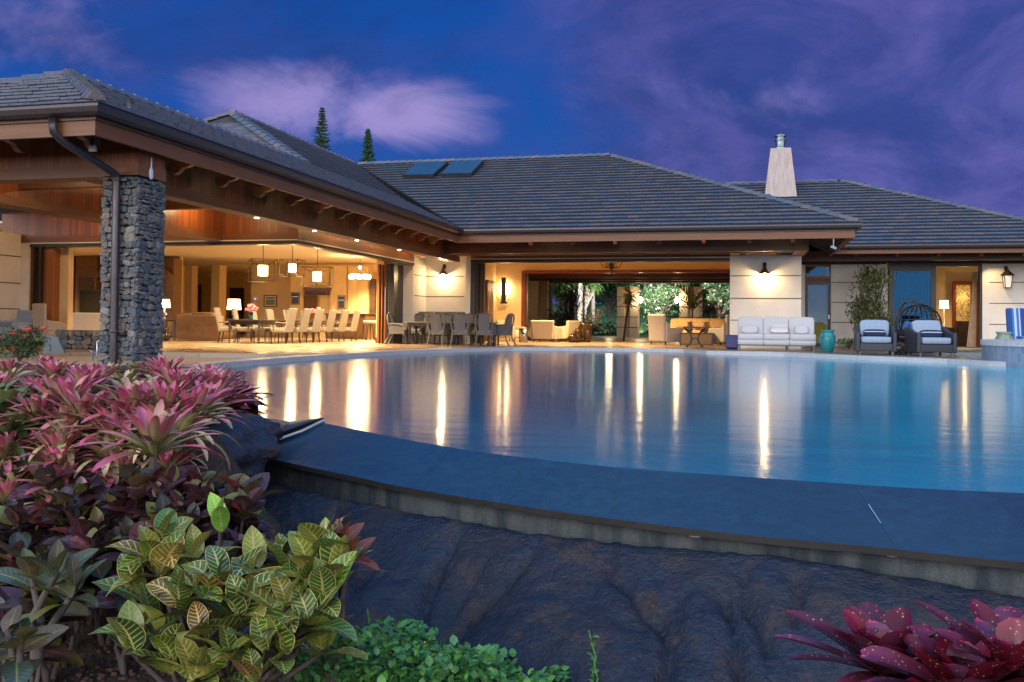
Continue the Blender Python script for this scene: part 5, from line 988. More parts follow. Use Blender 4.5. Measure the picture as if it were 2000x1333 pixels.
# ================================================================== LOUNGE FURNITURE BEYOND THE MIDDLE DOORWAY
lc = armchair('woven_lounge_chair', 'pale woven lounge chair with its square back to the pool', 'lounge chair', M['ivory'], 1.0, .95, .86, .42, .6, 'pale woven lounge chairs'); q = P(1067, 640, Y=35.0); lc.location = (q.x, 35.0, 0); lc.rotation_euler = (0, 0, -.12)
dup(lc, (P(1000, 640, Y=36.0).x, 36.0, 0), -1.9, 'pale woven lounge chair just behind the right-hand wicker chair'); dup(lc, (P(1021, 640, Y=38.2).x, 38.4, 0), 3.0, 'pale woven lounge chair facing the pool left of the steel drum table'); dup(lc, (P(1099, 640, Y=36.6).x, 36.8, 0), 1.2, 'pale woven lounge chair partly hidden, beside the brown jars')
t = thing('steel_drum_table', 'shiny steel drum side table between the woven lounge chairs', 'side table', (P(1022, 650, Y=34.4).x, 34.4, 0)); m = MB(); m.lathe([(.17, 0), (.17, .52)], (0, 0, 0), 26); m.build('drum', M['metal'], t, smooth=True); m = MB(); m.lathe([(.001, .52), (.18, .52), (.18, .55), (.001, .55)], (0, 0, 0), 26); m.build('top', M['metal'], t)
M['lacq'] = plain('brown_lacquer', (.03, .014, .006), (.018, .009, .004), 3, .1)
for i, (px, y, r, h, lab) in enumerate(((1147, 35.6, .2, .78, 'tall dark brown glazed jar, rightmost of the cluster'), (1138, 36.2, .2, .8, 'brown glazed jar standing behind the cluster'), (1128, 35.3, .17, .52, 'low round brown glazed jar in the middle of the cluster'), (1118, 35.0, .2, .3, 'wide squat brown glazed pot, lowest of the cluster'))):
    q = P(px, 650, Y=y); t = thing('glazed_jar', lab, 'jar', (q.x, y, 0), 0, 'brown glazed jars'); m = MB(); m.lathe([(r * .6, 0), (r, h * .3), (r * 1.02, h * .7), (r * .6, h * .95), (r * .55, h)], (0, 0, 0), 20); m.build('body', M['lacq'], t, smooth=True); m = MB(); m.lathe([(r * .55, h), (r * .62, h + .02), (r * .5, h + .03)], (0, 0, 0), 20); m.build('rim', M['lacq'], t, smooth=True)
wg = armchair('wing_chair', 'white high-backed wing chair turned right beside the coffee chest', 'wing chair', fabric('cream_linen', (.58, .50, .42), (.5, .43, .35)), .95, .9, 1.1, .45, .62, 'white wing chairs', True); q = P(1300, 640, Y=33.4); wg.location = (q.x, 33.4, 0); wg.rotation_euler = (0, 0, -.75)
dup(wg, (P(1412, 640, Y=33.6).x, 33.6, 0), 1.0, 'white high-backed wing chair half hidden by the pale wall with the lamp')
n = NT('leaf_print_fabric', .85); vv = n.vor(n.co(), 22); n.col(n.mix(n.math('LESS_THAN', vv, .28), (.66, .46, .22), (.25, .13, .05))); M['floral'] = n.m
t = thing('patterned_sofa', 'yellow leaf-patterned sofa behind the coffee chest', 'sofa', (P(1366, 640, Y=36.2).x, 36.2, 0)); m = MB(); m.pillow((0, .35, .6), (2.3, .3, .8), e=.2); m.build('backrest', M['floral'], t, smooth=True); m = MB(); m.pillow((0, 0, .33), (2.3, .9, .4), e=.2); m.build('seat', M['floral'], t, smooth=True)
for x in (-.62, .05, .7): m = MB(); m.pillow((x, .12, .78), (.62, .22, .34), e=.5); m.build('cushion', M['floral'], t, smooth=True)
t = thing('rattan_chest', 'rattan-panelled coffee chest with dark frame between the wing chairs', 'chest', (P(1360, 660, Y=32.6).x, 32.6, 0)); m = MB(); m.box(-.55, 0, .05, .55, .6, .42); m.build('panel', weave('rattan', (.42, .26, .09), (.16, .08, .03), 50), t); m = MB(); [m.box(x, -.02, 0, x + .04, .62, .44) for x in (-.57, .53)]; m.box(-.58, -.03, .42, .58, .63, .46); m.box(-.53, -.02, .03, .53, .0, .07); m.build('frame', M['espresso'], t)
for i, px in enumerate((1352, 1386)): q = P(px, 640, Y=33.0); t = thing('pineapple_vase', ('ribbed brown vase on the left end of the rattan chest', 'ribbed brown vase on the right end of the rattan chest')[i], 'vase', (P(1360, 660, Y=32.6).x + (-.25, .3)[i], 32.9, .46), 0, 'brown ribbed vases'); m = MB(); m.lathe([(.07, 0), (.11, .1), (.1, .22), (.06, .32), (.08, .36)], (0, 0, 0), 12); m.build('body', plain('textured_brown', (.3, .17, .06), (.12, .06, .02), 40, .6, bump=.5), t, smooth=True); m = MB(); m.lathe([(.08, .36), (.09, .38), (.06, .38)], (0, 0, 0), 12); m.build('rim', M['espresso'], t)
t = thing('curved_leg_table', 'small dark table with curved crossed legs in front of the rattan chest', 'side table', (P(1357, 660, Y=30.6).x, 30.6, 0)); m = MB(); m.box(-.37, -.28, .63, .37, .28, .68); m.build('tabletop', M['espresso'], t); 
for s in (-1, 1): m = MB(); m.tube([(s * .33, 0, .63), (s * .15, 0, .45), (s * .1, 0, .28), (s * .16, 0, .1), (s * .28, 0, 0)], .035, 8); m.build('leg', M['espresso'], t, smooth=True)
m = MB(); m.bar((-.12, 0, .28), (.12, 0, .28), .04); m.build('stretcher', M['espresso'], t)
# ================================================================== TERRACE FURNITURE
q = P(1430, 682, Z=0); t = thing('cube_stool', 'glossy cobalt blue cube stool at the left end of the white sofa', 'stool', (q.x, 28.6, 0)); q = P(1430, 660, Y=28.6); t.location.x = q.x; m = MB(); m.box(-.19, -.19, .03, .19, .19, .44); m.build('body', plain('cobalt_glaze', (.004, .018, .16), (.004, .014, .12), 3, .12), t, bevel=.03); m = MB(); m.box(-.15, -.15, 0, .15, .15, .03); m.build('plinth', M['navy'], t)
sxa, sxb = P(1441, 660, Y=28.3).x, P(1592, 660, Y=28.3).x; t = thing('outdoor_sofa', 'white three-seat outdoor sofa with buttoned backs against the pale wall', 'sofa', (sxa, 28.3, 0)); W_ = (sxb - sxa); w = W_ / 3
m = MB(); m.box(.02, -.35, .13, W_ - .02, .45, .18); m.build('base_frame', M['gframe'], t); [(lambda mm: mm.build('leg', M['gframe'], t))(MB().box(x, y, 0, x + .05, y + .05, .13)) for x in (.03, w * 1.9, W_ - .09) for y in (-.34, .38)]
for i in range(3):
    cx_ = w * (i + .5); m = MB(); m.pillow((cx_, .05, .25), (w + .01, .82, .17), e=.12, n=20); m.build('seat_base', M['whitefab'], t, smooth=True); m = MB(); m.pillow((cx_, .03, .40), (w + .012, .84, .19), e=.18, n=20); m.build('seat_cushion', M['whitefab'], t, smooth=True)
    m = MB(); m.pillow((cx_, .36, .72), (w + .0, .2, .56), rx=-.16, e=.30, n=20, m=14); o = m.build('back_cushion', M['whitefab'], t, smooth=True); m = MB(); m.pillow((cx_, .245, .70), (.05, .03, .05), e=1); m.build('button', M['espresso'], o)
for i, (x, mm_, wd, lab) in enumerate(((.24, 'whitefab', .5, 'pale rectangular cushion on the left seat of the white sofa'), (w * 1.5, 'ivory', .52, 'banded cream and white cushion on the middle seat of the white sofa'), (w * 2.35, 'whitefab', .4, 'plain white cushion leaning on the right seat of the white sofa'))):
    m = MB(); m.pillow((0, 0, 0), (wd, .14, .26), rx=-.25, e=.5); tag(m.build('throw_cushion', M[mm_] if i != 1 else m_stripe('banded', [(0, (.62, .6, .56)), (.4, (.45, .4, .36)), (.55, (.7, .7, .7))], 2, .16), None, smooth=True, loc=(sxa + x + .1, 28.42, .62)), lab, 'cushion', 'cushions on the white sofa')
def jar(p, label, s, mat, name='ceramic_jar'):
    t = thing(name, label, 'jar', p); m = MB(); m.lathe([(.13 * s, 0), (.15 * s, .02 * s), (.2 * s, .2 * s), (.23 * s, .36 * s), (.21 * s, .48 * s), (.17 * s, .55 * s), (.165 * s, .58 * s), (.20 * s, .62 * s), (.19 * s, .65 * s), (.13 * s, .63 * s), (.12 * s, .5 * s)], (0, 0, 0), 30); m.build('body', mat, t, smooth=True)
    m = MB(); [m.lathe([(r * s + .002, z * s), (r * s + .012, z * s + .008), (r * s + .002, z * s + .016)], (0, 0, 0), 30) for r, z in ((.18, .12), (.225, .44))]; m.build('band', mat, t, smooth=True); return t
jar((P(1616.5, 660, Y=27.2).x, 27.2, 0), 'turquoise glazed jar on the terrace right of the white sofa', .97, plain('turquoise_glaze', (.02, .27, .30), (.015, .20, .24), 5, .25))
def wicker_arm():
    t = thing('wicker_armchair', 'x', 'armchair', group='dark wicker armchairs'); m = MB(); m.box(-.40, -.40, .10, .40, .38, .30); m.build('seat_frame', M['wick'], t, bevel=.02)
    for s in (-1, 1): m = MB(); m.prism([(s * .40, -.42, .08), (s * .40, .40, .08), (s * .40, .42, .74), (s * .40, .22, .74), (s * .40, -.1, .62), (s * .40, -.42, .58)], (s * .10, 0, 0)); m.build('armrest', M['wick'], t, bevel=.03)
    m = MB(); m.add([(-.4, .3, .1), (.4, .3, .1), (.4, .4, .1), (-.4, .4, .1), (-.38, .40, .80), (.38, .40, .80), (.38, .48, .80), (-.38, .48, .80)], [(0, 3, 2, 1), (4, 5, 6, 7), (0, 1, 5, 4), (1, 2, 6, 5), (2, 3, 7, 6), (3, 0, 4, 7)]); m.build('backrest', M['wick'], t, bevel=.02)
    m = MB(); m.pillow((0, -.05, .39), (.76, .76, .17), e=.25, n=20); m.build('seat_cushion', M['pstripe'], t, smooth=True); m = MB(); m.pillow((0, .26, .68), (.74, .2, .46), rx=-.25, e=.35, n=20); m.build('back_cushion', M['pstripe'], t, smooth=True)
    for x in (-.4, .4):
        for y in (-.36, .34): m = MB(); m.tube([(x, y, .1), (x, y, 0)], [.035, .03], 6); m.build('leg', M['gframe'], t)
    return t
wa = wicker_arm(); q = P(1709, 660, Y=25.6); wa.location = (q.x, 25.6, 0); wa.rotation_euler = (0, 0, -.05); wa['label'] = 'dark wicker armchair with pinstriped cushions nearest the turquoise jar'
q2_ = P(1817, 660, Y=25.2); dup(wa, (q2_.x, 25.2, 0), .22, 'dark wicker armchair with pinstriped cushions angled by the open bedroom door')
for (x, y, rz), lab in (((q.x, 25.6, -.05), 'navy cushion with a white stripe on the armchair nearest the turquoise jar'), ((q2_.x, 25.2, .22), 'navy cushion with a white stripe on the armchair by the bedroom door')):
    t = thing('lumbar_cushion', lab, 'cushion', (x - .12 * math.sin(-rz), y + .06, .56), rz, 'navy lumbar cushions'); m = MB(); m.pillow((0, 0, 0), (.56, .14, .2), rx=-.3, e=.45); m.build('cover', M['navy'], t, smooth=True); m = MB(); m.pillow((0, -.03, .03), (.55, .12, .03), rx=-.3, e=.45); m.build('stripe', M['whitefab'], t, smooth=True)
t = thing('twig_drum_table', 'black woven-twig drum table between the two dark wicker armchairs', 'side table', (P(1761, 670, Y=25.7).x, 25.7, 0)); m = MB(); rr = random.Random(9)
for i in range(46):
    a = rr.uniform(0, 6.28); z = rr.uniform(.02, .42); L = rr.uniform(.6, 1.4); dz = rr.uniform(-.1, .1); m.tube([(.23 * math.cos(a + L * u), .23 * math.sin(a + L * u), min(.45, max(.01, z + dz * u + .02 * math.sin(u * 6)))) for u in (0, .2, .4, .6, .8, 1)], .013, 5)
m.build('twig_drum', M['espresso'], t); m = MB(); m.lathe([(.001, .46), (.26, .46), (.26, .49), (.001, .49)], (0, 0, 0), 26); m.build('top', M['dframe'], t)
# hanging egg chair
ye = 27.6; ec = P(1790, 620, Y=ye); t = thing('hanging_egg_chair', 'black hanging egg chair on a curved stand before the dark blue window', 'hanging chair', (ec.x, ye, 0))
m = MB(); pp = [P(*z, Y=ye + .3) for z in ((1749, 668), (1748, 640), (1752, 615), (1762, 595), (1775, 586), (1786, 588), (1790.5, 594))]; m.tube([Vector((p.x - ec.x, .3, max(p.z, .03))) for p in pp], .04, 10); m.lathe([(.001, 0), (.5, 0), (.5, .04), (.001, .04)], (0, .3, 0), 24); m.build('stand', M['dframe'], t, smooth=True)
m = MB(); c_ = P(1795, 633, Y=ye); cz_ = c_.z; rx_, rz_ = .60, .56
for i in range(13):
    lo = math.pi * (-.05 + i / 12 * 1.1)
    m.tube([(c_.x - ec.x + rx_ * math.cos(lo) * math.sin(la), .45 * math.sin(lo) * math.sin(la) + .1, cz_ + rz_ * math.cos(la)) for la in [k * math.pi / 14 for k in range(15)]], .017, 5)
for k in range(3, 14): la = k * math.pi / 14; m.tube([(c_.x - ec.x + rx_ * math.cos(lo) * math.sin(la), .45 * math.sin(lo) * math.sin(la) + .1, cz_ + rz_ * math.cos(la)) for lo in [-.15 + q * .32 for q in range(12)]], .013, 5)
m.build('basket', M['dframe'], t); m = MB(); m.pillow((c_.x - ec.x, .12, cz_ - .26), (.9, .6, .3), e=.7); m.build('seat_pad', M['espresso'], t, smooth=True); m = MB(); m.pillow((c_.x - ec.x - .3, -.02, cz_ - .08), (.26, .12, .3), rx=-.2, ry=.4, e=.5); m.build('cushion', fabric('blue_fabric', (.02, .12, .3), (.015, .09, .24)), t, smooth=True)
m = MB(); m.tube([(0.03, .3, P(1790, 596, Y=ye).z), (c_.x - ec.x, .1, cz_ + rz_)], .01, 6); m.build('chain', M['metal'], t)
# bedroom lamp and bedside chest
q = P(1846, 640, Y=37.6); t = thing('bedside_chest', 'dark drawer chest under the lamp in the lit bedroom', 'chest', (q.x, 37.6, 0)); m = MB(); m.box(-.35, 0, 0, .35, .5, .74); m.build('carcass', M['espresso'], t)
for k in range(4): m = MB(); m.box(-.32, -.02, .04 + k * .17, .32, -.001, .19 + k * .17); o = m.build('drawer', M['espresso'], t); m = MB(); m.box(-.06, -.04, .11 + k * .17, .06, -.021, .125 + k * .17); m.build('handle', M['metal'], o)
table_lamp((q.x, 37.8, .74), 'lit lamp with a tall white shade on the chest in the bedroom', .85, .62, False, 14).scale = (1, 1, 1.18)
# far right: striped lounge chair and green pot on the raised terrace
c_ = P(1985, 640, Y=26.5); t = thing('striped_lounge_chair', 'blue and white striped high-backed chair behind the spa at the right edge', 'lounge chair', (c_.x + .2, 26.5, 0)); m = MB(); m.obox((0, .3, .85), (.72, .12, .85), rx=-.2); m.build('backrest', M['bstripe'], t, bevel=.04); m = MB(); m.box(-.5, -.6, .28, .5, .3, .52); m.build('seat', M['bstripe'], t, bevel=.03); [(lambda mm: mm.build('armrest', M['espresso'], t))(MB().box(x, -.5, .5, x + .09, .3, .62)) for x in (-.55, .46)]
jar((P(1961, 660, Y=25.4).x, 25.4, .02), 'pale green glazed jar beside the striped chair at the right edge', .95, plain('celadon_glaze', (.26, .32, .24), (.2, .25, .19), 8, .3))
part('terrace_plinth', M['sandst'], lambda m: m.box(5.35, 23.4, .0, 9.4, 31.5, .02))
# ================================================================== ROCKS
def outer_y(x):
    for a, b in zip(outer, outer[1:]):
        if a.x <= x <= b.x: return a.y + (b.y - a.y) * (x - a.x) / (b.x - a.x)
    return outer[0].y if x < outer[0].x else outer[-1].y
crest3 = []
for px, py in ((500, 930), (560, 945), (640, 962), (700, 975), (870, 1005), (1000, 1028), (1090, 1040), (1290, 1060), (1400, 1068), (1500, 1075), (1600, 1090), (1700, 1105), (1850, 1130), (2000, 1158)):
    q = P(px, py, Y=5)
    for _ in range(8): q = P(px, py, Y=outer_y(q.x) - .01)
    crest3.append(q)
crest3 = [Vector((-4.1, 6.35, -.3))] + crest3 + [Vector((2.2, 4.15, -.5)), Vector((3.6, 4.55, -.5))]
crest = [Vector((q.x, q.y)) for q in crest3]
def crest_z(x):
    for a, b in zip(crest3, crest3[1:]):
        if a.x <= x <= b.x: return a.z + (b.z - a.z) * (x - a.x) / (b.x - a.x)
    return -.4
def seg_d(p):
    best = 9e9; sg = 1
    for a, b in zip(crest, crest[1:]):
        ab = b - a; t = max(0, min(1, (p - a).dot(ab) / ab.length_squared)); c = a + ab * t; d = (p - c).length
        if d < best: best = d; sg = 1 if (ab.x * (p - a).y - ab.y * (p - a).x) < 0 else -1
    return best * sg            # positive on the camera side
cracks = [((1150, 1045), (1190, 1150), (1290, 1200)), ((1290, 1200), (1330, 1320)), ((1310, 1062), (1400, 1130), (1500, 1240)), ((945, 1010), (900, 1080), (800, 1140), (690, 1180)), ((1070, 1040), (1030, 1085), (990, 1095)), ((1490, 1070), (1510, 1150), (1560, 1230)), ((1600, 1085), (1680, 1130), (1760, 1160)), ((800, 1180), (930, 1140), (1040, 1120)), ((1420, 1200), (1470, 1320)), ((560, 960), (640, 1000), (700, 1100))]
cl = []
for c in cracks:
    for a, b in zip(c, c[1:]): cl.append((Vector(P(*a, Z=-.55)[:2]), Vector(P(*b, Z=-.55)[:2])))
def crack(p):
    k = 0; pp = p + Vector((noise.noise(Vector((p.x * 6, p.y * 6, 0))), noise.noise(Vector((p.x * 6, p.y * 6, 5))))) * .05
    for a, b in cl:
        ab = b - a; t = max(0, min(1, (pp - a).dot(ab) / ab.length_squared)); d = (pp - a - ab * t).length + .012 * noise.noise(Vector((p.x * 30, p.y * 30, 2))); k = max(k, math.exp(-(d / .018) ** 2) * .055 + math.exp(-(d / .075) ** 2) * .030)
    return k
def rz(x, y):
    p = Vector((x, y)); d = seg_d(p); base = crest_z(x) - .022
    if d < 0: z = base - .25 * min(1, -d / .3)
    else: z = base - .50 * max(0, d - .03) - .05 * sst(0, .5, d); z = max(z, -1.02 + .0 * d)
    z += (.11 * noise.noise(Vector((x * 1.15, y * 1.6, 1))) + .05 * noise.noise(Vector((x * 2.7 + y, y * 2.1, 4)))) * sst(0, .5, d) + .014 * noise.noise(Vector((x * 4.2, y * 4.2, 3))) * (.3 + .7 * sst(0, .3, d)) + .012 * noise.noise(Vector((x * 13 + y * 5, y * 13, 3))) + .005 * noise.noise(Vector((x * 34, y * 34, 3)))
    rid = abs(noise.noise(Vector((x * 3.1 + .7 * noise.noise(Vector((x * 3, y * 3, 8))), y * 2.2, 9)))); z -= .018 * math.exp(-(rid / .05) ** 2) * sst(.0, .3, d)
    return z - crack(p) * sst(-.02, .25, d)
mb = MB(); NX, NY = 330, 190; x0, x1, y0, y1 = -3.9, 3.4, 2.6, 6.5; vs = []
for j in range(NY):
    for i in range(NX): x = x0 + (x1 - x0) * i / (NX - 1); y = y0 + (y1 - y0) * j / (NY - 1); vs.append((x, y, rz(x, y)))
fs = []
for j in range(NY - 1):
    for i in range(NX - 1):
        a = j * NX + i; cx_, cy_ = vs[a][0], vs[a][1]; dd = seg_d(Vector((cx_, cy_)))
        if dd > -.28 and dd < 2.4: fs.append((a, a + 1, a + NX + 1, a + NX))
mb.add(vs, fs); tag(mb.build('lava_rock_bank', M['rock'], None, smooth=True), 'broad dark wet lava rock bank with deep cracks below the infinity edge', 'rock')
def boulder(c, r, seed, label, rot=0):
    bm_ = MB(); n_, m_ = 40, 24; vs = []
    for i in range(m_ + 1):
        la = -math.pi / 2 + math.pi * i / m_
        for j in range(n_):
            lo = 2 * math.pi * j / n_; v = Vector((math.cos(la) * math.cos(lo), math.cos(la) * math.sin(lo), math.sin(la))); q = Vector((v.x, v.y, v.z)) * 1.7 + Vector((seed, 0, 0)); k = 1 + .22 * noise.noise(q) + .09 * noise.noise(q * 3) - .10 * math.exp(-(noise.noise(q * 1.3 + Vector((0, 9, 0))) / .05) ** 2)
            vs.append((v.x * r[0] * k, v.y * r[1] * k, v.z * r[2] * k))
    bm_.add(vs, [(i * n_ + j, i * n_ + (j + 1) % n_, (i + 1) * n_ + (j + 1) % n_, (i + 1) * n_ + j) for i in range(m_) for j in range(n_)])
    o = bm_.build('boulder', M['rock'], None, smooth=True, loc=c); o.rotation_euler = (0, 0, rot); return tag(o, label, 'rock', 'boulders at the pool corner')
boulder(P(478, 842, Z=-.06), (.27, .26, .11), 1.3, 'dark boulder lapping over the pale ledge at the pool corner', .3); boulder(P(420, 870, Z=-.13), (.45, .35, .17), 5.1, 'low grey-black boulder beneath the pink bromeliads', -.3); 
boulder(P(360, 905, Z=-.2), (.5, .4, .2), 3.2, 'dark boulder half covered by the maroon croton leaves', .5)
# ================================================================== PLANTS
def leaf(mb, base, az, el, L, W, droop=.8, fold=.25, shape='strap', seg=7, roll=0, wav=0):
    base = Vector(base); side0 = Vector((-math.sin(az), math.cos(az), 0)); p = base.copy(); vs = []; uv = []; st = L / seg; e = el; us = (-1, -.5, 0, .5, 1)
    for i in range(seg + 1):
        t = i / seg; d = Vector((math.cos(az) * math.cos(e), math.sin(az) * math.cos(e), math.sin(e))); s = side0
        if roll: s = Matrix.Rotation(roll, 3, d) @ s
        nrm = s.cross(d) * -1
        if shape == 'strap': w = W * (.8 + .3 * math.sin(t * 2.6)) * (1 if t < .72 else math.sqrt(max(0, 1 - ((t - .72) / .29) ** 2)))
        elif shape == 'oval': w = W * max(.03, math.sin(math.pi * min(1, t ** .85)) ** .75) if t > 0 else W * .05
        else: w = W * (1 - t) ** .8
        for u in us: vs.append(p + s * (u * w) + nrm * (abs(u) ** 1.4 * fold * w + wav * math.sin(t * 14 + u * 2) * abs(u) * w)); uv.append(((u + 1) / 2, t))
        p = p + d * st; e -= droop / seg
    fs = [(i * 5 + j, i * 5 + j + 1, i * 5 + j + 6, i * 5 + j + 5) for i in range(seg) for j in range(4)]
    mb.add(vs, fs, 0, uv)
def leafmat(name, f, rough=.38, trans=0):
    n = NT(name, rough); t = n.N.new('ShaderNodeTexCoord'); u, v = n.sep(t.outputs['UV'])[:2]; au = n.math('MULTIPLY', n.math('ABSOLUTE', n.math('SUBTRACT', u, .5)), 2.0); f(n, au, v, n.island()); return n.m
def brom(ramps, streak=.35):
    def f(n, au, v, isl):
        c = n.ramp(v, ramps[0]); c2 = n.ramp(v, ramps[1]); c = n.mix(n.ramp(isl, [(.35, 0.0), (.9, 1.0)]), c, c2); g = n.noise(n.co((1, 1, 1)), 18, 4); k = n.white(n.cmb(isl, 1.0, 2.0))
        s = n.noise(n.cmb(n.math('MULTIPLY', au, 14.0), n.math('MULTIPLY', v, 1.2), n.math('MULTIPLY', isl, 40.0)), 1.0, 2)
        c = n.mix(n.math('MULTIPLY', s, streak), c, (.50, .36, .22)); c = n.mix(1.0, c, n.ramp(k, [(0, .55), (1, 1.12)]), 'MULTIPLY'); n.col(n.mix(1.0, c, n.ramp(g, [(.2, .8), (.8, 1.1)]), 'MULTIPLY')); n.bump(s, .25, .003)
    return f
M['brom_pink'] = leafmat('pink_bromeliad_leaf', brom(([(0, (.22, .28, .06)), (.35, (.44, .34, .14)), (.6, (.62, .11, .17)), (.9, (.74, .075, .27)), (1, (.38, .04, .08))], [(0, (.26, .32, .07)), (.45, (.52, .46, .20)), (.8, (.58, .26, .20)), (1, (.42, .10, .09))])))
M['brom_pale'] = leafmat('pale_bromeliad_leaf', brom(([(0, (.18, .25, .05)), (.4, (.40, .40, .12)), (.8, (.52, .36, .18)), (1, (.5, .16, .14))], [(0, (.22, .26, .06)), (.5, (.50, .46, .20)), (1, (.58, .38, .2))])))
M['brom_red'] = leafmat('dark_red_bromeliad_leaf', brom(([(0, (.10, .04, .03)), (.4, (.16, .012, .02)), (1, (.26, .01, .03))], [(0, (.12, .08, .05)), (.5, (.14, .03, .07)), (1, (.22, .05, .10))]), .12))
M['brom_green'] = leafmat('green_bromeliad_leaf', brom(([(0, (.03, .07, .012)), (.5, (.05, .13, .02)), (1, (.10, .2, .03))], [(0, (.04, .08, .02)), (.5, (.12, .17, .05)), (1, (.2, .24, .08))]), .2))
def f_spot(n, au, v, isl):
    vo = n.vor(n.co(), 85); k = n.white(n.cmb(isl, 4.0, 2.0)); c = n.mix(n.ramp(isl, [(.3, 0.0), (.8, 1.0)]), n.ramp(v, [(0, (.07, .008, .012)), (.55, (.15, .006, .014)), (1, (.22, .012, .04))]), n.ramp(v, [(0, (.07, .02, .03)), (.6, (.13, .04, .085)), (.93, (.19, .04, .10)), (1, (.62, .03, .15))]))
    c = n.mix(1.0, c, n.ramp(k, [(0, .5), (1, 1.1)]), 'MULTIPLY'); c = n.mix(n.math('MULTIPLY', n.math('LESS_THAN', vo, n.math('MULTIPLY', n.noise(n.co(), 40, 2), .42)), n.math('LESS_THAN', n.white(n.vor(n.co(), 85, 'F1', 'Color')), .42)), c, (.45, .33, .16)); n.col(c)
M['brom_spot'] = leafmat('spotted_maroon_leaf', f_spot, .3)
def f_croton(greens, vein, vs_=.14, edge=True):
    def f(n, au, v, isl):
        k = n.white(n.cmb(isl, 9.0, 2.0)); base = n.ramp(isl, greens); w = n.math('FRACT', n.math('MULTIPLY', n.math('SUBTRACT', v, n.math('MULTIPLY', au, .16)), 9.5)); g = n.noise(n.co(), 30, 3)
        sv = n.math('LESS_THAN', n.math('ABSOLUTE', n.math('SUBTRACT', w, .5)), n.math('ADD', vs_ * .35, n.math('MULTIPLY', g, vs_ * .6))); mid = n.math('LESS_THAN', au, .075); q = n.math('MAXIMUM', n.math('MULTIPLY', sv, n.math('LESS_THAN', au, .86)), mid)
        if edge: q = n.math('MAXIMUM', q, n.math('GREATER_THAN', au, .93))
        c = n.mix(n.math('MULTIPLY', q, n.ramp(k, [(.1, .35), (.6, .95)])), base, vein); c = n.mix(1.0, c, n.ramp(g, [(.2, .75), (.8, 1.2)]), 'MULTIPLY'); n.col(c); n.bump(n.math('SUBTRACT', 1.0, q), .4, .004)
    return f
M['croton'] = leafmat('variegated_croton_leaf', f_croton([(0, (.028, .10, .018)), (.25, (.08, .19, .018)), (.5, (.02, .085, .03)), (.7, (.17, .22, .03)), (.85, (.13, .06, .02)), (1, (.28, .33, .05))], (.62, .46, .14)), .3)
M['croton_dark'] = leafmat('maroon_croton_leaf', f_croton([(0, (.035, .030, .042)), (.16, (.07, .022, .035)), (.32, (.03, .055, .04)), (.46, (.05, .045, .055)), (.58, (.085, .03, .045)), (.7, (.05, .07, .045)), (.8, (.15, .02, .025)), (.9, (.15, .19, .035)), (1, (.16, .08, .04))], (.22, .07, .06), .08, False), .28)
M['croton_bright'] = leafmat('lime_croton_leaf', f_croton([(0, (.16, .42, .04)), (1, (.26, .55, .05))], (.68, .68, .2), .12), .3)
M['croton_red'] = leafmat('russet_croton_leaf', f_croton([(0, (.16, .03, .02)), (.5, (.24, .07, .025)), (.8, (.12, .03, .02)), (1, (.3, .25, .06))], (.45, .14, .05), .1, True), .3)
M['bark'] = plain('grey_bark', (.13, .10, .085), (.06, .045, .04), 24, .9, bump=.8, stretch=(1, 1, .4))
def rosette(mat, n=24, L=.30, W=.028, seed=1, name='bromeliad', el0=1.35, el1=.25, droop=.9, fold=.35, up=.0, group=None, inner=.45):
    t = thing(name, 'x', 'bromeliad', group=group); rr = random.Random(seed); m = MB()
    for i in range(n):
        k = i / (n - 1); az = i * 2.39996 + rr.uniform(-.25, .25); el = el0 + (el1 - el0) * k + rr.uniform(-.1, .1); l = L * (inner + (1 - inner) * min(1, k * 1.5)) * rr.uniform(.82, 1.12)
        leaf(m, (math.cos(az) * .012, math.sin(az) * .012, up + .02 * (1 - k)), az, el, l, W * rr.uniform(.85, 1.2), droop * (.3 + .9 * k) * rr.uniform(.6, 1.4), fold, 'strap', 8, rr.uniform(-.25, .25))
    m.build('foliage', mat, t, smooth=True); m = MB(); m.tube([(0, 0, -.05), (0, 0, up + .03)], [.02, .015], 6); m.build('stem', M['bark'], t); return t
protos = {'p': [rosette(M['brom_pink'], 36, .31, .0185, s, el0=1.45, el1=.3, droop=.75, group='pink bromeliads in the raised bed', inner=.6) for s in (1, 2, 3)], 'y': [rosette(M['brom_pale'], 32, .30, .017, s, el0=1.3, group='pale bromeliads in the raised bed', droop=1.2) for s in (4, 5)],
          'r': [rosette(M['brom_red'], 30, .22, .020, s, el0=1.3, el1=0, group='dark red bromeliads by the pool') for s in (6, 7)], 'g': [rosette(M['brom_green'], 18, .42, .03, s, el0=1.2, el1=.2, group='green bromeliads in the raised bed', droop=1.3) for s in (8, 9)]}
NM = {'p': 'pink bromeliad', 'y': 'pale bromeliad', 'r': 'dark red bromeliad', 'g': 'green bromeliad'}
def hit(px, py):
    """where the sight line first meets the soil"""
    o = Vector((0, 0, EYE)); d = P(px, py, Y=1.0) - o; t = 2.6; best = None
    while t < 12:
        q = o + d * t
        if q.z < gz(q.x, q.y): return q
        t += .05
    return None
rr = random.Random(77); used = set(); BASE = [742, 757, 773, 790, 808, 828, 850, 874, 900, 930, 962, 996]
OR = ('first', 'second', 'third', 'fourth', 'fifth', 'sixth', 'seventh', 'eighth', 'ninth', 'tenth', 'eleventh', 'twelfth', 'thirteenth', 'fourteenth')
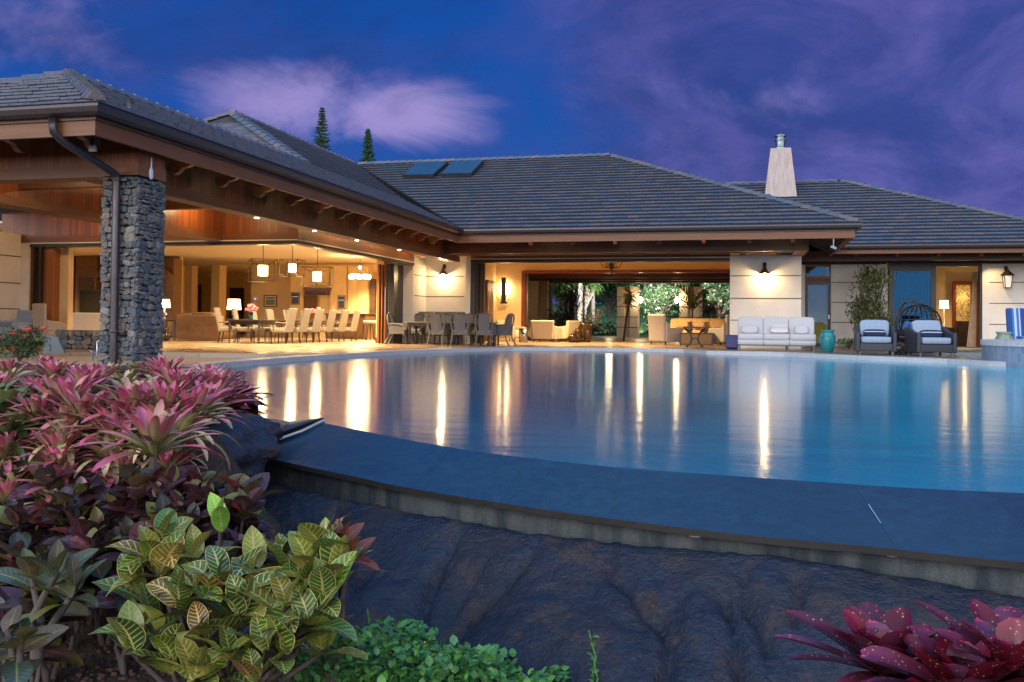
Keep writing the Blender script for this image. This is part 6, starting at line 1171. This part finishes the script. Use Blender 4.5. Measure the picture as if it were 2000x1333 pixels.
for ri, py in enumerate(BASE):
    lim = (430, 440, 440, 430, 425, 410, 400, 385, 360, 330, 290, 240)[ri]; px = -25 + rr.uniform(0, 50); items = []; cnt = {}
    while px < lim:
        q = hit(px, py + rr.uniform(-5, 5)); d_ = q.y / .9 if q else 9
        if q and pdist(q.x, q.y) > .12:
            u = rr.random(); k = 'p'
            if px < 110 and 3 <= ri <= 8 and u < .6: k = 'g'
            elif px > lim - 110 and u < .35: k = 'y'
            elif u < .24: k = 'y'
            cnt[k] = cnt.get(k, 0) + 1; pr = rr.choice(protos[k]); lab = f'{NM[k]}, {OR[cnt[k] - 1]} of its kind from the left in the {OR[ri]} row from the terrace'; s_ = rr.uniform(.82, 1.12) * (1.0 if ri < 8 else .88); ang = rr.uniform(0, 6.28)
            if id(pr) not in used: used.add(id(pr)); pr.location = q; pr.rotation_euler = (0, 0, ang); pr['label'] = lab; pr.scale = (s_,) * 3
            else: dup(pr, q, ang, lab, s_)
        px += .29 * 1771 / max(3.5, d_) * rr.uniform(.85, 1.2)
# rosettes spilling over the pool corner
for px, py, zz, k, s_, lab in ((408, 742, .04, 'p', 1.0, 'pink bromeliad over the coping, nearest the far water'), (436, 758, .02, 'r', 1.3, 'dark red bromeliad over the coping, highest of three by the water'), (432, 790, .05, 'p', 1.0, 'pink bromeliad leaning over the water, with pale roots below it'), (462, 800, .02, 'r', 1.3, 'dark red bromeliad over the water, lowest of three and beside the boulder'), (466, 775, .0, 'r', 1.4, 'dark red bromeliad farthest right over the water'), (446, 772, .03, 'r', 1.2, 'dark red bromeliad on the coping just left of the rightmost one'), (415, 775, .06, 'p', 1.1, 'pink bromeliad on the coping left of the dark red cluster'), (448, 745, .0, 'r', 1.2, 'dark red bromeliad on the coping highest toward the far water'), (405, 800, .07, 'p', 1.1, 'pink bromeliad directly above the boulder and its dry roots'), (392, 772, .08, 'y', 1.1, 'pale bromeliad between the bed and the coping'), (385, 812, .08, 'y', 1.1, 'pale bromeliad just above the boulder'), (350, 850, .10, 'y', 1.1, 'pale bromeliad at the lower right corner of the bed'), (300, 880, .10, 'p', 1.1, 'pink bromeliad at the front edge of the bed near the boulder')):
    q = P(px, py, Z=zz); pr = next((z for z in protos[k] if z['label'] == 'x'), None)
    if pr: pr.location = q - Vector((0, 0, .03)); pr.scale = (s_,) * 3; pr['label'] = lab
    else: dup(protos[k][0], q - Vector((0, 0, .03)), px * .1, lab, s_)
# exposed pale bromeliad roots on the rock
m = MB(); rr = random.Random(12)
for i in range(16): a = P(rr.uniform(385, 440), rr.uniform(800, 825), Z=.03); b = a + Vector((rr.uniform(-.1, .28), rr.uniform(-.3, .0), -.08)); m.tube([a, a.lerp(b, .5) + Vector((0, 0, rr.uniform(0, .06))), b], [.008, .006, .003], 5)
tag(m.build('dry_bromeliad_leaves', plain('dry_straw', (.42, .33, .2), (.26, .19, .11), 20, .8)), 'straw-coloured dry leaves and roots trailing over the boulder', 'dry leaves', kind='stuff')
def croton(name, label, base, tips, mat, L=(.15, .21), W=.38, n=(7, 11), seed=1, group=None, stemr=.014, el=(.1, 1.35), droop=.5):
    t = thing(name, label, 'croton', base, 0, group); rr = random.Random(seed); base = Vector(base); m = MB(); ms = MB()
    for tp in tips:
        tp = Vector(tp) - base; mid = tp * .5 + Vector((rr.uniform(-.06, .06), rr.uniform(-.06, .06), -.05)); ms.tube([(0, 0, -.05), mid * .6 + Vector((rr.uniform(-.03, .03), 0, 0)), mid, tp.lerp(mid, .3), tp], [stemr * 1.5, stemr * 1.2, stemr, stemr * .8, stemr * .6], 7)
        k = rr.randint(*n)
        for i in range(k):
            f = i / k; az = i * 2.4 + rr.uniform(-.4, .4); e = el[1] + (el[0] - el[1]) * f + rr.uniform(-.25, .2); l = rr.uniform(*L) * (.6 + .4 * min(1, f * 2.2)); back = tp.normalized() * (-.09 * f)
            leaf(m, tp + back, az, e, l, l * W * .5, droop * rr.uniform(.4, 1.8), .22, 'oval', 9, rr.uniform(-.5, .5), rr.uniform(0, .10))
    m.build('foliage', mat, t, smooth=True); ms.build('branches', M['bark'], t, smooth=True); return t
# the variegated croton bush nearest the camera
tipsA = [P(q[0], q[1] - 22, Y=q[2]) for q in ((300, 1120, 3.25), (380, 1110, 3.3), (430, 1150, 3.1), (500, 1130, 3.25), (345, 1190, 3.05), (560, 1120, 3.3), (610, 1130, 3.2), (640, 1090, 3.3), (470, 1220, 3.0), (560, 1200, 3.0), (640, 1190, 3.1), (290, 1240, 3.05), (390, 1260, 2.95), (520, 1290, 2.9), (610, 1240, 3.0), (330, 1310, 2.95), (450, 1310, 2.9), (260, 1170, 3.2), (250, 1290, 3.0), (560, 1300, 2.95), (640, 1290, 3.1), (380, 1345, 2.85), (500, 1355, 2.85), (318, 1075, 3.35), (420, 1200, 3.15), (590, 1165, 3.15), (660, 1150, 3.2))]
croton('croton_bush', 'large green and yellow-veined croton bush in the foreground', P(440, 1375, Y=3.15), tipsA, M['croton'], (.17, .28), .52, (5, 8), 3, stemr=.012, el=(.2, 1.45), droop=.7)
croton('croton_bush', 'russet-tipped croton shoot standing above the right side of the variegated bush', P(640, 1345, Y=3.35), [P(682, 1085, Y=3.35), P(665, 1060, Y=3.4)], M['croton_red'], (.13, .19), .36, (7, 9), 8)
croton('croton_bush', 'golden-edged croton shoot in the middle top of the variegated bush', P(560, 1350, Y=3.35), [P(555, 1080, Y=3.35), P(590, 1085, Y=3.3)], M['croton'], (.12, .17), .36, (8, 10), 14)
croton('croton_bush', 'pair of bright lime croton leaves before the dark rock', P(440, 1250, Y=3.75), [P(432, 1015, Y=3.75)], M['croton_bright'], (.17, .2), .46, (3, 3), 21, el=(.9, 1.5), droop=.3)
rr = random.Random(31); names = ['by the left frame edge', 'under the pink bromeliads', 'above the bare soil', 'behind the variegated bush', 'next to the lime leaves', 'at the far left corner']
dk = [((20, 1010), 4.0), ((95, 985), 4.1), ((160, 1010), 4.0), ((235, 985), 4.1), ((300, 960), 4.2), ((360, 975), 4.1), ((420, 960), 4.2), ((465, 990), 4.1), ((60, 1075), 3.7), ((140, 1090), 3.7), ((210, 1060), 3.8), ((280, 1050), 3.8), ((350, 1040), 3.85), ((470, 1050), 3.8), ((20, 1150), 3.4), ((95, 1165), 3.4), ((395, 1075), 3.6), ((180, 955), 4.2), ((110, 930), 4.3), ((40, 945), 4.3), ((260, 925), 4.35), ((330, 930), 4.35), ((400, 930), 4.35), ((450, 925), 4.35), ((380, 1010), 4.0), ((250, 1110), 3.6), ((180, 1040), 3.85), ((25, 1080), 3.7), ((60, 1210), 3.3), ((330, 1000), 4.0)]
for i, ((px, py), Y) in enumerate(dk):
    tips = [P(px + rr.uniform(-34, 34), py + 35 + rr.uniform(-35, 25), Y=Y + rr.uniform(-.12, .12)) for _ in range(3)]; b = P(px, py, Y=Y + .02); b.z = gz(b.x, b.y) - .02
    if b.z > min(t.z for t in tips) - .05: b.z = min(t.z for t in tips) - .12
    croton('maroon_croton', 'dark maroon and purple leaved croton among the low bed planting behind the variegated bush', b, tips, M['croton_dark'], (.14, .23), .60, (8, 11), 50 + i, 'maroon crotons', .010)
croton('croton_bush', 'olive croton with a thick grey trunk at the lower left', P(72, 1260, Y=3.25), [P(110, 1120, Y=3.3), P(60, 1120, Y=3.35), P(150, 1150, Y=3.3)], leafmat('olive_croton_leaf', f_croton([(0, (.06, .075, .03)), (.4, (.045, .07, .05)), (.7, (.16, .15, .03)), (1, (.09, .05, .04))], (.2, .2, .07), .06, False), .3), (.17, .23), .44, (6, 8), 91, stemr=.018)
croton('croton_bush', 'grey-green broad-leaved croton cut by the bottom left corner', P(20, 1350, Y=2.7), [P(15, 1230, Y=2.8), P(40, 1250, Y=2.8)], bpy.data.materials['olive_croton_leaf'], (.15, .2), .55, (5, 6), 95, stemr=.016, el=(-.3, 1))
# spotted maroon bromeliads at the lower right
sb = rosette(M['brom_spot'], 34, .29, .036, 41, el0=1.3, el1=.05, droop=.45, fold=.3, inner=.35, group='spotted maroon bromeliads'); sb.location = P(1728, 1322, Y=2.75); sb['label'] = 'large spotted maroon bromeliad at the lower right, whole rosette in view'
dup(sb, P(1990, 1340, Y=2.6), 2.2, 'spotted maroon bromeliad cut by the right bottom corner', 1.0); dup(sb, P(1880, 1372, Y=2.55), 4.1, 'spotted maroon bromeliad between the two others, mostly below the frame', .95)
# ground cover and weeds
M['cover'] = leafmat('clover_leaf', lambda n, au, v, isl: n.col(n.ramp(isl, [(0, (.045, .13, .025)), (.4, (.08, .25, .05)), (.7, (.13, .34, .06)), (.93, (.06, .18, .07)), (1, (.24, .38, .06))])), .4)
m = MB(); rr = random.Random(66)
for i in range(3400):
    px = rr.uniform(545, 1120); top = 1238 + 24 * math.sin(px / 27) + 20 * math.sin(px / 71 + 1) + 22 * rr.random() + (0 if px < 900 else (px - 900) * .42) + (60 if px < 600 else 0) * (600 - px) / 55 if px < 1120 else 1330
    b = P(px, 1330, Z=-.86); x, y = b.x + rr.uniform(-.02, .02), rr.uniform(b.y - .55, b.y + .12); tz = P(px, top, Y=max(y, .1)).z; zz = -.88 + (min(tz, -.50) + .88) * rr.uniform(.25, 1) ** .6
    if zz < -.86: continue
    az = rr.uniform(0, 6.28); l = rr.uniform(.024, .050); leaf(m, (x, y, zz), az, rr.uniform(-.1, 1.2), l, l * .40, .3, .15, 'oval', 3)
for i in range(300): px = rr.uniform(600, 880); b = P(px, 1335, Z=-.86); y = rr.uniform(b.y - .4, b.y + .1); x = b.x; m.tube([(x, y, -.9), (x + rr.uniform(-.04, .04), y, -.70)], .0022, 4)
tag(m.build('ground_cover', M['cover'], None), 'low bright green clover-like ground cover below the rock bank', 'ground cover', kind='stuff')
def sprig(px, pyt, label, Y, nl=14, seed=1, flower=False):
    rr = random.Random(seed); t_ = P(px, pyt, Y=Y); b = Vector((t_.x + rr.uniform(-.03, .03), Y, -.88)); t = thing('weed_sprig', label, 'weed', b, 0, 'weeds before the rock'); t_ = t_ - b; m = MB(); pts = [Vector((0, 0, 0)).lerp(t_, k / 6) + Vector((.012 * math.sin(k * 1.9), 0, 0)) for k in range(7)]; m.tube(pts, .0028, 5); m.build('stem', M['cover'], t)
    m = MB()
    for k in range(nl): f = .35 + .65 * k / nl; p_ = Vector((0, 0, 0)).lerp(t_, f); l = rr.uniform(.02, .035) if not flower else rr.uniform(.006, .012); leaf(m, p_, rr.uniform(0, 6.28), rr.uniform(.1, 1.1), l, l * .4, .4, .2, 'oval', 4)
    m.build('foliage', M['cover'], t)
sprig(1155, 1232, 'tall leafy weed sprig standing alone before the rock bank', 3.75, 16, 2); sprig(1165, 1290, 'short leafy weed beside the tall sprig', 3.7, 10, 3); sprig(972, 1262, 'thin seeding weed stalk right of the ground cover', 3.8, 16, 5, True); sprig(1128, 1318, 'tiny weed tuft at the bottom edge, left of the tall sprig', 3.8, 8, 6); sprig(722, 1190, 'slender seeding grass stalk over the ground cover, by the croton', 3.75, 18, 7, True); sprig(1215, 1320, 'tiny weed tuft at the bottom edge, right of the tall sprig', 3.85, 8, 8); sprig(815, 1225, 'taller sprig rising from the middle of the ground cover', 3.7, 18, 9)
m = MB(); rr = random.Random(6)
for k in range(9): q = P(rr.uniform(640, 900), rr.uniform(1230, 1290), Y=3.55); m.pillow(q, (.012, .012, .009), e=1, n=7, m=5)
tag(m.build('yellow_weed_flowers', plain('yellow_petal', (.7, .42, .03), (.6, .3, .02), 30, .6)), 'tiny yellow flowers scattered in the ground cover', 'flowers', kind='stuff')
m = MB(); rr = random.Random(16)
for k in range(900): x = rr.uniform(-3.4, -1.7); y = rr.uniform(2.9, 4.1); r = rr.uniform(.005, .018); m.pillow((x, y, gz(x, y) + r * .3), (r * 2, r * 1.7, r * 1.4), rr.uniform(0, 3), e=.8, n=6, m=4)
tag(m.build('soil_clods', plain('soil_clod', (.06, .035, .027), (.11, .06, .045), 40, .95)), 'reddish clods and small stones on the dark bare soil', 'soil', kind='stuff')
# leafy shrubs
def shrub(name, label, cat, base, size, mat, n=900, l=(.05, .09), W=.35, seed=1, group=None, stem=True, parts=None, up=False, clump=0, pot=None):
    t = thing(name, label, cat, base, 0, group); rr = random.Random(seed); m = MB(); cs = [(Vector((rr.uniform(-.6, .6) * size[0] / 2, rr.uniform(-.6, .6) * size[1] / 2, size[2] * rr.uniform(.2, .95))), rr.uniform(.14, .26) * max(size)) for _ in range(clump)] if clump else None
    for i in range(n):
        if cs: c, r = rr.choice(cs); d = Vector((rr.gauss(0, 1), rr.gauss(0, 1), rr.gauss(0, 1))).normalized() * r * rr.random() ** .45; p_ = c + Vector((d.x, d.y, d.z * .8))
        else:
            d = Vector((rr.gauss(0, 1), rr.gauss(0, 1), rr.gauss(0, 1))).normalized() * rr.random() ** .4; k = 1 + .25 * noise.noise(d * 2.5 + Vector((seed, 0, 0))); p_ = Vector((d.x * size[0] / 2 * k, d.y * size[1] / 2 * k, size[2] * (.5 + d.z * .5 * k)))
        if p_.z < .01: continue
        ll = rr.uniform(*l); leaf(m, p_, rr.uniform(0, 6.28), rr.uniform(.4, 1.3) if up else rr.uniform(-.5, 1.1), ll, ll * W * .5, .5, .2, 'oval', 3)
    m.build('foliage', mat, t); m = MB()
    for k in range(5): a = rr.uniform(0, 6.28); m.tube([(0, 0, 0), (size[0] * .15 * math.cos(a), size[1] * .15 * math.sin(a), size[2] * .5), (size[0] * .3 * math.cos(a), size[1] * .3 * math.sin(a), size[2] * .85)], [.03 * size[2], .018 * size[2], .006 * size[2]], 6)
    m.build('branches', M['bark'], t)
    if parts: parts(t, rr, size)
    return t
def gm(name, a, b, c_=None, r=.5): return leafmat(name, lambda n, au, v, isl: n.col(n.ramp(isl, [(0, a), (.6, b), (1, c_ or b)])), r)
M['dkgreen'] = gm('dark_green_leaf', (.012, .035, .014), (.03, .075, .025), (.05, .11, .03)); M['midgreen'] = gm('mid_green_leaf', (.03, .08, .02), (.06, .13, .03), (.12, .18, .05)); M['olive'] = gm('olive_leaf', (.10, .11, .04), (.17, .18, .08), (.28, .27, .13)); M['russet'] = gm('russet_leaf', (.07, .03, .012), (.14, .06, .02), (.1, .08, .03))
def blooms(mat, n, r, top=.3):
    def f(t, rr, size):
        for k in range(n): a = rr.uniform(0, 6.28); q = rr.uniform(.2, 1); m = MB(); c = Vector((size[0] * .45 * q * math.cos(a), size[1] * .45 * q * math.sin(a), size[2] * rr.uniform(top, .98))); [m.pillow(c + Vector((rr.uniform(-r, r), rr.uniform(-r, r), rr.uniform(-r, r) * .6)), (r, r, r * .7), e=.9, n=6, m=4) for _ in range(7)]; m.build('flower_head', mat, t)
    return f
shrub('flowering_shrub', 'green shrub with coral red flower heads at the left edge', 'shrub', P(38, 705, Y=9.2), (.75, .5, .42), M['midgreen'], 1500, (.03, .05), .5, 4, parts=blooms(plain('coral_petals', (.62, .05, .05), (.75, .14, .1), 30, .6), 12, .03))
croton('croton_bush', 'small orange-leaved croton above the coral flowers at the left', P(52, 690, Y=9.3), [P(48, 655, Y=9.3), P(60, 650, Y=9.3)], M['croton_red'], (.12, .18), .4, (7, 9), 5)
t = rosette(M['brom_red'], 22, .34, .014, 61, 'dracaena', 1.3, .2, .5, group=None); t['label'] = 'dark spiky-leaved plant beside the tall grey-white chair'; t['category'] = 'plant'; t.location = P(72, 655, Y=15.5)
t = shrub('oleander', 'tall leafy pale green shrub in front of the unlit lantern', 'shrub', (P(1704, 690, Y=33.2).x, 33.2, 0), (1.15, .8, 2.6), M['olive'], 5600, (.10, .17), .34, 8, up=True, clump=34)
shrub('low_hedge', 'low clipped green bush between the turquoise jar and wicker armchair', 'shrub', (P(1657, 680, Y=31.5).x, 31.5, 0), (.9, .5, .36), M['midgreen'], 900, (.05, .08), .5, 9)
m = MB(); rr = random.Random(2)
for k in range(2600): x = rr.uniform(P(1852, 690, Y=29).x, 9.2); y = rr.uniform(28.3, 30.6); leaf(m, (x, y, 0), rr.uniform(0, 6.28), rr.uniform(.8, 1.5), rr.uniform(.04, .08), .008, .4, .1, 'taper', 2)
tag(m.build('grass_strip', M['midgreen']), 'thin strip of grass before the open bedroom doorway', 'grass', kind='stuff')
# rear terrace plants
def palm(name, label, base, h, n, L, mat, W=.03, seed=1, lean=(0, 0), spread=(.2, 1.4), crown=1, pinn=True, pot=True):
    t = thing(name, label, 'palm', base); rr = random.Random(seed); ms = MB(); m = MB()
    for c in range(crown):
        hx, hy = lean[0] + rr.uniform(-.15, .15) * (c > 0), lean[1] + rr.uniform(-.1, .1); hh = h * (1 - .3 * c / max(1, crown)); ms.tube([(0, 0, 0), (hx * .4, hy * .4, hh * .5), (hx, hy, hh)], [.05, .035, .03], 7)
        for i in range(n):
            az = i * 2.4 + rr.uniform(-.3, .3); el = rr.uniform(*spread); l = L * rr.uniform(.8, 1.1)
            if not pinn: leaf(m, (hx, hy, hh), az, el, l, W, rr.uniform(.6, 1.6), .3, 'taper', 6); continue
            p_ = Vector((hx, hy, hh)); e = el; pts = [p_.copy()]
            for k in range(9):
                d = Vector((math.cos(az) * math.cos(e), math.sin(az) * math.cos(e), math.sin(e))); p_ = p_ + d * l / 9; pts.append(p_.copy()); e -= .16
                for s in (-1, 1): leaf(m, p_, az + s * .9, e + .1, l * .34 * math.sin(.5 + k / 9 * 2.4), W * .5, .5, .1, 'taper', 2)
            ms.tube(pts, .008, 4)
    m.build('foliage', mat, t); ms.build('trunk', M['bark'], t); return t
palm('cordyline', 'slim tall potted cordyline in front of the left pale pier', (P(1218, 660, Y=40).x, 40, 0), 2.0, 22, .75, M['olive'], .05, 3, (.25, 0), (-.2, 1.4), 3, False)
palm('potted_palm', 'big arching palm in front of the right pale pier', (P(1352, 650, Y=38).x, 38, 0.5), .8, 13, 1.6, M['midgreen'], .07, 5, (0, 0), (.5, 1.45))
shrub('potted_shrub', 'russet bushy plant behind the patterned sofa by the pale wall', 'shrub', (P(1394, 650, Y=38.5).x, 38.5, 0.4), (1.3, .9, 1.4), M['russet'], 1600, (.08, .13), .3, 12, clump=12)
shrub('tall_russet_shrub', 'tall russet feathery shrub above the brown glazed jars', 'shrub', (P(1112, 650, Y=45).x, 45, 0), (2.2, 1.2, 3.1), M['russet'], 2600, (.14, .24), .2, 13, up=True, clump=18)
# garden trees seen through the house
def tree(name, label, base, h, crown, mat, n=3000, l=(.2, .35), seed=1, trunk=.2, bark=None, z0=.35, group=None, clumps=22, flowers=None, W=.5):
    t = thing(name, label, 'tree', base, 0, group); rr = random.Random(seed); m = MB(); mf = MB(); ms = MB(); ms.tube([(0, 0, -1.5), (rr.uniform(-.1, .1), 0, h * .4), (rr.uniform(-.2, .2), 0, h * .85)], [trunk, trunk * .8, trunk * .3], 9)
    cs = []
    for _ in range(clumps): d = Vector((rr.gauss(0, 1), rr.gauss(0, 1), rr.gauss(0, 1))).normalized() * rr.random() ** .35 * .8; c = Vector((d.x * crown[0], d.y * crown[1], h * (z0 + 1) / 2 + d.z * h * (1 - z0) / 2)); cs.append((c, rr.uniform(.22, .4) * max(crown))); ms.tube([(0, 0, h * z0 * .8), c * .6 + Vector((0, 0, h * .15)), c], [trunk * .3, trunk * .18, .02], 5)
    for i in range(n):
        c, r = rr.choice(cs); d = Vector((rr.gauss(0, 1), rr.gauss(0, 1), rr.gauss(0, 1))).normalized() * r * rr.random() ** .4; p_ = c + Vector((d.x, d.y, d.z * .75)); ll = rr.uniform(*l)
        (leaf)(mf if flowers and rr.random() < .2 else m, p_, rr.uniform(0, 6.28), rr.uniform(-.8, 1.0), ll, ll * W * .5, .5, .2, 'oval', 2)
    m.build('crown', mat, t); ms.build('trunk', bark or M['bark'], t)
    if flowers: mf.build('blossom', flowers, t)
    return t
wt = gm('pale_blossom', (.34, .36, .34), (.46, .47, .45), (.55, .54, .5))
M['gardengreen'] = gm('garden_leaf', (.025, .075, .03), (.05, .13, .05), (.09, .17, .07)); M['weep'] = gm('weeping_leaf', (.04, .12, .03), (.08, .2, .05), (.12, .24, .06))
def gx(px, Y): return P(px, 640, Y=Y).x
tree('flowering_tree', 'pale-blossomed garden tree between the two rear piers', (gx(1285, 63), 63, .2), 5.0, (2.6, 2.0), M['gardengreen'], 6000, (.16, .28), 3, .16, z0=.18, clumps=30, flowers=wt, group='pale-blossomed garden trees')
tree('flowering_tree', 'pale-blossomed garden tree right of the right rear pier', (gx(1405, 62), 62, .3), 5.2, (2.4, 1.8), M['gardengreen'], 6000, (.16, .28), 4, .16, z0=.2, clumps=30, flowers=wt, group='pale-blossomed garden trees')
pale = plain('pale_palm_bark', (.30, .27, .26), (.2, .18, .17), 6, .8, stretch=(1, 1, 3))
tree('dark_garden_tree', 'dark evergreen behind the brown jars in the left of the rear view', (gx(1190, 78), 78, 1.2), 7.5, (3.5, 2), M['dkgreen'], 5200, (.3, .5), 7, .25, z0=.05, group='dark evergreens beyond the lawn'); tree('dark_garden_tree', 'dark evergreen seen just right of the red door frame', (gx(1050, 70), 70, .8), 8.5, (4.5, 2), M['dkgreen'], 6000, (.3, .5), 8, .3, z0=.03, group='dark evergreens beyond the lawn')
tree('dark_garden_tree', 'dark evergreen behind the blossom tree and right pier', (gx(1360, 84), 84, 1.5), 7.5, (7.5, 2.5), M['dkgreen'], 7000, (.35, .6), 9, .3, z0=.02, group='dark evergreens beyond the lawn', clumps=40); tree('dark_garden_tree', 'dark evergreen behind the left rear pier', (gx(1260, 88), 88, 1.6), 8, (6, 2.5), M['dkgreen'], 6000, (.35, .6), 10, .3, z0=.02, group='dark evergreens beyond the lawn', clumps=34)
for i, (px, w) in enumerate(((1000, 6), (1090, 6), (1150, 6), (1220, 6), (1300, 6), (1370, 6), (1440, 6))): tree('tall_garden_tree', 'tall dark tree in the row closing the rear garden', (gx(px, 100), 100 + i % 2 * 3, 2.2), 11, (w, 2.5), M['dkgreen'], 3600, (.5, .85), 60 + i, .4, z0=.0, group='tall trees closing the rear garden', clumps=30)
tree('weeping_tree', 'bright green weeping tree with a pale slim trunk in the rear garden', (gx(1143, 60), 60, 0), 6.0, (1.7, 1.2), M['weep'], 4200, (.2, .34), 11, .13, pale, z0=.35, W=.16)
for px, Y, r, lab in ((1038, 58, .18, 'pale palm trunk beside the red door frame'), (1131, 59, .20, 'pale smooth trunk right of the russet shrub'), (1159, 64, .16, 'slender pale trunk before the bright lawn')): tree('palm_tree', lab, (gx(px, Y), Y, 0), 9, (1.5, 1.5), M['gardengreen'], 500, (.5, .9), px, r, pale, z0=.75, clumps=6, group='pale palm trunks', W=.12)
tree('broad_trunk_tree', 'thick brown-trunked tree left of the russet shrub', (gx(1067, 56), 56, 0), 8, (2.5, 1.5), M['dkgreen'], 1600, (.25, .4), 17, .44, plain('brown_bark', (.16, .08, .05), (.08, .04, .025), 9, .9, bump=.8), z0=.6)
for i, (px, Y, w, h, mt, lab) in enumerate(((1080, 54, 3, .95, 'dkgreen', 'dark low bush at the foot of the thick brown trunk'), (1180, 57, 3.4, .85, 'dkgreen', 'dark low bush left of the left rear pier'), (1150, 60, 2.2, 1.6, 'russet', 'purplish bush beneath the slender pale trunk'), (1288, 58, 2.6, .9, 'dkgreen', 'dark low bush between the two rear piers'), (1400, 58, 3, 1.3, 'midgreen', 'green bush right of the right rear pier'))): shrub('garden_bush', lab, 'bush', (gx(px, Y), Y, -.1), (w, 1.4, h), M[mt], 1300, (.14, .26), .45, 30 + i, 'bushes along the rear garden', clump=16)
lamp('POINT', (gx(1190, 54), 54, 1.2), 50, (1, .75, .4), .2, H, name='path_light'); lamp('SPOT', (gx(1290, 56), 56.5, 2.6), 9000, (1, .9, .7), .2, H, (0, 1, -.05), 130, 'garden_fill_light'); lamp('SPOT', (gx(1120, 56), 55.5, 2.4), 3500, (1, .9, .7), .2, H, (0, 1, .1), 130, 'garden_fill_light')  # both spots are unseen, added to brighten the rear garden trees
# Norfolk pines above the roofs
def pine(label, px, pyt, Y, halfw, seed, dense, pyb):
    top = P(px, pyt, Y=Y); bot = P(px, pyb, Y=Y); t = thing('norfolk_pine', label, 'tree', (top.x, Y, 0), 0, 'norfolk pines above the roof'); rr = random.Random(seed); m = MB(); ms = MB(); H_ = top.z; ms.tube([(0, 0, 0), (0, 0, H_)], [.35, .03], 8); z = H_ - .1; span = (H_ - bot.z); z_end = bot.z - 3; step = .16 if dense else .25
    while z > z_end:
        k = (H_ - z) / span; r = halfw * min(1.25, .12 + .9 * k ** .8); nb = 7 if dense else 6; a0 = rr.uniform(0, 6)
        for b in range(nb):
            az = a0 + b * 6.283 / nb + rr.uniform(-.15, .15); rl = r * rr.uniform(.75, 1.1); up_ = rr.uniform(.1, .5) if dense else rr.uniform(-.05, .35); tip = Vector((rl * math.cos(az), rl * math.sin(az), z + rl * up_)); ms.tube([(0, 0, z), tip * .5 + Vector((0, 0, z * .5 - .04)), tip], [.02, .015, .008], 4); nn_ = max(3, int(rl / .09))
            for q in range(nn_):
                f = (q + 1) / nn_; c = Vector((0, 0, z)).lerp(tip, f)
                for s in (-1, 1, 0, -.5, .5): leaf(m, c, az + s * 1.0 + rr.uniform(-.3, .3), .5 + rr.uniform(-.5, .9), (.17 + .05 * (1 - f)), .055, -.4, .2, 'taper', 2)
        z -= step * rr.uniform(.8, 1.2)
    m.build('foliage', gm('pine_needle' + str(seed), (.02, .075, .045), (.04, .12, .06), (.06, .16, .06)), t); ms.build('trunk', M['bark'], t)
pine('open-branched tall Norfolk pine rising behind the left roof', 629, 212, 72, .85, 3, False, 300); pine('dense narrow Norfolk pine left of the solar panels', 719, 254, 70, .62, 4, True, 325)
tree('distant_tree', 'small dark treetop showing over the low roof at the far right', (P(1936, 420, Y=70).x, 70, 0), P(1936, 411, Y=70).z, (1.6, 1.2), M['gardengreen'], 1800, (.2, .35), 21, .2, z0=.8)
